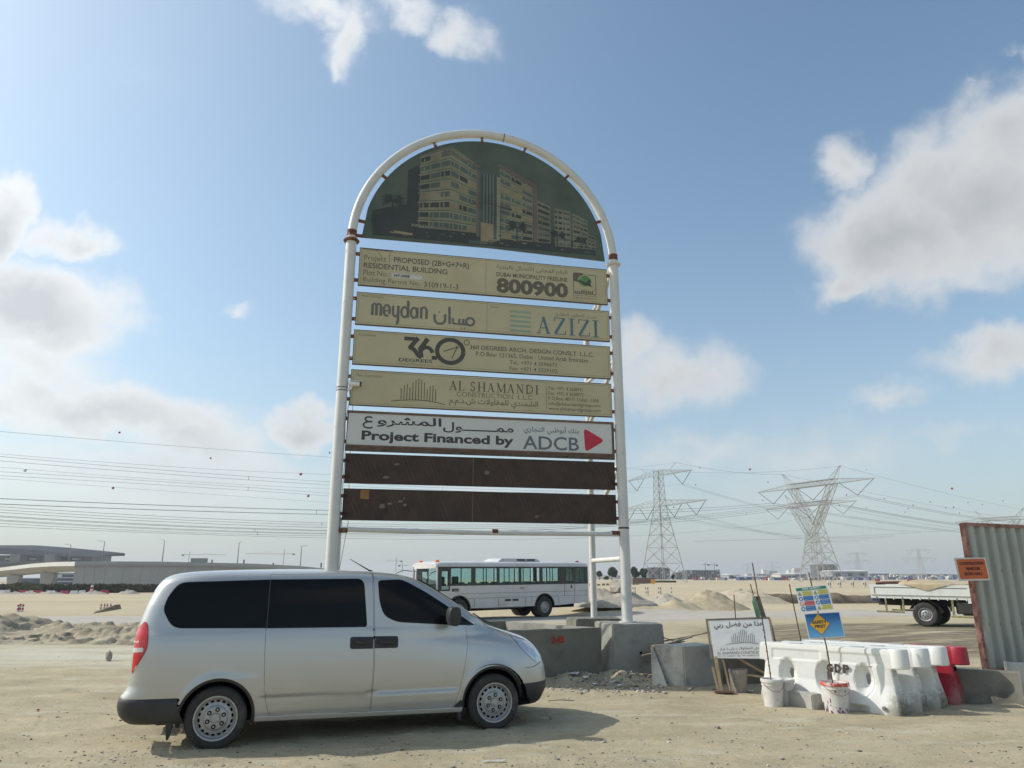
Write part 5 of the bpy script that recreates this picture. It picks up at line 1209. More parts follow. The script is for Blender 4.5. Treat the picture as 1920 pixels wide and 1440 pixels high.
# ------------------------------------------------------------------ safety signs on the rod
M_SGW = mat('sign_white', (.68, .69, .66), .35, var=.03); M_SGB = mat('sign_blue', (.02, .14, .36), .35, var=.05); M_SGY = mat('sign_yellow', (.55, .50, .12), .4, var=.08); M_SGR = mat('sign_red', (.50, .06, .07), .4); M_SGG = mat('sign_green', (.03, .22, .12), .4, var=.1)
s1 = thing('safety_sign', 'upper white site safety sign with green header and rows of small pictograms', 'sign', (4.195, 11.02, 1.318), rot=(R(-13), R(-5.5), R(-6)))
MB().box(0, .47, 0, .006, .0, .355).build('plate', M_SGW, s1)
y = -.002
MB().flat([(.012, .305), (.44, .305), (.44, .345), (.012, .345)], y).build('header', M_SGG, s1, fix=False); text('SITE SAFETY', .10, .36, .313, .339, y - .001, M_SGW, s1, bold=.03)
for r_ in range(4):
    z = .232 - r_ * .072
    for c in range(2):
        x = .015 + c * .225; col = [[M_SGY, M_SGY], [M_SGB, M_SGB], [M_SGR, M_SGB], [M_SGB, M_SGY]][r_][c]; cx_, cz_ = x + .03, z + .03
        MB().flat([(x + .068, z), (x + .208, z), (x + .208, z + .062), (x + .068, z + .062)], y).build('text_box', col, s1, fix=False)
        ink = M_BLACK if col is M_SGY else M_SGW
        ws = {(0, 0): 'Warning', (0, 1): 'Danger', (1, 0): 'Safety helmets', (1, 1): 'Hard protection', (2, 0): 'No smoking', (2, 1): 'Gloves', (3, 0): 'Safety boots', (3, 1): 'Warning'}[(r_, c)]
        text(ws, x + .085, x + .19, z + .036, z + .052, y - .001, ink, s1, res=1); text('must be worn' if ink is M_SGW else 'construction site', x + .08, x + .196, z + .012, z + .025, y - .001, ink, s1, res=1)
        if col is M_SGY:
            MB().flat([(cx_ - .028, z + .004), (cx_ + .028, z + .004), (cx_, z + .058)], y).build('pictogram', M_BLACK, s1, fix=False); MB().flat([(cx_ - .019, z + .009), (cx_ + .019, z + .009), (cx_, z + .046)], y - .0008).build('pictogram', M_SGY, s1, fix=False); MB().flat([(cx_ - .003, z + .014), (cx_ + .003, z + .014), (cx_ + .003, z + .034), (cx_ - .003, z + .034)], y - .0016).build('pictogram', M_BLACK, s1, fix=False)
        else:
            k_ = M_SGR if col is M_SGR else M_SGB
            ci = lambda r: [(cx_ + r * math.cos(q), cz_ + r * math.sin(q)) for q in np.linspace(0, 2 * math.pi, 19)[:-1]]
            MB().flat(ci(.029), y).build('pictogram', k_, s1, fix=False)
            if col is M_SGR: MB().flat(ci(.021), y - .0008).build('pictogram', M_SGW, s1, fix=False); bars([([(0, 1), (1, 0)], .14)], cx_ - .018, cx_ + .018, cz_ - .018, cz_ + .018, y - .0016, M_SGR, s1, 'pictogram')
            else: MB().flat([(cx_ - .013, cz_ - .015), (cx_ + .013, cz_ - .015), (cx_ + .015, cz_ + .004), (cx_, cz_ + .018), (cx_ - .015, cz_ + .004)], y - .0008).build('pictogram', M_SGW, s1, fix=False)
s2 = thing('safety_sign', 'lower blue safety first sign with a yellow diamond', 'sign', (4.255, 10.97, .962), rot=(R(-11), R(-3.5), R(-6)))
MB().box(0, .50, 0, .006, 0, .345).build('plate', M_SGW, s2)
g_ = M_SKYP = bpy.data.materials.new('printed_sky'); g_.use_nodes = True; t_ = g_.node_tree; b_ = t_.nodes['Principled BSDF']; b_.inputs['Roughness'].default_value = .35
tx = t_.nodes.new('ShaderNodeTexCoord'); sp_ = t_.nodes.new('ShaderNodeSeparateXYZ'); t_.links.new(tx.outputs['Object'], sp_.inputs[0]); rp = t_.nodes.new('ShaderNodeMapRange'); t_.links.new(sp_.outputs['Z'], rp.inputs[0]); rp.inputs[1].default_value = .02; rp.inputs[2].default_value = .33
mx_ = t_.nodes.new('ShaderNodeMix'); mx_.data_type = 'RGBA'; t_.links.new(rp.outputs[0], mx_.inputs['Factor']); mx_.inputs['A'].default_value = (.14, .38, .62, 1); mx_.inputs['B'].default_value = (.008, .09, .30, 1); t_.links.new(mx_.outputs['Result'], b_.inputs['Base Color'])
MB().flat([(.01, .01), (.49, .01), (.49, .335), (.01, .335)], y).build('printed_picture', M_SKYP, s2, fix=False)
M_ORG = mat('sign_amber', (.72, .38, .03), .35, var=.12, scale=5)
dm = lambda k: [(.19, .19 + .150 * k), (.19 + .145 * k, .19), (.19, .19 - .150 * k), (.19 - .145 * k, .19)]
MB().flat(dm(1), y - .001).build('diamond', M_BLACK, s2, fix=False); MB().flat(dm(.95), y - .002).build('diamond', M_ORG, s2, fix=False); MB().flat([(.18, .012), (.20, .012), (.20, .04), (.18, .04)], y - .001).build('sign_post_print', mat('sign_grey', (.3, .33, .36), .4), s2, fix=False)
text('SAFETY', .088, .292, .195, .240, y - .003, M_BLACK, s2, bold=.05); text('FIRST', .115, .265, .140, .183, y - .003, M_BLACK, s2, bold=.05)

# curb stone
t = MB(); ks = rough_box(obox((4.26, 11.10), (-.47, .88), (.88, .47), .80, .22, -.02, .195, .004), 'curb_stone', M_CON3, None, sub=8, seed=20, bevel=.012); tag(ks, 'pale concrete curb stone lying between the two white buckets', 'curb stone')

# ------------------------------------------------------------------ water filled plastic barriers
M_BW = mat('white_barrier_plastic', (.68, .68, .64), .45, var=.03, scale=3, stain=(.55, .53, .47), sscale=2.2, slo=.60, shi=.80, detail=9); M_BR = mat('red_barrier_plastic', (.33, .010, .028), .45, var=.15, scale=3, stain=(.36, .13, .12), sscale=3, slo=.62, shi=.8, detail=9)
M_MUD = mat('mud_splatter', (.30, .26, .19), .95, var=.3, scale=12)
def barrier_mesh():
    """2 m long hollow barrier: broad foot, slim upper wall, knuckle at each end; x along, y across"""
    Lh, H = .98, .86
    def hw(z): return float(np.interp(z, [0, .10, .30, .38, .60, .80, .86], [.255, .25, .175, .150, .128, .120, .108]))
    def end(z): return float(np.interp(z, [0, .15, .45, .60, .605, .86], [Lh, Lh, Lh - .05, Lh - .07, Lh + .02, Lh + .0]))
    holes = [(-.55, .44), (0.0, .44), (.55, .44)]
    vs = []; fs = []; nx, nz = 128, 56
    zs = [H * j / nz for j in range(nz + 1)]
    for side in (-1, 1):
        for j, z in enumerate(zs):
            for i in range(nx + 1):
                a = -1 + 2 * i / nx; x = a * end(z); y = hw(z)
                q = max(0, (abs(x) - (end(z) - .10)) / .10); y *= 1 - .12 * q ** 2.2 if z < .6 else 1
                for (hx, hz) in holes:
                    d = math.hypot((x - hx) / .105, (z - hz) / .165)
                    if d < 1.35: y -= (y - .012) * (1 - max(0, (d - .62) / .73) ** 1.0 if d > .62 else 1) * .92
                if False: # upright dimples near the ends
                    for dx in (-.80, .80):
                        if abs(x - dx) < .03: y -= .014
                if .64 < z < .78 and abs(x) < .86 and (abs(abs(x) - .42) < .36): y -= .011
                if z < .11 and .30 < abs(x) < .62: y -= .10 * (1 - ((abs(x) - .46) / .16) ** 2) * (1 - z / .11) ** .5
                vs.append((x, side * y, z))
    n1 = (nx + 1) * (nz + 1)
    for s in range(2):
        for j in range(nz):
            for i in range(nx):
                a = s * n1 + j * (nx + 1) + i; q = (a, a + 1, a + nx + 2, a + nx + 1); c = [sum(vs[k][m] for k in q) / 4 for m in (0, 2)]
                if any(math.hypot((c[0] - hx - .015) / .032, (c[1] - hz) / .075) < 1 for hx, hz in holes): continue
                fs.append(q if s == 0 else q[::-1])
    for i in range(nx): a = nz * (nx + 1) + i; fs.append((a, a + 1, n1 + a + 1, n1 + a)); b = i; fs.append((b, n1 + b, n1 + b + 1, b + 1))
    for j in range(nz):
        for e in (0, nx): a = j * (nx + 1) + e; b = a + nx + 1; fs.append((a, n1 + a, n1 + b, b) if e else (a, b, n1 + b, n1 + a))
    me = bpy.data.meshes.new('barrier_shell'); me.from_pydata(vs, [], fs); bm = bmesh.new(); bm.from_mesh(me); bmesh.ops.remove_doubles(bm, verts=bm.verts, dist=1e-5); bmesh.ops.recalc_face_normals(bm, faces=bm.faces); bmesh.ops.bevel(bm, geom=[e for e in bm.edges if len(e.link_faces) == 2 and e.calc_face_angle(0) > .9], offset=.012, segments=2, affect='EDGES'); bm.to_mesh(me); bm.free()
    me.polygons.foreach_set('use_smooth', [True] * len(me.polygons)); me.set_sharp_from_angle(angle=R(38)); return me
BM = barrier_mesh(); BMR = BM.copy(); BM.materials.append(M_BW); BMR.materials.append(M_BR)
kn = MB(); 
def knuckle(parent, m, s):
    MB().lathe([(.085, .60), (.134, .603), (.142, .615), (.134, .84), (.124, .862), (.07, .866)], c=(s * .985, 0, 0), n=26).build('knuckle', m, parent, smooth=True)
    MB().box(min(s * .93, s * .905), max(s * .93, s * .905), -.07, .07, .50, .56).build('pin_slot', M_DARK if m is M_BR else mat('slot_pale', (.5, .5, .47), .6), parent)  # pin slot is a plain block, pale grey on the white barriers
    MB().lathe([(.010, 0), (.010, .01)], c=(s * .90, 0, .47), axis='x', n=8).build('pin_hole', M_DARK, parent)
def barrier(x, y, ang, label, red=False, gdp=False, seed=0):
    t = thing('plastic_barrier', label, 'barrier', (x, y, ground_z(x, y) - .015), ang, group='water filled plastic barriers stacked side by side'); m = M_BR if red else M_BW
    link('barrier_shell', BMR if red else BM, t); knuckle(t, m, 1)
    for dx in (-.45, .45): MB().box(dx - .09, dx + .09, -.055, .055, .862, .868).build('filler_recess', mat('recess_grey', (.45, .46, .50), .6) if not red else M_BR, t)
    MB().lathe([(.028, 0), (.028, -.012), (.016, -.018)], c=(.80, -.262, .10), axis='y', n=12).build('drain_plug', M_CON, t)
    # mud dried on the near foot
    r = random.Random(seed); s_ = MB()
    for i in range(90):
        z = abs(r.gauss(0, .16)) + .02; yy = r.uniform(-.16, .16) * (1 - z * .5); s = r.uniform(.004, .022); 
        if z > .5: continue
        xx = float(np.interp(z, [0, .15, .45, .60], [.98, .98, .92, .89])) + .003 + .0
        s_.add([(xx, yy + s * a, z + s * b) for a, b in ((-1, 0), (-.2, -1.2), (1, -.3), (.8, .9), (-.4, 1.1))], [(0, 1, 2, 3, 4)])
    o = s_.build('mud_spots', M_MUD, t, fix=False); o['kind'] = 'stuff'
    if red: t.scale = (1, 1, .965)
    if gdp: [text(c_, .04 + .115 * k_, .13 + .115 * k_, .50, .62, -.158, M_BLACK, t, bold=.07) for k_, c_ in enumerate('GDP')]
    return t
e1 = Vector((5.44, 10.84)); d_ = Vector((.74, -.67)); ang = math.atan2(d_.y, d_.x); of = Vector((.42, .25))
labs = [('front white barrier lettered GDP with three oval holes', False), ('second white barrier, directly behind the lettered one', False), ('third white barrier, next to the red one', False), ('crimson red plastic barrier at the right end of the row', True)]
for k, (lb, red) in enumerate(labs):
    c = e1 + of * k * (1.0 if k < 3 else 1.02) - d_ * 1.0; 
    barrier(c.x, c.y, ang + R((0, 2, -1, 1.5)[k]), lb, red, k == 0, 40 + k)
#c = e1 + of * 3.9 - d_ * 1.75; barrier(c.x, c.y, ang + R(3), 'rear red barrier, only its top edge showing above the white ones', True, False, 50)

# ------------------------------------------------------------------ jersey blocks at the fence foot
def jersey(x, y, ang, L_, label, h=.46, m=M_CON2):
    t = thing('concrete_kerb_block', label, 'concrete block', (x, y, 0), ang); pr_ = [(-.20, -.04), (-.19, .10), (-.13, .2), (-.10, h), (.10, h), (.13, .2), (.19, .10), (.20, -.04)]
    mb = MB(); n = len(pr_); vs = [(0, a, b) for a, b in pr_] + [(L_, a, b) for a, b in pr_]; mb.add(vs, [tuple(range(n)), tuple(range(2 * n - 1, n - 1, -1))] + [(i, (i + 1) % n, (i + 1) % n + n, i + n) for i in range(n)])
    mb.build('block', m, t, bevel=.02, smooth=True)
jersey(6.60, 12.05, R(-32), 1.08, 'brown grey concrete barrier block beside the red barrier, under the fence')
jersey(8.15, 12.75, R(-20), 1.5, 'pale concrete barrier block at the right edge of the picture', m=M_CON3)

# ------------------------------------------------------------------ corrugated fence
FA = R(24); ft = thing('corrugated_fence', 'tall grey corrugated sheet gate leaf with a rusty pink angle iron frame', 'fence', (7.95, 12.98, 0), FA)
M_COR = mat('corrugated_steel', (.38, .39, .35), .5, .25, var=.10, scale=1.2, stain=(.28, .28, .24), sscale=1.3, slo=.5, shi=.75, stretch=(2, 2, .6)); M_ANG = mat('rusty_angle', (.33, .17, .13), .8, var=.35, scale=9, stain=(.17, .06, .04), sscale=5, slo=.48, shi=.6)
z0, z1, Lf, per = .32, 2.72, 6.2, .285
for k in range(7):
    xa = .03 + k * .86; pts = []
    for i in range(0, 73):
        x = i / 72 * .885; ph = (x % per) / per; pts.append((xa + x, .05 * math.tanh(2.6 * math.cos(2 * math.pi * ph)) + .012 + (k % 2) * .004))
    vs = [(x, y, z) for z in (z0, z1) for x, y in pts]; n = len(pts); MB().add(vs, [(i, i + 1, n + i + 1, n + i) for i in range(n - 1)]).build('corrugated_sheet', M_COR, ft, smooth=True, fix=False)
MB().box(-.03, .03, -.035, -.02, z0 - .03, z1 + .02).build('frame_upright', M_ANG, ft); MB().box(-.03, -.018, -.02, .05, z0 - .03, z1 + .02).build('frame_upright', M_ANG, ft)
MB().box(.031, Lf, -.045, -.028, z1 - .03, z1 + .02).build('frame_rail', M_ANG, ft); MB().box(.031, Lf, -.04, .05, z1 + .021, z1 + .03).build('frame_rail', M_ANG, ft); MB().box(.031, Lf, -.05, -.032, z0 - .03, z0 + .015).build('frame_rail', M_ANG, ft)
for zz in (1.0, 1.9): MB().box(.02, Lf, .052, .10, zz, zz + .05).build('back_rail', M_ANG, ft)
for xx in (.4, 3.2, 6.0): MB().box(xx, xx + .06, .105, .165, -.1, z1).build('back_post', M_ANG, ft)
M_OR = mat('sign_orange', (.52, .11, .025), .45, var=.10, scale=4); M_SGE = mat('sign_cream_edge', (.60, .57, .50), .5)
s3 = thing('entry_sign', 'orange construction vehicles entry only sign fixed to the fence edge', 'sign', (7.62, 12.80, 1.755), rot=(R(-4), R(-1), R(6)))
MB().box(0, .58, 0, .01, 0, .385).build('plate', M_SGE, s3); MB().flat(rnd([(.03, .028), (.555, .028), (.555, .36), (.03, .36)], .03), -.002).build('face', M_OR, s3, fix=False)
for k, (w_, xa, xb) in enumerate((('CONSTRUCTION', .07, .515), ('VEHICLES', .16, .43), ('ENTRY ONLY', .125, .465))): text(w_, xa, xb, .262 - k * .088, .314 - k * .088, -.004, mat('worn_sign_ink', (.04, .012, .01), .6), s3, bold=.05)

# ------------------------------------------------------------------ litter
def scrap(name, px, py, w, h, m, label, z=.01, seed=0, cat='litter'):
    p = gnd(px, py); r = random.Random(seed); n = 5; v = []; f = []
    for j in range(n):
        for i in range(n): v.append(((i / 4 - .5) * w * (1 + .2 * r.random()), (j / 4 - .5) * h, .5 * min(w, h) * r.random() * .6))
    for j in range(n - 1):
        for i in range(n - 1): a = j * n + i; f.append((a, a + 1, a + n + 1, a + n))
    o = MB().add(v, f).build(name, m, None, fix=False, loc=(p.x, p.y, ground_z(p.x, p.y) + z)); o.rotation_euler = (0, 0, r.uniform(0, 3)); tag(o, label, cat)
M_PAP = mat('white_paper', (.62, .62, .63), .7, var=.05); M_BLS = mat('blue_scrap', (.03, .16, .36), .5)
scrap('plastic_bag', 1078, 1281, .22, .14, M_PAP, 'crumpled white plastic bag at the foot of the trough', .03, 1); scrap('paper_scrap', 1098, 1284, .12, .10, M_PAP, 'white paper scrap just right of the crumpled bag', .03, 2)
scrap('paper_scrap', 1116, 1289, .12, .07, M_PAP, 'small white scrap lying before the post footing', .02, 3); scrap('bottle_cap', 1149, 1299, .05, .04, M_BLS, 'small blue scrap in the rubble', .02, 4); scrap('orange_scrap', 1211, 1281, .10, .05, mat('orange_litter', (.5, .12, .03), .6), 'small orange scrap before the footing', .03, 5)
scrap('paper_scrap', 1165, 1290, .10, .07, M_PAP, 'white scrap in the rubble left of the low block', .03, 6); scrap('paper_scrap', 1255, 1286, .12, .06, M_PAP, 'pale scrap at the tip of the low block', .03, 7)
scrap('paper_cup', 1405, 1298, .12, .08, M_PAP, 'crushed white cup beside the concrete plug', .02, 8)
scrap('plastic_strip', 925, 1431, .22, .03, M_PAP, 'thin white plastic strip on the sand at the bottom of the picture', .008, 9)
scrap('paper_scrap', 1748, 1344, .05, .02, M_PAP, 'white scrap right of the barriers on the sand', .008, 10); scrap('paper_scrap', 1741, 1356, .05, .02, M_PAP, 'tiny white scrap in front of the barrier shadow', .008, 11)
p = gnd(1050, 1317); MB().tube([(p.x - .18, p.y, .02), (p.x, p.y + .01, .035), (p.x + .22, p.y + .03, .02)], .007, 5).build('twig', M_WOODG); tag(bpy.data.objects['twig'], 'thin dry stick lying on the sand in front of the trough', 'stick')
# mud and scuffs on the barrier feet: dried splashes low on the plastic, strongest at the ends
def muddy(m, mud):
    t = m.node_tree; b = t.nodes['Principled BSDF']; src = b.inputs['Base Color'].links[0].from_socket
    tc_ = t.nodes.new('ShaderNodeTexCoord'); sp = t.nodes.new('ShaderNodeSeparateXYZ'); t.links.new(tc_.outputs['Object'], sp.inputs[0])
    def rg(s, a, c):
        r = t.nodes.new('ShaderNodeMapRange'); t.links.new(s, r.inputs[0]); r.inputs[1].default_value = a; r.inputs[2].default_value = c; return r.outputs[0]
    def mu(a, c, op='MULTIPLY'):
        x = t.nodes.new('ShaderNodeMath'); x.operation = op; t.links.new(a, x.inputs[0])
        if isinstance(c, float): x.inputs[1].default_value = c
        else: t.links.new(c, x.inputs[1])
        return x.outputs[0]
    ab = t.nodes.new('ShaderNodeMath'); ab.operation = 'ABSOLUTE'; t.links.new(sp.outputs['X'], ab.inputs[0])
    n = t.nodes.new('ShaderNodeTexNoise'); n.inputs['Scale'].default_value = 13; n.inputs['Detail'].default_value = 12; n.inputs['Roughness'].default_value = .8; t.links.new(tc_.outputs['Object'], n.inputs['Vector'])
    f = mu(mu(rg(sp.outputs['Z'], .55, .0), rg(ab.outputs[0], .74, .92)), .44)
    f2 = mu(rg(sp.outputs['Z'], .16, .0), .10); f = mu(f, f2, 'ADD'); k = mu(rg(mu(n.outputs['Fac'], f, 'ADD'), .64, .84), .8)
    mx = t.nodes.new('ShaderNodeMix'); mx.data_type = 'RGBA'; t.links.new(k, mx.inputs['Factor']); t.links.new(src, mx.inputs['A']); mx.inputs['B'].default_value = (*mud, 1); t.links.new(mx.outputs['Result'], b.inputs['Base Color'])
muddy(M_BW, (.30, .27, .20)); muddy(M_BR, (.34, .14, .12))
# ------------------------------------------------------------------ white bus (front at local -x side)
bb = R(36); F0 = Vector((-.101 * 34, 34)); ux = Vector((math.cos(bb), math.sin(bb)))
BUS = thing('parked_bus', 'white crew bus with dark framed sliding windows parked beyond the van', 'bus', (F0.x, F0.y, -.13), rot=(0, R(-.5), bb))
M_BUSW = mat('bus_white', (.60, .575, .56), .45, var=.05, scale=1.5, coat=.3, stain=(.44, .40, .36), sscale=.9, slo=.5, shi=.85, detail=8); M_BFR = mat('bus_window_frame', (.035, .037, .036), .45)
M_BGL = bpy.data.materials.new('bus_glass'); M_BGL.use_nodes = True
b_ = M_BGL.node_tree.nodes['Principled BSDF']; b_.inputs['Base Color'].default_value = (.62, .80, .76, 1); b_.inputs['Roughness'].default_value = .04; b_.inputs['Transmission Weight'].default_value = .97; b_.inputs['IOR'].default_value = 1.05
BL, BW, BH = 9.2, 2.25, 2.66
def sx(px): r = (px - 960) / 1407.; return 34 * (r + .101) / (math.cos(bb) - r * math.sin(bb))
def P(name, mb, m, par=BUS, **k): return mb.build(name, m, par, **k)
zb, zt = 1.62, 2.42     # window band
wx = [(846, 884), (892, 932), (937, 973), (978, 1012), (1017, 1046), (1062, 1074), (1079, 1096)]
rear_x = BL
# lower body side with wheel arch cut, built from columns
def side_panel(y, s):
    mb = MB(); wheels = [(sx(862), .52, .60), (sx(1021), .52, .60)]; N_ = 150
    for i in range(N_):
        x0, x1 = .02 + (BL - .04) * i / N_, .02 + (BL - .04) * (i + 1) / N_; zz = []
        for x in (x0, x1):
            z = .56 + max(0, (x - 7.2)) * .05
            for (wx_, wz, wr) in wheels:
                if abs(x - wx_) < wr: z = max(z, wz + math.sqrt(wr * wr - (x - wx_) ** 2))
            zz.append(z)
        mb.add([(x0, y, zz[0]), (x1, y, zz[1]), (x1, y, zb - .04), (x0, y, zb - .04)], [(0, 1, 2, 3)])
    mb.build('side_panel', M_BUSW, BUS, fix=False)
for y in (0, BW): side_panel(y, 1)
for z in (1.22, .98 + .02):
    MB().box(1.2, BL - .1, -.006, -.0005, z, z + .012).build('panel_seam', M_BFR, BUS)
for px in (890, 935, 985, 997, 1047, 1076): 
    x = sx(px); MB().box(x, x + .015, -.007, -.0006, .62, .985).build('panel_seam', M_BFR, BUS)
MB().box(sx(1058), sx(1058) + .02, -.007, -.0006, 1.0, zb - .05).build('panel_seam', M_BFR, BUS); MB().box(sx(1077), sx(1077) + .02, -.007, -.0006, 1.0, zb - .05).build('panel_seam', M_BFR, BUS)
for px in (947, 961): x = sx(px); MB().box(x, x + .36, -.010, -.001, .83, .93).build('side_vent', M_BFR, BUS)
text('ems', sx(848), sx(861), 1.32, 1.47, -.012, M_BLACK, BUS, bold=.03); text('018', sx(976), sx(982), 1.38, 1.46, -.012, M_SPRAY, BUS, bold=.02)
text('8', sx(1070), sx(1073), 1.35, 1.55, -.013, M_BLACK, BUS, bold=.06)
# window band: pillars and panes
edges = [0.0]; band = MB()
def bandside(y, sgn):
    lst = [(sx(a), sx(b)) for a, b in wx]; x = sx(845) - .02
    seg = []
    for a, b in lst: seg.append((x, a)); x = b
    seg.append((x, BL - .02))
    for a, b in seg: MB().box(a + (b - a) * (.28 if y > 1 else 0), b - (b - a) * (.28 if y > 1 else 0), y - .012, y + .012, zb - .04, zt + .02).build('window_pillar', M_BFR, BUS)
    for a, b in lst:
        w = MB().box(a, b, y - .008, y + .010, zb - .04, zb + .03).build('window_frame', M_BFR, BUS); MB().box(a, b, y - .008, y + .010, zt - .04, zt + .02).build('window_frame', M_BFR, BUS)
        n = 2
        for k in range(1, n): xx = a + (b - a) * k / n; MB().box(xx - .022, xx + .022, y - .009, y + .009, zb + .031, zt - .041).build('sash_bar', M_BFR, BUS)
        MB().box(a, b, y - .002, y + .002, zb + .031, zt - .041).build('pane', M_BGL, BUS)
bandside(0, -1); bandside(BW, 1)
# driver's window and black corner panel
xd0, xd1 = .30, sx(845) - .02
for y in (0, BW):
    MB().box(.10, xd1, y - .011, y + .011, 1.93 + .30, zt + .02).build('corner_panel', M_BFR, BUS); MB().box(.10, .30, y - .011, y + .011, 1.36, 2.229).build('corner_panel', M_BFR, BUS)
    MB().box(.301, xd1, y - .011, y + .011, 1.36, 1.42).build('window_frame', M_BFR, BUS); MB().box(xd1 - .06, xd1, y - .0115, y + .0115, 1.421, 2.229).build('window_frame', M_BFR, BUS); MB().box(.301, xd1 - .061, y - .002, y + .002, 1.421, 2.229).build('pane', M_BGL, BUS); MB().box(.70, .73, y - .009, y + .009, 1.421, 2.229).build('sash_bar', M_BFR, BUS)
    MB().box(0.03, .10, y - .014, y + .014, .7, zt + .02).build('front_pillar', M_BUSW, BUS)
for sx0, sx1, lab in ((.55, 1.0, 0), (1.3, 1.75, 0)): MB().box(sx0, sx0 + .14, .35, .8, 1.1, 2.0).build('driver_seat', M_DARK, BUS, bevel=.05)
for k in range(10):
    for yy in (.25, 1.35):
        x = 2.3 + k * .68; s_ = MB().box(x, x + .1, yy, yy + .62, .95, 1.72).build('seat', mat('bus_seat', (.10, .13, .13), .8), BUS, bevel=.03)
# roof with rounded edges
pf = [(-.004, zt + .021), (.0, zt + .10), (.05, zt + .18), (.16, zt + .235), (.6, zt + .27), (BW - .6, zt + .27), (BW - .16, zt + .235), (BW - .05, zt + .18), (BW, zt + .10), (BW + .004, zt + .021)]
mb = MB(); st = [(.0, .6, -.0), (.10, .85, 0), (.35, 1, 0), (BL - .3, 1, 0), (BL - .05, .85, 0), (BL, .6, 0)]
vs = [(x, y, zt + .021 + (z - zt - .021) * k) for x, k, _ in st for y, z in pf]; n = len(pf)
mb.add(vs, [(i * n + j, (i + 1) * n + j, (i + 1) * n + j + 1, i * n + j + 1) for i in range(len(st) - 1) for j in range(n - 1)] + [tuple(range(n)), tuple(range((len(st) - 1) * n, len(st) * n))]); mb.build('roof', M_BUSW, BUS, smooth=True)
# front: curved windscreen, mask, bumper
fr = MB(); n = 14
for z0_, z1_, m_, nm in ((.45, .72, M_BFR, 'front_bumper'), (.721, 1.32, M_BUSW, 'front_panel'), (1.321, 2.36, M_BGL, 'windscreen'), (2.361, zt + .10, M_BUSW, 'front_header')):
    mb = MB(); bow = lambda y: -.22 * (1 - ((y - BW / 2) / (BW / 2)) ** 2)
    vs = [(bow(BW * i / n) + (.06 * (z - 1.32) if z > 1.32 else 0), BW * i / n, z) for z in (z0_, z1_) for i in range(n + 1)]; mb.add(vs, [(i, i + 1, n + 2 + i, n + 1 + i) for i in range(n)]); mb.build(nm, m_, BUS, smooth=True, fix=False)
MB().box(-.18, -.10, BW / 2 - .02, BW / 2 + .02, 1.34, 2.35).build('windscreen_bar', M_BFR, BUS)
for yy in (.12, BW - .12): MB().lathe([(.12, -.01), (.12, -.07), (.08, -.09)], c=(.0, yy + (.12 if yy < 1 else -.12), .95), axis='x', n=14).build('headlamp', M_CLEAR, BUS)
MB().tube([(.0, -.02, 2.25), (-.35, -.15, 2.15), (-.55, -.12, 1.9), (-.52, -.08, 1.6)], .02, 6).build('mirror_arm', M_BFR, BUS); MB().box(-.6, -.54, -.22, -.04, 1.35, 1.70).build('mirror', M_BFR, BUS, bevel=.02)
MB().tube([(.0, BW, 2.25), (-.35, BW + .3, 2.30), (-.85, BW + .25, 2.1), (-.95, BW + .2, 1.7)], .02, 6).build('mirror_arm', M_BFR, BUS)
# rear, floor, underframe
MB().box(BL - .02, BL, .014, BW - .014, .62, zt + .02).build('rear_panel', M_BUSW, BUS); MB().box(.1, BL - .05, .03, BW - .03, .88, .94).build('floor', M_DARK, BUS); MB().box(2.0, BL - .6, .5, BW - .5, .42, .87).build('chassis', M_DARK, BUS); MB().box(2.6, 5.0, .03, .4, .50, .60).build('tool_locker', M_BFR, BUS)
# roof unit
MB().hexa([(3.7, .4, zt + .25), (6.4, .4, zt + .25), (6.4, 1.85, zt + .25), (3.7, 1.85, zt + .25), (4.0, .5, zt + .43), (6.2, .5, zt + .43), (6.2, 1.75, zt + .43), (4.0, 1.75, zt + .43)]).build('roof_unit', M_BUSW, BUS, bevel=.06, smooth=True)
for xx in (4.9, 5.5): MB().box(xx, xx + .5, .41, .47, zt + .31, zt + .39).build('unit_grille', M_BFR, BUS)
M_AMB = mat('amber_lens', (.75, .22, .03), .3)
for xx, yy, m_ in ((.25, .35, M_AMB), (.25, BW - .35, M_AMB), (BL - .4, .4, mat('dark_red_lens', (.3, .02, .02), .3))): MB().lathe([(.12, zt + .23), (.10, zt + .30), (.03, zt + .33)], c=(xx, yy, 0), n=12).build('marker_lamp', m_, BUS, smooth=True)
for px in (862, 1021):
    x = sx(px)
    for s, y in ((-1, .13), (1, BW - .13)): 
        w = wheel(BUS, x, y, s, .50, .26, .26); 
    if px == 1021:
        for s, y in ((-1, .45), (1, BW - .45)): wheel(BUS, x, y, s, .50, .26, .24)
    ts = np.linspace(-.05, math.pi + .05, 22); MB().tube([(x + .61 * math.cos(t), -.005, .52 + .61 * math.sin(t)) for t in ts], .028, 6).build('arch_trim', M_BFR, BUS)
    for yy in (.03, BW - .5): mbw = MB(); vs = [(x + .62 * math.cos(t), y_, .52 + .62 * math.sin(t)) for y_ in (yy, yy + .47) for t in ts]; mbw.add(vs, [(i, i + 1, 22 + i + 1, 22 + i) for i in range(21)]); mbw.build('wheel_well', M_DARK, BUS)

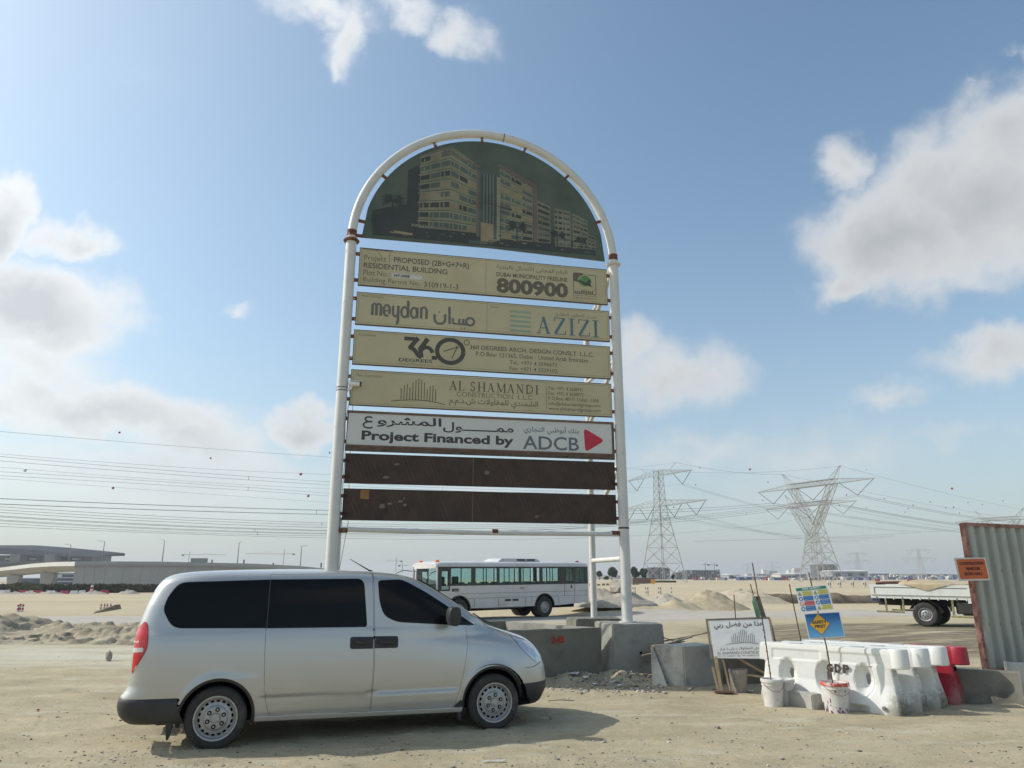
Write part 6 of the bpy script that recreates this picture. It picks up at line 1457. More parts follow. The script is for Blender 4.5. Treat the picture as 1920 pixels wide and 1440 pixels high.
# ------------------------------------------------------------------ light lorry (rear towards -x)
TR = thing('flatbed_lorry', 'white dropside flatbed lorry with dusty dual rear wheels, cab hidden by the fence', 'lorry', (12.95, 27.2, 0.21), rot=(0, R(.5), R(-42)))
M_TRW = mat('lorry_white', (.62, .63, .59), .45, var=.06, scale=2, stain=(.40, .38, .32), sscale=1.5, slo=.55, shi=.85); M_TRG = mat('lorry_grey_line', (.16, .165, .15), .7); M_CHV = mat('chassis_grime', (.035, .033, .03), .85); M_YEL = mat('faded_yellow', (.26, .25, .09), .7, stain=(.12, .11, .09), sscale=12, slo=.45, shi=.6)
BLt, bz0, bz1 = 3.11, .93, 1.37
for y in (0, 1.85):
    sg = -1 if y == 0 else 1
    q = MB().box(0, BLt, min(y, y - sg * .03), max(y, y - sg * .03), bz0 + .04, bz1).build('side_board', M_TRW, TR, bevel=.006)
    f_ = y + sg * .004
    for a, b, c, d in ((.10, BLt - .10, bz1 - .10, bz1 - .075), (.10, .125, bz0 + .13, bz1 - .10),): MB().box(a, b, min(f_, f_ + sg * .006), max(f_, f_ + sg * .006), c, d).build('pressed_groove', M_TRG, TR)
    MB().box(0, BLt, min(f_, f_ + sg * .012), max(f_, f_ + sg * .012), bz0 + .075, bz0 + .095).build('hinge_rail', M_TRG, TR)
    MB().box(0, BLt, min(y, y + sg * .01), max(y, y + sg * .01), bz0 - .02, bz0 + .036).build('bed_edge', M_TRW, TR)
    for k in range(11): x = .15 + k * .28; MB().box(x, x + .035, min(f_, f_ + sg * .02), max(f_, f_ + sg * .02), bz0 - .055, bz0 + .03).build('hinge', M_TRW if k % 3 else M_TRG, TR)
MB().box(-.03, 0, .0, 1.85, bz0 - .02, bz1).build('tail_board', M_TRW, TR, bevel=.006); MB().box(BLt, BLt + .04, .0, 1.85, bz0 - .02, bz1 + .45).build('head_board', M_TRW, TR)
MB().box(.0, BLt, .031, 1.819, bz0 + .0, bz0 + .04).build('bed_floor', M_CHV, TR)
for yy in (.55, 1.25): MB().box(.05, 5.2, yy, yy + .08, .66, .86).build('chassis_rail', M_CHV, TR)
for k in range(6): MB().box(.2 + k * .62, .26 + k * .62, .1, 1.75, .862, .925).build('cross_member', M_CHV, TR)
for s, y in ((-1, .14), (-1, .42), (1, 1.71), (1, 1.43)): wheel(TR, 1.66, y, s, .40, .21, .23)
ts = np.linspace(.15, math.pi - .35, 16)
for yy in (.0, 1.4): mb = MB(); mb.add([(1.66 + .50 * math.cos(t), y_, .40 + .46 * math.sin(t)) for y_ in (yy, yy + .48) for t in ts], [(i, i + 1, 16 + i + 1, 16 + i) for i in range(15)]); o = mb.build('mudguard', mat('mudguard_grey', (.12, .115, .10), .7), TR, smooth=True)
# under-run guards with striped tape
for y in (-.0, 1.83):
    MB().box(.12, 1.02, y - .015, y + .02, .42, .48).build('guard_bar', M_YEL, TR); MB().box(2.45, 4.0, y - .015, y + .02, .33, .39).build('guard_bar', M_YEL, TR)
    for x in (.42, .98): MB().box(x, x + .06, y - .012, y + .018, .49, bz0 - .03).build('guard_post', M_YEL, TR)
    for x in (2.50, 3.25): MB().box(x, x + .07, y - .012, y + .018, .40, bz0 - .03).build('guard_post', M_YEL, TR)
MB().box(2.6, 3.3, .05, .5, .45, .85).build('fuel_tank', M_CHV, TR, bevel=.05); MB().tube([(1.66, .1, .40), (1.66, 1.75, .40)], .07, 8).build('axle', M_CHV, TR); MB().box(.02, .28, -.01, .12, .80, .90).build('tail_lamp', mat('navy_lamp', (.03, .035, .10), .4), TR)
MB().box(3.0, 3.2, -.01, .05, .80, .92).build('side_step', M_TRW, TR)
MB().hexa([(3.8, -.0, .55), (5.4, .1, .55), (5.4, 1.75, .55), (3.8, 1.85, .55), (3.85, .05, 2.1), (5.0, .15, 2.1), (5.0, 1.7, 2.1), (3.85, 1.8, 2.1)]).build('cab', M_TRW, TR, bevel=.08, smooth=True); 
for s, y in ((-1, .18), (1, 1.67)): wheel(TR, 4.7, y, s, .40, .21, .2)
# cloth sheet slumped over the load
n = 26; v = []; f = []
cl = thing('load_sheet', 'sand coloured cloth thrown over the lorry bed and hanging down its side', 'cloth', (12.95, 27.2, .21), R(-42))
for j in range(n + 1):
    for i in range(n + 1):
        a, b = i / n, j / n; x = .95 + 2.2 * a; pk = math.exp(-((a - .38) / .28) ** 2)
        if b < .28: z = bz1 + .02 - (1 - b / .28) * max(0, .22 - abs(a - .40) * .65); y = -.02
        else: y = (b - .28) / .72 * 1.5; z = bz1 + .02 + .12 * pk * math.sin(min(1, (b - .28) / .5) * math.pi / 2) + .08 * math.exp(-((a - .1) / .2) ** 2)
        w_ = float(fbm(np.array([a * 6.]), np.array([b * 6.]), 3)); v.append((x, y - .01, z + .05 * w_ * (b > .3)))
for j in range(n):
    for i in range(n): q = j * (n + 1) + i; f.append((q, q + 1, q + n + 2, q + n + 1))
MB().add(v, f).build('sheet', mat('hessian', (.42, .34, .22), .9, var=.12, bump=.3, bscale=12), cl, smooth=True)
mb = thing('rubber_mat', 'dark red rolled mat lying on the left of the lorry load', 'mat', (12.95, 27.2, .21), R(-42)); MB().tube([(.12, .3, bz1 + .03), (.4, .3, bz1 + .065), (.9, .3, bz1 + .075), (1.3, .35, bz1 + .04)], .05, 10).build('roll', mat('maroon_rubber', (.09, .035, .03), .8), mb, smooth=True)
# ------------------------------------------------------------------ pylons
M_LAT = mat('galvanised_lattice', (.38, .37, .34), .6, .3, var=.1, scale=.3)
M_INS = mat('insulator', (.10, .095, .09), .6)
def lerp(a, b, t): return a + (b - a) * t
def lattice(mb, A, B, n, w, diag=True):
    """A, B: two rings of four points; braced faces between them in n bays"""
    for k in range(n):
        r0 = [lerp(Vector(A[i]), Vector(B[i]), k / n) for i in range(4)]; r1 = [lerp(Vector(A[i]), Vector(B[i]), (k + 1) / n) for i in range(4)]
        for i in range(4):
            j = (i + 1) % 4; mb.tri(r0[i], r1[j], w); mb.tri(r0[j], r1[i], w); mb.tri(r1[i], r1[j], w * .8)
def ring(hx, hy, z, cx=0): return [(cx - hx, -hy, z), (cx + hx, -hy, z), (cx + hx, hy, z), (cx - hx, hy, z)]
def legs(A, B, t, w=.20):
    for i in range(4): MB().tri(A[i], B[i], w).build('leg', M_LAT, t, fix=False)
def arm(t, x0, z0, x1, z1, hy, top, nm='cross_arm', w=.09):
    """tapering lattice arm from root (x0,z0) to tip (x1,z1)"""
    mb = MB(); n = 7
    for k in range(n):
        a, b = k / n, (k + 1) / n; f = lambda q, s, up: Vector((lerp(x0, x1, q), s * hy * (1 - q * .92), lerp(z0, z1, q) + (up * top * (1 - q * .95) if up else 0)))
        for s in (-1, 1):
            mb.tri(f(a, s, 0), f(b, s, 0), w); mb.tri(f(a, s, 1), f(b, s, 1), w); mb.tri(f(a, s, 0), f(b, s, 1), w * .7); mb.tri(f(a, s, 0), f(a, s, 1), w * .7)
        mb.tri(f(a, -1, 0), f(b, 1, 0), w * .7)
    mb.build(nm, M_LAT, t, fix=False)
def vstring(t, xa, xb, z, drop=5.2):
    m = (xa + xb) / 2
    for x in (xa, xb): MB().tube([(x, 0, z), (m, 0, z - drop)], .15, 5).build('insulator', M_INS, t)
def pylon_y(x, y, yaw, label):
    t = thing('lattice_pylon', label, 'pylon', (x, y, -.6), yaw, 'high voltage lattice pylons')
    base, waist = ring(7.0, 7.0, 0), ring(2.3, 2.3, 27); legs(base, waist, t, .19)
    mb = MB(); zq = [0, .30, .52, .70, .85, 1]
    for a, b in zip(zq[:-1], zq[1:]): lattice(mb, [tuple(lerp(Vector(base[i]), Vector(waist[i]), a)) for i in range(4)], [tuple(lerp(Vector(base[i]), Vector(waist[i]), b)) for i in range(4)], 1, .095)
    mb.build('bracing', M_LAT, t, fix=False)['kind'] = 'stuff'
    for s in (-1, 1):
        A = [(s * .1, -2.3, 27), (s * 2.3, -2.3, 27), (s * 2.3, 2.3, 27), (s * .1, 2.3, 27)]; B = [(s * 9.6, -1.3, 45), (s * 13.2, -1.3, 45), (s * 13.2, 1.3, 45), (s * 9.6, 1.3, 45)]
        legs(A, B, t, .18); mb = MB(); lattice(mb, A, B, 5, .075); mb.build('bracing', M_LAT, t, fix=False)['kind'] = 'stuff'
        P_ = [(s * 16.5, -.2, 53), (s * 16.6, -.2, 53), (s * 16.6, .2, 53), (s * 16.5, .2, 53)]; legs([(s * 10, -1.3, 47.2), (s * 13.4, -1.3, 47.2), (s * 13.4, 1.3, 47.2), (s * 10, 1.3, 47.2)], P_, t, .12)
        arm(t, s * 13, 45, s * 33, 45.2, 1.4, 2.3)
        vstring(t, s * 32, s * 15, 45, 6.4)
    mb = MB(); lattice(mb, [(-13, -1.4, 45), (-13, 1.4, 45), (-13, 1.4, 47.3), (-13, -1.4, 47.3)], [(13, -1.4, 45), (13, 1.4, 45), (13, 1.4, 47.3), (13, -1.4, 47.3)], 10, .11)
    for yy in (-1.4, 1.4):
        for zz in (45, 47.3): mb.tri((-13, yy, zz), (13, yy, zz), .15)
    mb.build('bridge_arm', M_LAT, t, fix=False); vstring(t, -8.5, 8.5, 45, 6.4)
    return t
def pylon_t(x, y, yaw, label):
    t = thing('lattice_pylon', label, 'pylon', (x, y, -.6), yaw, 'high voltage lattice pylons')
    base, waist, top = ring(7.2, 7.2, 0), ring(1.9, 1.9, 34), ring(1.5, 1.5, 50); legs(base, waist, t, .19); legs(waist, top, t, .15)
    mb = MB(); zq = [0, .26, .46, .62, .76, .88, 1]
    for a, b in zip(zq[:-1], zq[1:]): lattice(mb, [tuple(lerp(Vector(base[i]), Vector(waist[i]), a)) for i in range(4)], [tuple(lerp(Vector(base[i]), Vector(waist[i]), b)) for i in range(4)], 1, .095)
    lattice(mb, waist, top, 5, .10); mb.build('bracing', M_LAT, t, fix=False)['kind'] = 'stuff'
    for s in (-1, 1):
        arm(t, s * 1.6, 48, s * 21.7, 47.8, 1.5, 2.4); arm(t, s * 2.2, 34, s * 29, 34.3, 2.1, 2.6); vstring(t, s * 20.5, s * 10, 47.6, 5.2); vstring(t, s * 28, s * 17, 34, 5.4); vstring(t, s * 14, s * 4, 34, 5.4)
        MB().tri((s * 8, 0, 50.2), (s * 12, 0, 52.5), .12).build('earth_peak', M_LAT, t, fix=False)
    return t
yawA = math.atan2(-18.6, 11.2); yawB = math.atan2(-28.5, 16.75)
PA = pylon_t(67.3, 333, yawA, 'nearer lattice pylon with two stacked cross arms, just right of the billboard')
PB = pylon_y(144.2, 349.5, yawB, 'nearest Y shaped lattice pylon, in the right half of the field')
index_kids()
def place(src, x, y, yaw, label, z=-.6, s=1.):
    o = copy_tree(src, None, label); o.location = (x, y, z); o.rotation_euler = (0, 0, yaw); o.scale = (s, s, s); return o
place(PB, 181, 447, yawB, 'second Y shaped pylon standing right behind the nearest one')
place(PB, 372, 560, yawB + .1, 'Y shaped pylon top showing above the corrugated fence at the right edge')
for (px, D, lb, s) in ((1612, 1420, 'hazy far pylon above the left end of the long grey shed', 1.0), (1729, 1250, 'hazy far pylon above the lorry bed', 1.0), (1450, 2200, 'faint far pylon between the two large ones', 1.0), (1403, 2500, 'very faint far pylon left of the tallest rod', 1.)):
    place(PA, (px - 960) / 1407 * D, D, yawA, lb, -1, s)
bpy.context.view_layer.update()

# ------------------------------------------------------------------ overhead lines
M_WIRE = mat('conductor', (.11, .11, .115), .6, var=.02)
def at_r(px, py, D):       # world point on the pixel ray at depth D
    return at(px, py, D)
def line(name, label, left, mid, right, r=.05, pair=0., cat='power line', n=46, DL=150, ext=.35, group='power lines crossing the sky'):
    """left/mid are (px, py) of the photo; right is a world point; a parabola in the vertical plane through both ends"""
    Lp = at_r(left[0], left[1], DL); Rp = Vector(right); dx = Rp.x - Lp.x; dy = Rp.y - Lp.y
    k = (mid[0] - 960) / 1407.0; s = (k * Lp.y - Lp.x) / (dx - k * dy); s = min(max(s, .12), .85); Dm = Lp.y + dy * s; zm = at_r(mid[0], mid[1], Dm).z
    c = ((zm - Lp.z) - (Rp.z - Lp.z) * s) / (s * s - s)
    f = lambda q: Vector((Lp.x + dx * q, Lp.y + dy * q, Lp.z + (Rp.z - Lp.z) * q + c * (q * q - q)))
    t = thing(name, label, cat, tuple(f(0)), group=group); o_ = f(0)
    for off in ((-pair / 2, pair / 2) if pair else (0,)):
        MB().tube([f(-ext + (1 + ext) * i / n) + Vector((0, 0, off)) - o_ for i in range(n + 1)], r, 4, cap=False).build('conductor', M_WIRE, t, fix=False)
    if pair:
        for q in (-.05, .22, .5, .75): p = f(q) - o_; MB().bar(p + Vector((0, 0, -pair / 2 - .1)), p + Vector((0, 0, pair / 2 + .1)), .09).build('spacer', M_WIRE, t)
    return f
def tip(o, x, z): return o.matrix_world @ Vector((x, 0, z))
FW = {}
spec = [((0, 809), (617, 858), tip(PA, -12, 52.5), .040, 0, 'topmost single earth wire running to the stacked arm pylon'),
        ((0, 851), (617, 890), tip(PA, 12, 52.5), .035, 0, 'second thin earth wire under the topmost one'),
        ((0, 860), (617, 907), tip(PA, -15, 42.4), .045, .9, 'upper faint pair of conductors'),
        ((0, 876), (617, 917), tip(PA, 15, 42.4), .030, 0, 'thin single wire carrying the white marker ball'),
        ((0, 888), (617, 928), tip(PA, -22, 28.6), .040, .8, 'middle faint pair of conductors'),
        ((0, 897), (617, 943), tip(PA, -9, 28.6), .028, 0, 'thin single wire carrying the low red marker ball'),
        ((0, 940), (617, 961), tip(PB, -23.5, 38.6), .085, 1.1, 'darkest twin cable passing behind the billboard to the Y pylon'),
        ((0, 953), (617, 983), tip(PB, 0, 38.6), .050, .6, 'twin cable under the darkest one'),
        ((0, 964), (617, 992), tip(PB, 23.5, 38.6), .055, .7, 'third twin cable of the lower bundle'),
        ((0, 972), (617, 998), tip(PA, 9, 28.6), .050, .6, 'fourth twin cable of the lower bundle'),
        ((0, 979), (617, 1003), tip(PA, 22, 28.6), .045, .5, 'fifth twin cable of the lower bundle'),
        ((0, 987), (617, 1009), (181, 447, 37.5), .045, 0, 'lowest single cable above the flyover')]
for i, (a, b, c, r, pr_, lb) in enumerate(spec): FW[i] = line('power_line', lb, a, b, c, r * .75, pr_)
# lines leaving the Y pylon towards the right
def span(label, a, b, sag, r=.05, pair=0., n=30):
    a = Vector(a); b = Vector(b); t = thing('power_line', label, 'power line', tuple(a), group='power lines crossing the sky')
    for off in ((-pair / 2, pair / 2) if pair else (0,)): MB().tube([a.lerp(b, i / n) - a + Vector((0, 0, off - 4 * sag * (i / n) * (1 - i / n))) for i in range(n + 1)], r, 4, cap=False).build('conductor', M_WIRE, t, fix=False)
for x_, py, lb in ((23.5, 985, 'conductor from the right arm of the Y pylon sloping down to the fence'), (0, 1000, 'conductor from the middle of the Y pylon towards the fence'), (-23.5, 1012, 'conductor from the left arm of the Y pylon towards the fence')):
    span(lb, tip(PB, x_, 38.6), at(1990, py, 520), 3, .07, .8)
for z_, py, lb in ((52.8, 968, 'thin earth wire leaving the right horn of the Y pylon'), (52.8, 985, 'thin earth wire leaving the left horn of the Y pylon')):
    span(lb, tip(PB, 16.5 if py == 968 else -16.5, z_), at(1990, py, 560), 2, .05)
for k, (y0, y1, lb) in enumerate(((948, 1003, 'first of the faint wires fanning out right of the far Y pylon'), (955, 1010, 'second of the faint wires fanning out right of the far Y pylon'), (1003, 975, 'faint wire rising to the right behind the fence'))):
    span(lb, at(1585 if k < 2 else 1300, y0 if k < 2 else 1015, 447), at(1990, y1, 620), 3, .06)
span('earth wire between the stacked arm pylon and the Y pylon', tip(PA, 12, 52.5), tip(PB, -16.5, 52.8), 1.5, .045)
span('earth wire from the stacked arm pylon to the right horn of the Y pylon', tip(PA, -12, 52.5), tip(PB, 16.5, 52.8), 2.5, .04)
for k in range(3):
    span(('conductor', 'second conductor', 'third conductor')[k] + ' sloping down from the stacked arm pylon across the middle field', tip(PA, (22, 9, 15)[k], (28.6, 28.6, 42.4)[k]), (270 + 20 * k, 560, 30 + 3 * k), 5, .045, .7)
# marker balls
M_BALLR = mat('red_ball', (.30, .03, .05), .6); M_BALLW = mat('white_ball', (.6, .6, .6), .6); M_BALLD = mat('dark_ball', (.07, .05, .06), .6)
balls = [(224, 811, 2.6, 'r', 160), (395, 859, 2.2, 'r', 200), (564, 889, 3.2, 'r', 190), (578, 930, 3.0, 'r', 190), (47, 882, 3.6, 'w', 150), (212, 915, 3.0, 'r', 160), (618, 849, 2, 'd', 230),
         (1406, 880, 2.6, 'r', 340), (1312, 877, 1.5, 'd', 340), (1304, 909, 1.3, 'd', 340), (1196, 902, 2, 'w', 330), (1440, 904, 1.5, 'd', 340), (1430, 938, 1.4, 'd', 340), (1263, 951, 1.4, 'd', 340), (1587, 928, 1.5, 'd', 350), (1574, 948, 1.4, 'd', 350), (1623, 880, 2.2, 'w', 350), (1658, 935, 1.4, 'd', 360), (1625, 952, 1.2, 'd', 360),
         (1785, 916, 2.6, 'r', 380), (1696, 942, 1.4, 'w', 380), (1712, 947, 1.4, 'r', 380), (1744, 941, 1.3, 'd', 380), (1703, 954, 1.3, 'd', 380), (1697, 960, 1.3, 'd', 380), (1788, 951, 1.6, 'd', 390), (1773, 952, 1.2, 'd', 390), (1815, 942, 1.3, 'd', 390), (1842, 946, 1.2, 'd', 390), (1799, 962, 1.2, 'd', 390), (1881, 939, 1.2, 'd', 400)]
words = {'r': 'red', 'w': 'white', 'd': 'dark'}
def where(px, py):
    if px < 300: return 'high in the left sky over the flyover' if py < 900 else 'low in the left sky over the flyover'
    if px < 620: return 'left of the billboard post, ' + ('upper wires' if py < 900 else 'lower wires')
    if px < 1470: return 'between the two big pylons'
    return 'right of the Y pylon, over the lorry'
bmesh_ball = {}
BL_ = ['topmost red marker ball over the flyover', 'small dark red ball midway along the left wires', 'larger red ball on the upper wire left of the billboard post', 'red ball on the lower wire left of the billboard post', 'pale ball on a wire near the left picture edge', 'lower red ball over the flyover', 'small dark ball touching the left billboard post',
       'large crimson ball between the two big pylons', 'small dark ball by the right tip of the upper arm of the stacked pylon', 'small dark ball under the right tip of that upper arm', 'yellowish pale ball just right of the right billboard post', 'dark ball just above the left arm tip of the Y pylon', 'dark ball just below the left arm tip of the Y pylon', 'dark ball inside the lower arm of the stacked pylon', 'dark ball by the right arm of the Y pylon, upper one', 'dark ball by the right arm of the Y pylon, lower one', 'white ball on the wire leaving the right arm tip of the Y pylon', 'dark ball beyond the right arm of the rear Y pylon', 'tiny dark ball under the right arm of the Y pylon',
       'red ball high over the lorry bed', 'tiny white ball on the wires over the lorry, leftmost', 'tiny reddish ball beside the tiny white one', 'dark ball above the tiny reddish one, over the lorry', 'dark ball below the tiny white one, upper of two', 'dark ball below the tiny white one, lower of two', 'darkest ball straight under the high red ball', 'tiny ball left of the darkest one under the high red ball', 'dark ball just above the left corner of the fence', 'tiny ball above the fence, right of its corner', 'tiny dark ball just left of the fence top corner', 'tiny dark ball above the fence near the right pylon top']
for i, (px, py, r, c, D_) in enumerate(balls):
    m_ = {'r': M_BALLR, 'w': M_BALLW, 'd': M_BALLD}[c]
    if c not in bmesh_ball:
        bm = bmesh.new(); bmesh.ops.create_icosphere(bm, subdivisions=2, radius=1); me = bpy.data.meshes.new('marker_ball'); bm.to_mesh(me); bm.free(); me.materials.append(m_); bmesh_ball[c] = me
    p = at(px, py, D_); o = link('marker_ball', bmesh_ball[c], None, tuple(p)); o.scale = (r * .85 * D_ / 1407,) * 3
    big = 'larger ' if r > 2.4 else 'small '
    tag(o, BL_[i], 'marker ball', 'marker balls on the power lines')

# ------------------------------------------------------------------ flyover, grandstand, lamps at the left
M_BRG = mat('flyover_concrete', (.33, .335, .335), .85, var=.08, scale=.15, stain=(.30, .285, .25), sscale=.2, slo=.5, shi=.8, stretch=(1, 1, .3)); M_BRD = mat('parapet_concrete', (.55, .54, .50), .8, var=.06, scale=.1)
fl = thing('flyover', 'long pale concrete flyover with a solid ramp wall and flared piers', 'flyover', (0, 0, 0))
DW = 200
def wp(px, py, D=DW): return at(px, py, D)
tops = [(142, 1053), (200, 1052.5), (300, 1053), (400, 1055), (480, 1057), (560, 1061), (640, 1069), (720, 1079), (780, 1087)]
for i in range(len(tops) - 1):
    (a, ya), (b, yb) = tops[i], tops[i + 1]; nseg = 3
    for k in range(nseg):
        pa, pb = wp(a + (b - a) * k / nseg, ya + (yb - ya) * k / nseg), wp(a + (b - a) * (k + 1) / nseg, ya + (yb - ya) * (k + 1) / nseg); g_ = .06
        MB().hexa([(pa.x + g_, DW, -1.7), (pb.x, DW, -1.7), (pb.x, DW + 8, -1.7), (pa.x + g_, DW + 8, -1.7), (pa.x + g_, DW, pa.z - .9), (pb.x, DW, pb.z - .9), (pb.x, DW + 8, pb.z - .9), (pa.x + g_, DW + 8, pa.z - .9)]).build('wall_panel', M_BRG, fl)
        MB().hexa([(pa.x, DW - .35, pa.z - .9), (pb.x, DW - .35, pb.z - .9), (pb.x, DW + .1, pb.z - .9), (pa.x, DW + .1, pa.z - .9), (pa.x, DW - .3, pa.z), (pb.x, DW - .3, pb.z), (pb.x, DW + .1, pb.z), (pa.x, DW + .1, pa.z)]).build('parapet', M_BRG, fl)
        MB().hexa([(pa.x, DW - .45, pa.z - 1.15), (pb.x, DW - .45, pb.z - 1.15), (pb.x, DW - .05, pb.z - 1.15), (pa.x, DW - .05, pa.z - 1.15), (pa.x, DW - .45, pa.z - .97), (pb.x, DW - .45, pb.z - .97), (pb.x, DW - .05, pb.z - .97), (pa.x, DW - .05, pa.z - .97)]).build('ledge', M_BRG, fl)
# deck curving away to the left
dk = [(142, 1053, 200), (100, 1054, 215), (60, 1057, 232), (20, 1062, 252), (-30, 1068, 275), (-90, 1074, 300)]
for i in range(len(dk) - 1):
    a, b = dk[i], dk[i + 1]; pa, pb = at(*a), at(*b); n_ = Vector((pb.y - pa.y, -(pb.x - pa.x), 0)).normalized() * 9; n_ = n_ if n_.y > 0 else -n_
    def sec(p): return [p + Vector((0, 0, 0)), p + Vector((0, 0, -1.15)), p + n_ * .28 + Vector((0, 0, -2.6)), p + n_ * .75 + Vector((0, 0, -2.6)), p + n_ + Vector((0, 0, -1.15)), p + n_]
    A_, B_ = sec(pa), sec(pb); MB().add(A_ + B_, [(i_, (i_ + 1) % 6, (i_ + 1) % 6 + 6, i_ + 6) for i_ in range(6)] + [tuple(range(6)), tuple(range(6, 12))]).build('deck', M_BRG, fl)
    MB().add([pa + Vector((0, -.05, .0)), pb + Vector((0, -.05, .0)), pb + Vector((0, -.12, -1.15)), pa + Vector((0, -.12, -1.15)), pa + Vector((0, .3, 0)), pb + Vector((0, .3, 0)), pb + Vector((0, .3, -1.15)), pa + Vector((0, .3, -1.15))], [(0, 1, 2, 3), (4, 5, 1, 0), (7, 6, 5, 4), (3, 2, 6, 7)]).build('parapet', M_BRD, fl)
for px, D_ in ((80, 226), (17, 254), (-50, 290)):
    p = at(px, 1080, D_); zt_ = at(px, 1076 if px > 50 else 1081, D_).z; w0 = 1.0; w1 = 2.3
    MB().hexa([(p.x - w0 * 1.35, D_ + 2, -2), (p.x + w0 * 1.35, D_ + 2, -2), (p.x + w0 * 1.35, D_ + 4, -2), (p.x - w0 * 1.35, D_ + 4, -2), (p.x - w1, D_ + 2, zt_ + .4), (p.x + w1, D_ + 2, zt_ + .4), (p.x + w1, D_ + 4, zt_ + .4), (p.x - w1, D_ + 4, zt_ + .4)]).build('pier', M_BRG, fl, bevel=.15)
M_LAMP = mat('lamp_pole_grey', (.20, .20, .20), .5)
lamp0 = None
def street_lamp(px, ytop, ybase, D, s, label):
    b = at(px, ybase, D); h = at(px, ytop, D).z - b.z; t = thing('street_lamp', label, 'street lamp', tuple(b), group='street lamps along the flyover')
    MB().tube([(0, 0, 0), (0, 0, h)], .12, 6, rads=[.14, .08]).build('pole', M_LAMP, t); MB().bar((0, 0, h - .05), (-s * 1.3, 0, h + .12), .08).build('bracket', M_LAMP, t); MB().bar((-s * 1.0, 0, h + .08), (-s * 1.9, 0, h + .14), .28, .10).build('lamp_head', M_LAMP, t)
for px, yt, yb, D_, s, lb in ((82, 1026, 1056, 262, 1, 'lamp poking over the grandstand roof, furthest left'), (128, 1021, 1054, 232, 1, 'lamp above the tip of the grandstand roof'), (191, 1015, 1053, 205, 1, 'tall lamp at the start of the ramp wall'), (304, 1013, 1053, 205, .5, 'tall lamp left of the grey cabin on the ramp'), (445, 1017, 1056, 205, -.3, 'lamp between the two cranes'), (563, 1024, 1061, 205, -.8, 'lamp nearest the left billboard post')):
    street_lamp(px, yt, yb, D_, s, lb)
hb = at(370, 1050, 201); o = MB().box(hb.x - 1.8, hb.x + 1.8, 201, 203.5, hb.z - 1.2, at(370, 1046.5, 201).z).build('site_cabin', mat('cabin_grey', (.30, .30, .28), .7)); tag(o, 'small grey box cabin standing on the ramp', 'cabin')
M_PST = mat('small_dark_post', (.12, .11, .10), .8)
for px in (397, 457, 512, 602): q = at(px, 1056 + (px > 500) * 6, 200); o = MB().tube([(q.x, 200, q.z - .3), (q.x, 200, q.z + .9)], .2, 6).build('marker_post', M_PST); tag(o, {397: 'dark stub post right of the cabin', 457: 'dark stub post between the cranes', 512: 'dark stub post near the red crane', 602: 'dark stub post by the billboard leg'}[px], 'post', 'dark stub posts on the flyover parapet')
# grandstand with its sweeping crescent roof
gs = thing('grandstand', 'dark glazed grandstand under a long crescent roof at the far left', 'building')
M_GRF = mat('stand_roof', (.022, .027, .042), .8, .0, var=.1, scale=.02, spec=.1); M_GGL = mat('stand_glass', (.025, .05, .06), .3, var=.4, scale=.05); M_GCO = mat('stand_concrete', (.13, .135, .14), .8, var=.15, scale=.05)
DG = 620; n = 30; v = []; f = []
for i in range(n + 1):
    t = i / n; px = -120 + 301 * t; yt = 1027 + 16 * max(0, (t - .38) / .62) ** 1.25; th_ = 13 * (1 - t ** 2.4) + .8
    a = at(px, yt, DG); b_ = at(px, yt + th_, DG); v += [tuple(a), (b_.x, DG - 3, b_.z), (b_.x, DG + 45, b_.z + 2), (a.x, DG + 45, a.z + 4)]
for i in range(n): 
    for k in range(4): f.append((i * 4 + k, i * 4 + (k + 1) % 4, i * 4 + 4 + (k + 1) % 4, i * 4 + 4 + k))
MB().add(v, f).build('crescent_roof', M_GRF, gs, smooth=True)
def gbox(x0, x1, y0, y1, D, dd, m, nm='wall', par=gs): a = at(x0, y0, D); b = at(x1, y1, D); return MB().box(a.x, b.x, D, D + dd, b.z, a.z).build(nm, m, par)
gbox(-120, 172, 1041, 1053, DG + 8, 30, M_GGL, 'glazing'); gbox(-120, 168, 1052.5, 1056, DG + 2, 30, M_GCO, 'terrace'); gbox(-120, 150, 1056.2, 1070, DG + 6, 30, M_GGL, 'glazing')
for k in range(14): x = -110 + k * 20; gbox(x, x + 1.2, 1041, 1053, DG + 6, 2, M_GCO, 'mullion')
for px in (27, 92): gbox(px - 7, px + 9, 1039, 1054, DG - 6, 8, M_GCO, 'stair_core')
for px in (10, 55, 135): gbox(px, px + 12, 1046.5, 1050, DG + 5, 2, mat('pale_glazing', (.30, .40, .40), .4), 'glazing_strip')  # plain pale teal strips set before the dark glazing
# office block behind the deck
of_ = thing('office_building', 'blue glazed block with white floor bands seen under the flyover deck', 'building'); M_OFF = mat('office_blue', (.05, .075, .13), .35, var=.3, scale=.05); M_OFW = mat('office_band', (.50, .52, .54), .7)
gbox(84, 150, 1074, 1100, 420, 20, M_OFF, 'wall', of_)
for yy in (1075.5, 1082.5, 1089.5): gbox(107, 150, yy, yy + 1.3, 419, 1, M_OFW, 'floor_band', of_)
for k in range(3): gbox(108 + k * 3, 110 + k * 3, 1077, 1082, 419.3, .5, M_OFW, 'window', of_)
gbox(28, 62, 1084, 1100, 430, 20, mat('far_dark_wall', (.07, .08, .10), .7), 'wing', of_)

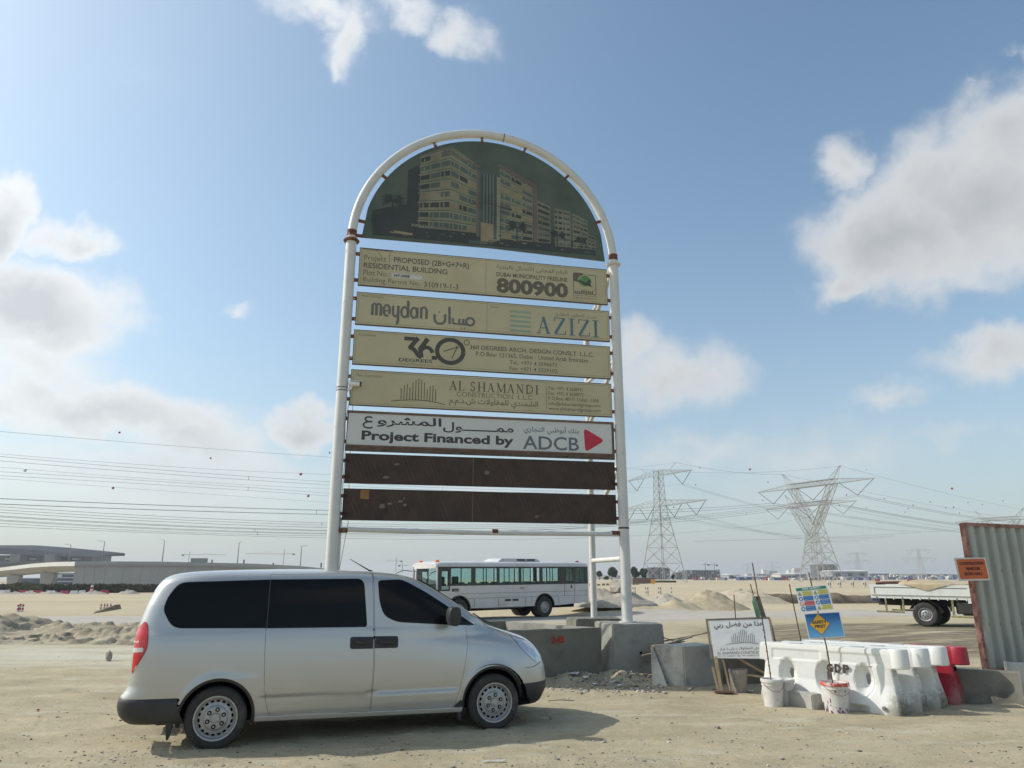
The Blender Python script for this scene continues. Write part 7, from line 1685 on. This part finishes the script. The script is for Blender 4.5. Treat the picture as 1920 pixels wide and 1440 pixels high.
# hedge: a dense clipped strip, leaves as small faces
def leafmat(n, c): return mat(n, c, .8, var=.35, scale=1.5)
M_LF = leafmat('hedge_leaves', (.045, .055, .022)); M_LF2 = leafmat('bush_leaves', (.075, .10, .03)); M_LF3 = leafmat('tree_leaves', (.035, .055, .025))
def leaf_mass(cx, cy, cz, rx, ry, rz, n, s, seed, box=False):
    r = random.Random(seed); mb = MB()
    for i in range(n):
        if box: p = Vector((r.uniform(-rx, rx), r.uniform(-ry, ry), r.uniform(-rz, rz))); p.y = -ry + abs(r.gauss(0, ry * .4)) if r.random() < .6 else p.y
        else:
            while True:
                p = Vector((r.uniform(-1, 1), r.uniform(-1, 1), r.uniform(-1, 1)))
                if p.length < 1: break
            p = p.normalized() * p.length ** .45 * (1 + .25 * float(fbm(np.array([p.x * 2 + seed]), np.array([p.z * 2 + p.y]), 3))); p = Vector((p.x * rx, p.y * ry, p.z * rz))
        a = Vector((r.gauss(0, 1), r.gauss(0, 1), r.gauss(0, 1))).normalized(); b = a.cross(Vector((r.gauss(0, 1), r.gauss(0, 1), r.gauss(0, 1)))).normalized(); q = s * r.uniform(.6, 1.4); c = Vector((cx, cy, cz)) + p
        mb.add([c + a * q, c + b * q, c - a * q, c - b * q], [(0, 1, 2, 3)])
    return mb
hx0, hx1 = at(-60, 1100, 186).x, at(420, 1100, 186).x
hd = thing('hedge', 'long dark clipped hedge along the foot of the flyover', 'hedge', (0, 0, 0))
MB().box(hx0, hx1, 186.4, 188, -1.8, .15).build('stem_core', M_LF, hd); leaf_mass((hx0 + hx1) / 2, 186.6, -.75, (hx1 - hx0) / 2, 1.0, 1.15, 9000, .22, 5, True).build('foliage', M_LF, hd, fix=False)
for px, py, rx, rz, m_, lb in ((42, 1101, 3.2, 1.3, M_LF2, 'bright green bush in front of the hedge at the far left'), (66, 1104, 1.5, .9, leafmat('dry_bush', (.14, .13, .06)), 'yellowish dry bush beside the green one')):
    p = at(px, py, 180); t = thing('bush', lb, 'bush', (p.x, 180, p.z)); leaf_mass(0, 0, 0, rx, 1.2, rz, 900, .16, px).build('foliage', m_, t, fix=False)

def tree(px, ytop, ybase, D, w, label, seed):
    b = at(px, ybase, D); h = at(px, ytop, D).z - b.z; t = thing('roadside_tree', label, 'tree', tuple(b), group='trees on the far side of the field')
    MB().tube([(0, 0, 0), (.1, 0, h * .3), (0, .1, h * .6)], .3, 7, rads=[.34, .24, .1]).build('trunk', M_WOODG, t)
    for k in range(3): a = k * 2.1 + seed; MB().tube([(.05, 0, h * .25), (math.cos(a) * w * .5, math.sin(a) * w * .5, h * .6)], .1, 5, rads=[.14, .05]).build('limb', M_WOODG, t)
    mb = MB(); r_ = random.Random(seed)
    for k in range(9):
        a = r_.uniform(0, 6.28); q = leaf_mass(math.cos(a) * w * .5 * r_.random(), math.sin(a) * w * .5, h * r_.uniform(.38, .82), w * r_.uniform(.35, .6), w * .5, h * r_.uniform(.14, .26), 260, .30, seed + k); mb.add(q.v, q.f)
    mb.build('crown', M_LF3, t, fix=False)
for a in ((1147, 1063, 1088, 300, 2.6, 'dark round tree between the bus and the right post', 3), (1190, 1064, 1089, 300, 2.2, 'dark tree just right of the right billboard post', 5), (1124, 1071, 1087, 330, 1.9, 'small tree beside the rear post', 7), (1137, 1081, 1087, 330, 1.2, 'low shrub left of the dark round tree', 9), (1207, 1067, 1088, 330, 1.9, 'greyish tree at the foot of the stacked arm pylon', 11), (1262, 1077, 1087, 360, .9, 'tiny dark tree under the stacked arm pylon', 13), (1166, 1079, 1088, 340, .9, 'tiny shrub behind the right post', 15)): tree(*a)

# ------------------------------------------------------------------ far buildings, cranes, plant
M_FB = mat('unfinished_concrete', (.20, .195, .20), .85, var=.2, scale=.03); M_FB2 = mat('pale_building', (.50, .45, .40), .8, var=.15, scale=.03); M_FBW = mat('far_dark_window', (.06, .07, .09), .6); M_SHED = mat('grey_shed', (.26, .27, .28), .6, var=.08, scale=.02); M_SHW = mat('white_shed', (.62, .61, .58), .7, var=.1, scale=.02)
def frame_building(x0, x1, yt, yb, D, fl_, cols, label, m=M_FB, seed=1, base=None):
    r = random.Random(seed); a = at(x0, yt, D); b = at(x1, yb, D); t = thing('unfinished_building', label, 'building', (a.x, D, b.z)); W_, H_ = b.x - a.x, a.z - b.z; fh = H_ / fl_
    MB().box(0, W_, 3, 26, 0, H_ * .98).build('core', M_FBW, t)
    for k in range(fl_ + 1):
        w0 = W_ * (.0 if k < fl_ - 1 else r.uniform(.05, .2)); w1 = W_ * (1. if k < fl_ - 1 else r.uniform(.75, .95)); MB().box(w0, w1, 0, 26, k * fh - .35, k * fh).build('slab', m, t)
    for k in range(cols + 1): x = W_ * k / cols; MB().box(x - .5, x + .5, .05, 1, 0, H_ * r.uniform(.8, 1.1)).build('column', m, t)
    for k in range(cols):
        for j in range(fl_):
            if r.random() < .35: MB().box(W_ * k / cols + .6, W_ * (k + .9) / cols, .5, 1.2, j * fh + .1, (j + .75) * fh).build('infill_panel', M_SHW if r.random() < .3 else m, t)
frame_building(1288, 1350, 1069, 1086, 900, 5, 12, 'unfinished grey building under two small cranes', seed=2)
frame_building(1216, 1256, 1064, 1086, 850, 6, 7, 'unfinished building seen through the legs of the stacked arm pylon', seed=4)
frame_building(1268, 1287, 1073, 1086, 950, 4, 4, 'small unfinished wing left of the unfinished grey building', seed=6)
frame_building(1532, 1572, 1058, 1082, 1100, 6, 8, 'tall grey building seen through the Y pylon legs', M_SHED, 8)
def shed(x0, x1, yt, yb, D, m, label):
    a = at(x0, yt, D); b = at(x1, yb, D); t = thing('industrial_shed', label, 'building', (a.x, D, b.z)); W_, H_ = b.x - a.x, a.z - b.z
    MB().box(0, W_, 0, 40, 0, H_ * .82).build('wall', m, t); MB().hexa([(-1, -1, H_ * .821), (W_ + 1, -1, H_ * .821), (W_ + 1, 41, H_ * .821), (-1, 41, H_ * .821), (2, 10, H_), (W_ - 2, 10, H_), (W_ - 2, 30, H_), (2, 30, H_)]).build('roof', M_SHW, t)
    for k in range(max(3, int(W_ / 22))): x = W_ * (k + .3) / max(3, int(W_ / 22)); MB().box(x, x + 6, -.4, -.05, .2, H_ * .5).build('door', M_FBW, t)
shed(1560, 1628, 1069, 1081, 1000, M_SHED, 'long grey shed right of the Y pylon')
shed(1630, 1668, 1074, 1080, 1200, M_SHED, 'low grey shed behind the left end of the lorry'); shed(1670, 1790, 1074.5, 1079.5, 1250, M_SHW, 'row of long white sheds above the lorry load')
shed(1463, 1492, 1075, 1084, 1150, M_FB2, 'low pinkish building left of the Y pylon'); shed(1484, 1512, 1074, 1083, 1200, M_SHED, 'grey building beside the pinkish one'); shed(1366, 1376, 1076, 1085, 1100, M_SHED, 'small grey block right of the unfinished building'); shed(1385, 1440, 1080, 1085.5, 1300, mat('blue_shed', (.12, .16, .26), .7), 'low blue roofed row of sheds in the far haze')
rr = random.Random(77)
far = MB()
for i in range(170):       # haze-bound skyline of tiny blocks, too small to tell apart
    px = rr.uniform(1100, 1960); D_ = rr.uniform(1800, 2600); a = at(px, 1084.5, D_); w_ = rr.uniform(4, 26); h_ = rr.uniform(4, 14) + (rr.random() < .06) * 18; far.cur = rr.randrange(3); far.box(a.x, a.x + w_, D_, D_ + 20, -2, h_)
for i in range(110):
    px = rr.uniform(1300, 1640); D_ = rr.uniform(640, 900); a = at(px, 1086, D_); w_ = rr.uniform(1, 7); far.cur = rr.randrange(5); far.box(a.x, a.x + w_, D_, D_ + 3, -1, rr.uniform(1.0, 3.2))
for i in range(60):
    px = rr.uniform(1640, 1800); D_ = rr.uniform(900, 1200); a = at(px, 1082, D_); w_ = rr.uniform(2, 9); far.cur = rr.randrange(4); far.box(a.x, a.x + w_, D_, D_ + 3, 0, rr.uniform(1.5, 7))
tag(far.build('distant_sheds', [M_FB, M_FB2, M_SHW, mat('far_blue', (.06, .10, .25), .7), mat('far_red', (.35, .06, .05), .7)], fix=False), 'haze bound row of far off huts and sheds along the horizon', kind='stuff')
def crane(px, ytip, ybase, D, jl, jr, label, red=False):
    b = at(px, ybase, D); h = at(px, ytip, D).z - b.z; k = D / 1407; m = mat('crane_red', (.35, .12, .09), .6) if red else mat('crane_grey', (.18, .18, .17), .6); t = thing('tower_crane', label, 'crane', tuple(b)); mb = MB(); w = .35 * k
    for s in (-1, 1):
        mb.tri((s * w, 0, 0), (s * w, 0, h), .26 * k)
    for i in range(12): z = h * i / 12; mb.tri((-w, 0, z), (w, 0, z + h / 12), .14 * k)
    mb.build('mast', m, t, fix=False); zj = h * .72 if red else h * .78
    mb = MB(); mb.tri((-jl * k, 0, zj), (jr * k, 0, zj), .42 * k); mb.tri((0, 0, h), (-jl * .8 * k, 0, zj), .08 * k); mb.tri((0, 0, h), (jr * .8 * k, 0, zj), .08 * k)
    mb.build('jib', m, t, fix=False); c_ = -jl if jl < jr else jr; MB().box(min(c_ * k, (c_ + 4) * k), max(c_ * k, (c_ + 4) * k), -.5, .5, zj - 2.2 * k, zj + .5 * k).build('counterweight', M_PST, t)
crane(353, 1035, 1058, 700, 14, 68, 'grey flat top crane behind the cabin on the flyover')
crane(531, 1030, 1060, 750, 74, 16, 'red masted tower crane behind the flyover', True)
crane(742, 1046, 1072, 900, 20, 8, 'small crane mast left of the bus front'); crane(754, 1056, 1074, 950, 8, 12, 'tiny crane beside the bus windscreen')
crane(1323, 1055, 1070, 900, 5, 4, 'left of the two small cranes over the unfinished building'); crane(1340, 1056, 1070, 900, 9, 3, 'right of the two small cranes over the unfinished building')
# red and white barriers along the far edge of the left field
M_FRW = mat('far_barrier_white', (.60, .60, .60), .6); M_FRR = mat('far_barrier_red', (.36, .02, .07), .6)
for x0, x1, c, lb in ((-30, 18, 'w', 'white barrier run touching the left picture edge'), (35, 52, 'r', 'first red barrier from the left under the hedge'), (55, 62, 'w', 'white barrier between the first two red ones'), (62, 79, 'r', 'second red barrier from the left, in front of the green bush'), (87, 103, 'w', 'white barrier before the third red one'), (113, 129, 'r', 'third red barrier from the left'), (132, 146, 'w', 'white barrier left of the striped pole'), (148, 160, 'w', 'grey white barrier under the striped pole'), (165, 177, 'r', 'dull red barrier right of the striped pole'), (189, 203, 'r', 'last red barrier before the van')):
    D_ = 150; a = at(x0, 1108.5, D_); b = at(x1, 1113, D_); zg = ground_z(a.x, D_)
    hgt_ = .85; o = MB().hexa([(a.x, D_ - .3, zg), (b.x, D_ - .3, zg), (b.x, D_ + .3, zg), (a.x, D_ + .3, zg), (a.x + .1, D_ - .1, zg + hgt_), (b.x - .1, D_ - .1, zg + hgt_), (b.x - .1, D_ + .1, zg + hgt_), (a.x + .1, D_ + .1, zg + hgt_)]).build('far_barrier', M_FRR if c == 'r' else M_FRW); tag(o, lb, 'barrier', 'plastic barriers along the far edge of the field')
def striped(px, yt, yb, D, label, n=5, r=.04, red=True, group=None):
    b = at(px, yb, D); b.z = ground_z(b.x, D); h = at(px, yt, D).z - b.z; t = thing('striped_post', label, 'post', tuple(b), group=group)
    for k in range(n): MB().tube([(0, 0, h * k / n), (0, 0, h * (k + 1) / n)], r, 6).build('stripe', ((M_FRR if red else M_LAMP) if k % 2 else M_FRW), t)
striped(172, 1097, 1108, 148, 'tall red and white pole standing before the hedge', 5, .25)
for i, px in enumerate((188.5, 195, 200, 206.5)): striped(px, 1131, 1143, 44, ('first', 'second', 'third', 'fourth')[i] + ' red and white post from the left of the upright group of four', 5, .045, True, 'red and white posts in the left field')
for i, (px, dy) in enumerate(((33, 0), (37, -2), (42, -1))): striped(px, 1134 + dy, 1145, 42, ('left', 'middle', 'right')[i] + ' red and white post of the tumbled trio at the far left', 4, .05, True, 'red and white posts in the left field')
for g_, base in enumerate((1187, 1211, 1235)):
    for k in (0, 1): striped(base + k * 4, 1101, 1112, 90, ('left hand', 'middle', 'right hand')[g_] + ' pair of white posts in the middle field, ' + ('left' if k == 0 else 'right') + ' post', 4, .07, False, 'white banded posts in the middle field')
striped(1259, 1101, 1112, 90, 'single white banded post right of the three pairs', 4, .07, False, 'white banded posts in the middle field')
for g_, base in enumerate((1553, 1572, 1596, 1619)):
    for k in (0, 1): striped(base + k * 4, 1088, 1094, 150, 'white banded post before the Y pylon, ' + ('first', 'second', 'third', 'fourth')[g_] + ' group, ' + ('left' if k == 0 else 'right') + ' post', 3, .11, False, 'white banded posts before the Y pylon')
# things lying in the fields
M_SLAB = conc_mat('brown_slab', (.20, .175, .125))
p = at(195, 1155, 37); sl_ = MB().hexa([(0, 0, 0), (1.05, .1, .18), (1.05, .6, .2), (0, .6, .02), (0.05, 0.1, .12), (1.0, .1, .42), (1.0, .5, .42), (.1, .5, .16)]).build('broken_slab', M_SLAB, loc=(p.x - .55, 37, ground_z(p.x, 37) + .12)); tag(sl_, 'broken brown slab lying tilted behind the left spoil heap', 'slab')
o = rough_box(obox(at(1451, 1100, 70).xy, (1, .1), (-.1, 1), 1.3, .5, ground_z(24, 70) + .1, ground_z(24, 70) + .42), 'dark_block', M_DARK.copy() if False else M_SOIL, None, sub=4); tag(o, 'dark block lying in the field above the soil bank', 'block')
p = at(1224, 1085, 240); t = thing('road_sign', 'small orange diversion board at the foot of the stacked arm pylon', 'sign', (p.x, 240, ground_z(p.x, 240))); MB().box(-.7, .7, 0, .08, .3, 1.6).build('board', mat('far_orange', (.75, .30, .03), .6), t); MB().box(-.05, .05, .09, .2, 0, 1.5).build('post', M_LAMP, t)
for px, w_, lb, c in ((1640, 9, 'short run of red barriers in the far right field', M_FRR), (1700, 22, 'long run of red barriers above the lorry bed', M_FRR)):
    a = at(px, 1080, 420); o = MB().box(a.x, a.x + w_ * 420 / 1407, 420, 420.5, ground_z(a.x, 420), ground_z(a.x, 420) + 1.3).build('far_barrier', mat('far_pink', (.5, .10, .08), .6)); tag(o, lb, 'barrier', 'plastic barriers along the far edge of the field')
for i_, px in enumerate((1105, 1112, 1120, 1129, 1137, 1146, 1154, 1163, 1171, 1186, 1193)): a = at(px, 1091, 250); o = MB().box(a.x, a.x + .9, 250, 251, ground_z(a.x, 250) - .1, ground_z(a.x, 250) + .5 + .3 * rr.random()).build('kerb_block', M_CON2); tag(o, ('first', 'second', 'third', 'fourth', 'fifth', 'sixth', 'seventh', 'eighth', 'ninth', 'tenth', 'last')[i_] + ' small grey block from the left in the row beneath the far trees', 'block', 'row of small grey blocks beneath the far trees')
o = MB().box(at(1186, 1086, 280).x, at(1222, 1086, 280).x, 280, 284, -.4, 1.9).build('brown_hut', mat('brown_hut', (.16, .10, .075), .8)); tag(o, 'low brown hut between the dark tree and the stacked arm pylon', 'hut')
p = at(1226, 1087, 320); MB().box(p.x, at(1268, 1087, 320).x, 320, 323, -.6, .8).build('far_hedge', M_LF3); tag(bpy.data.objects['far_hedge'], 'low green hedge strip beneath the stacked arm pylon', 'hedge')
haze_box()
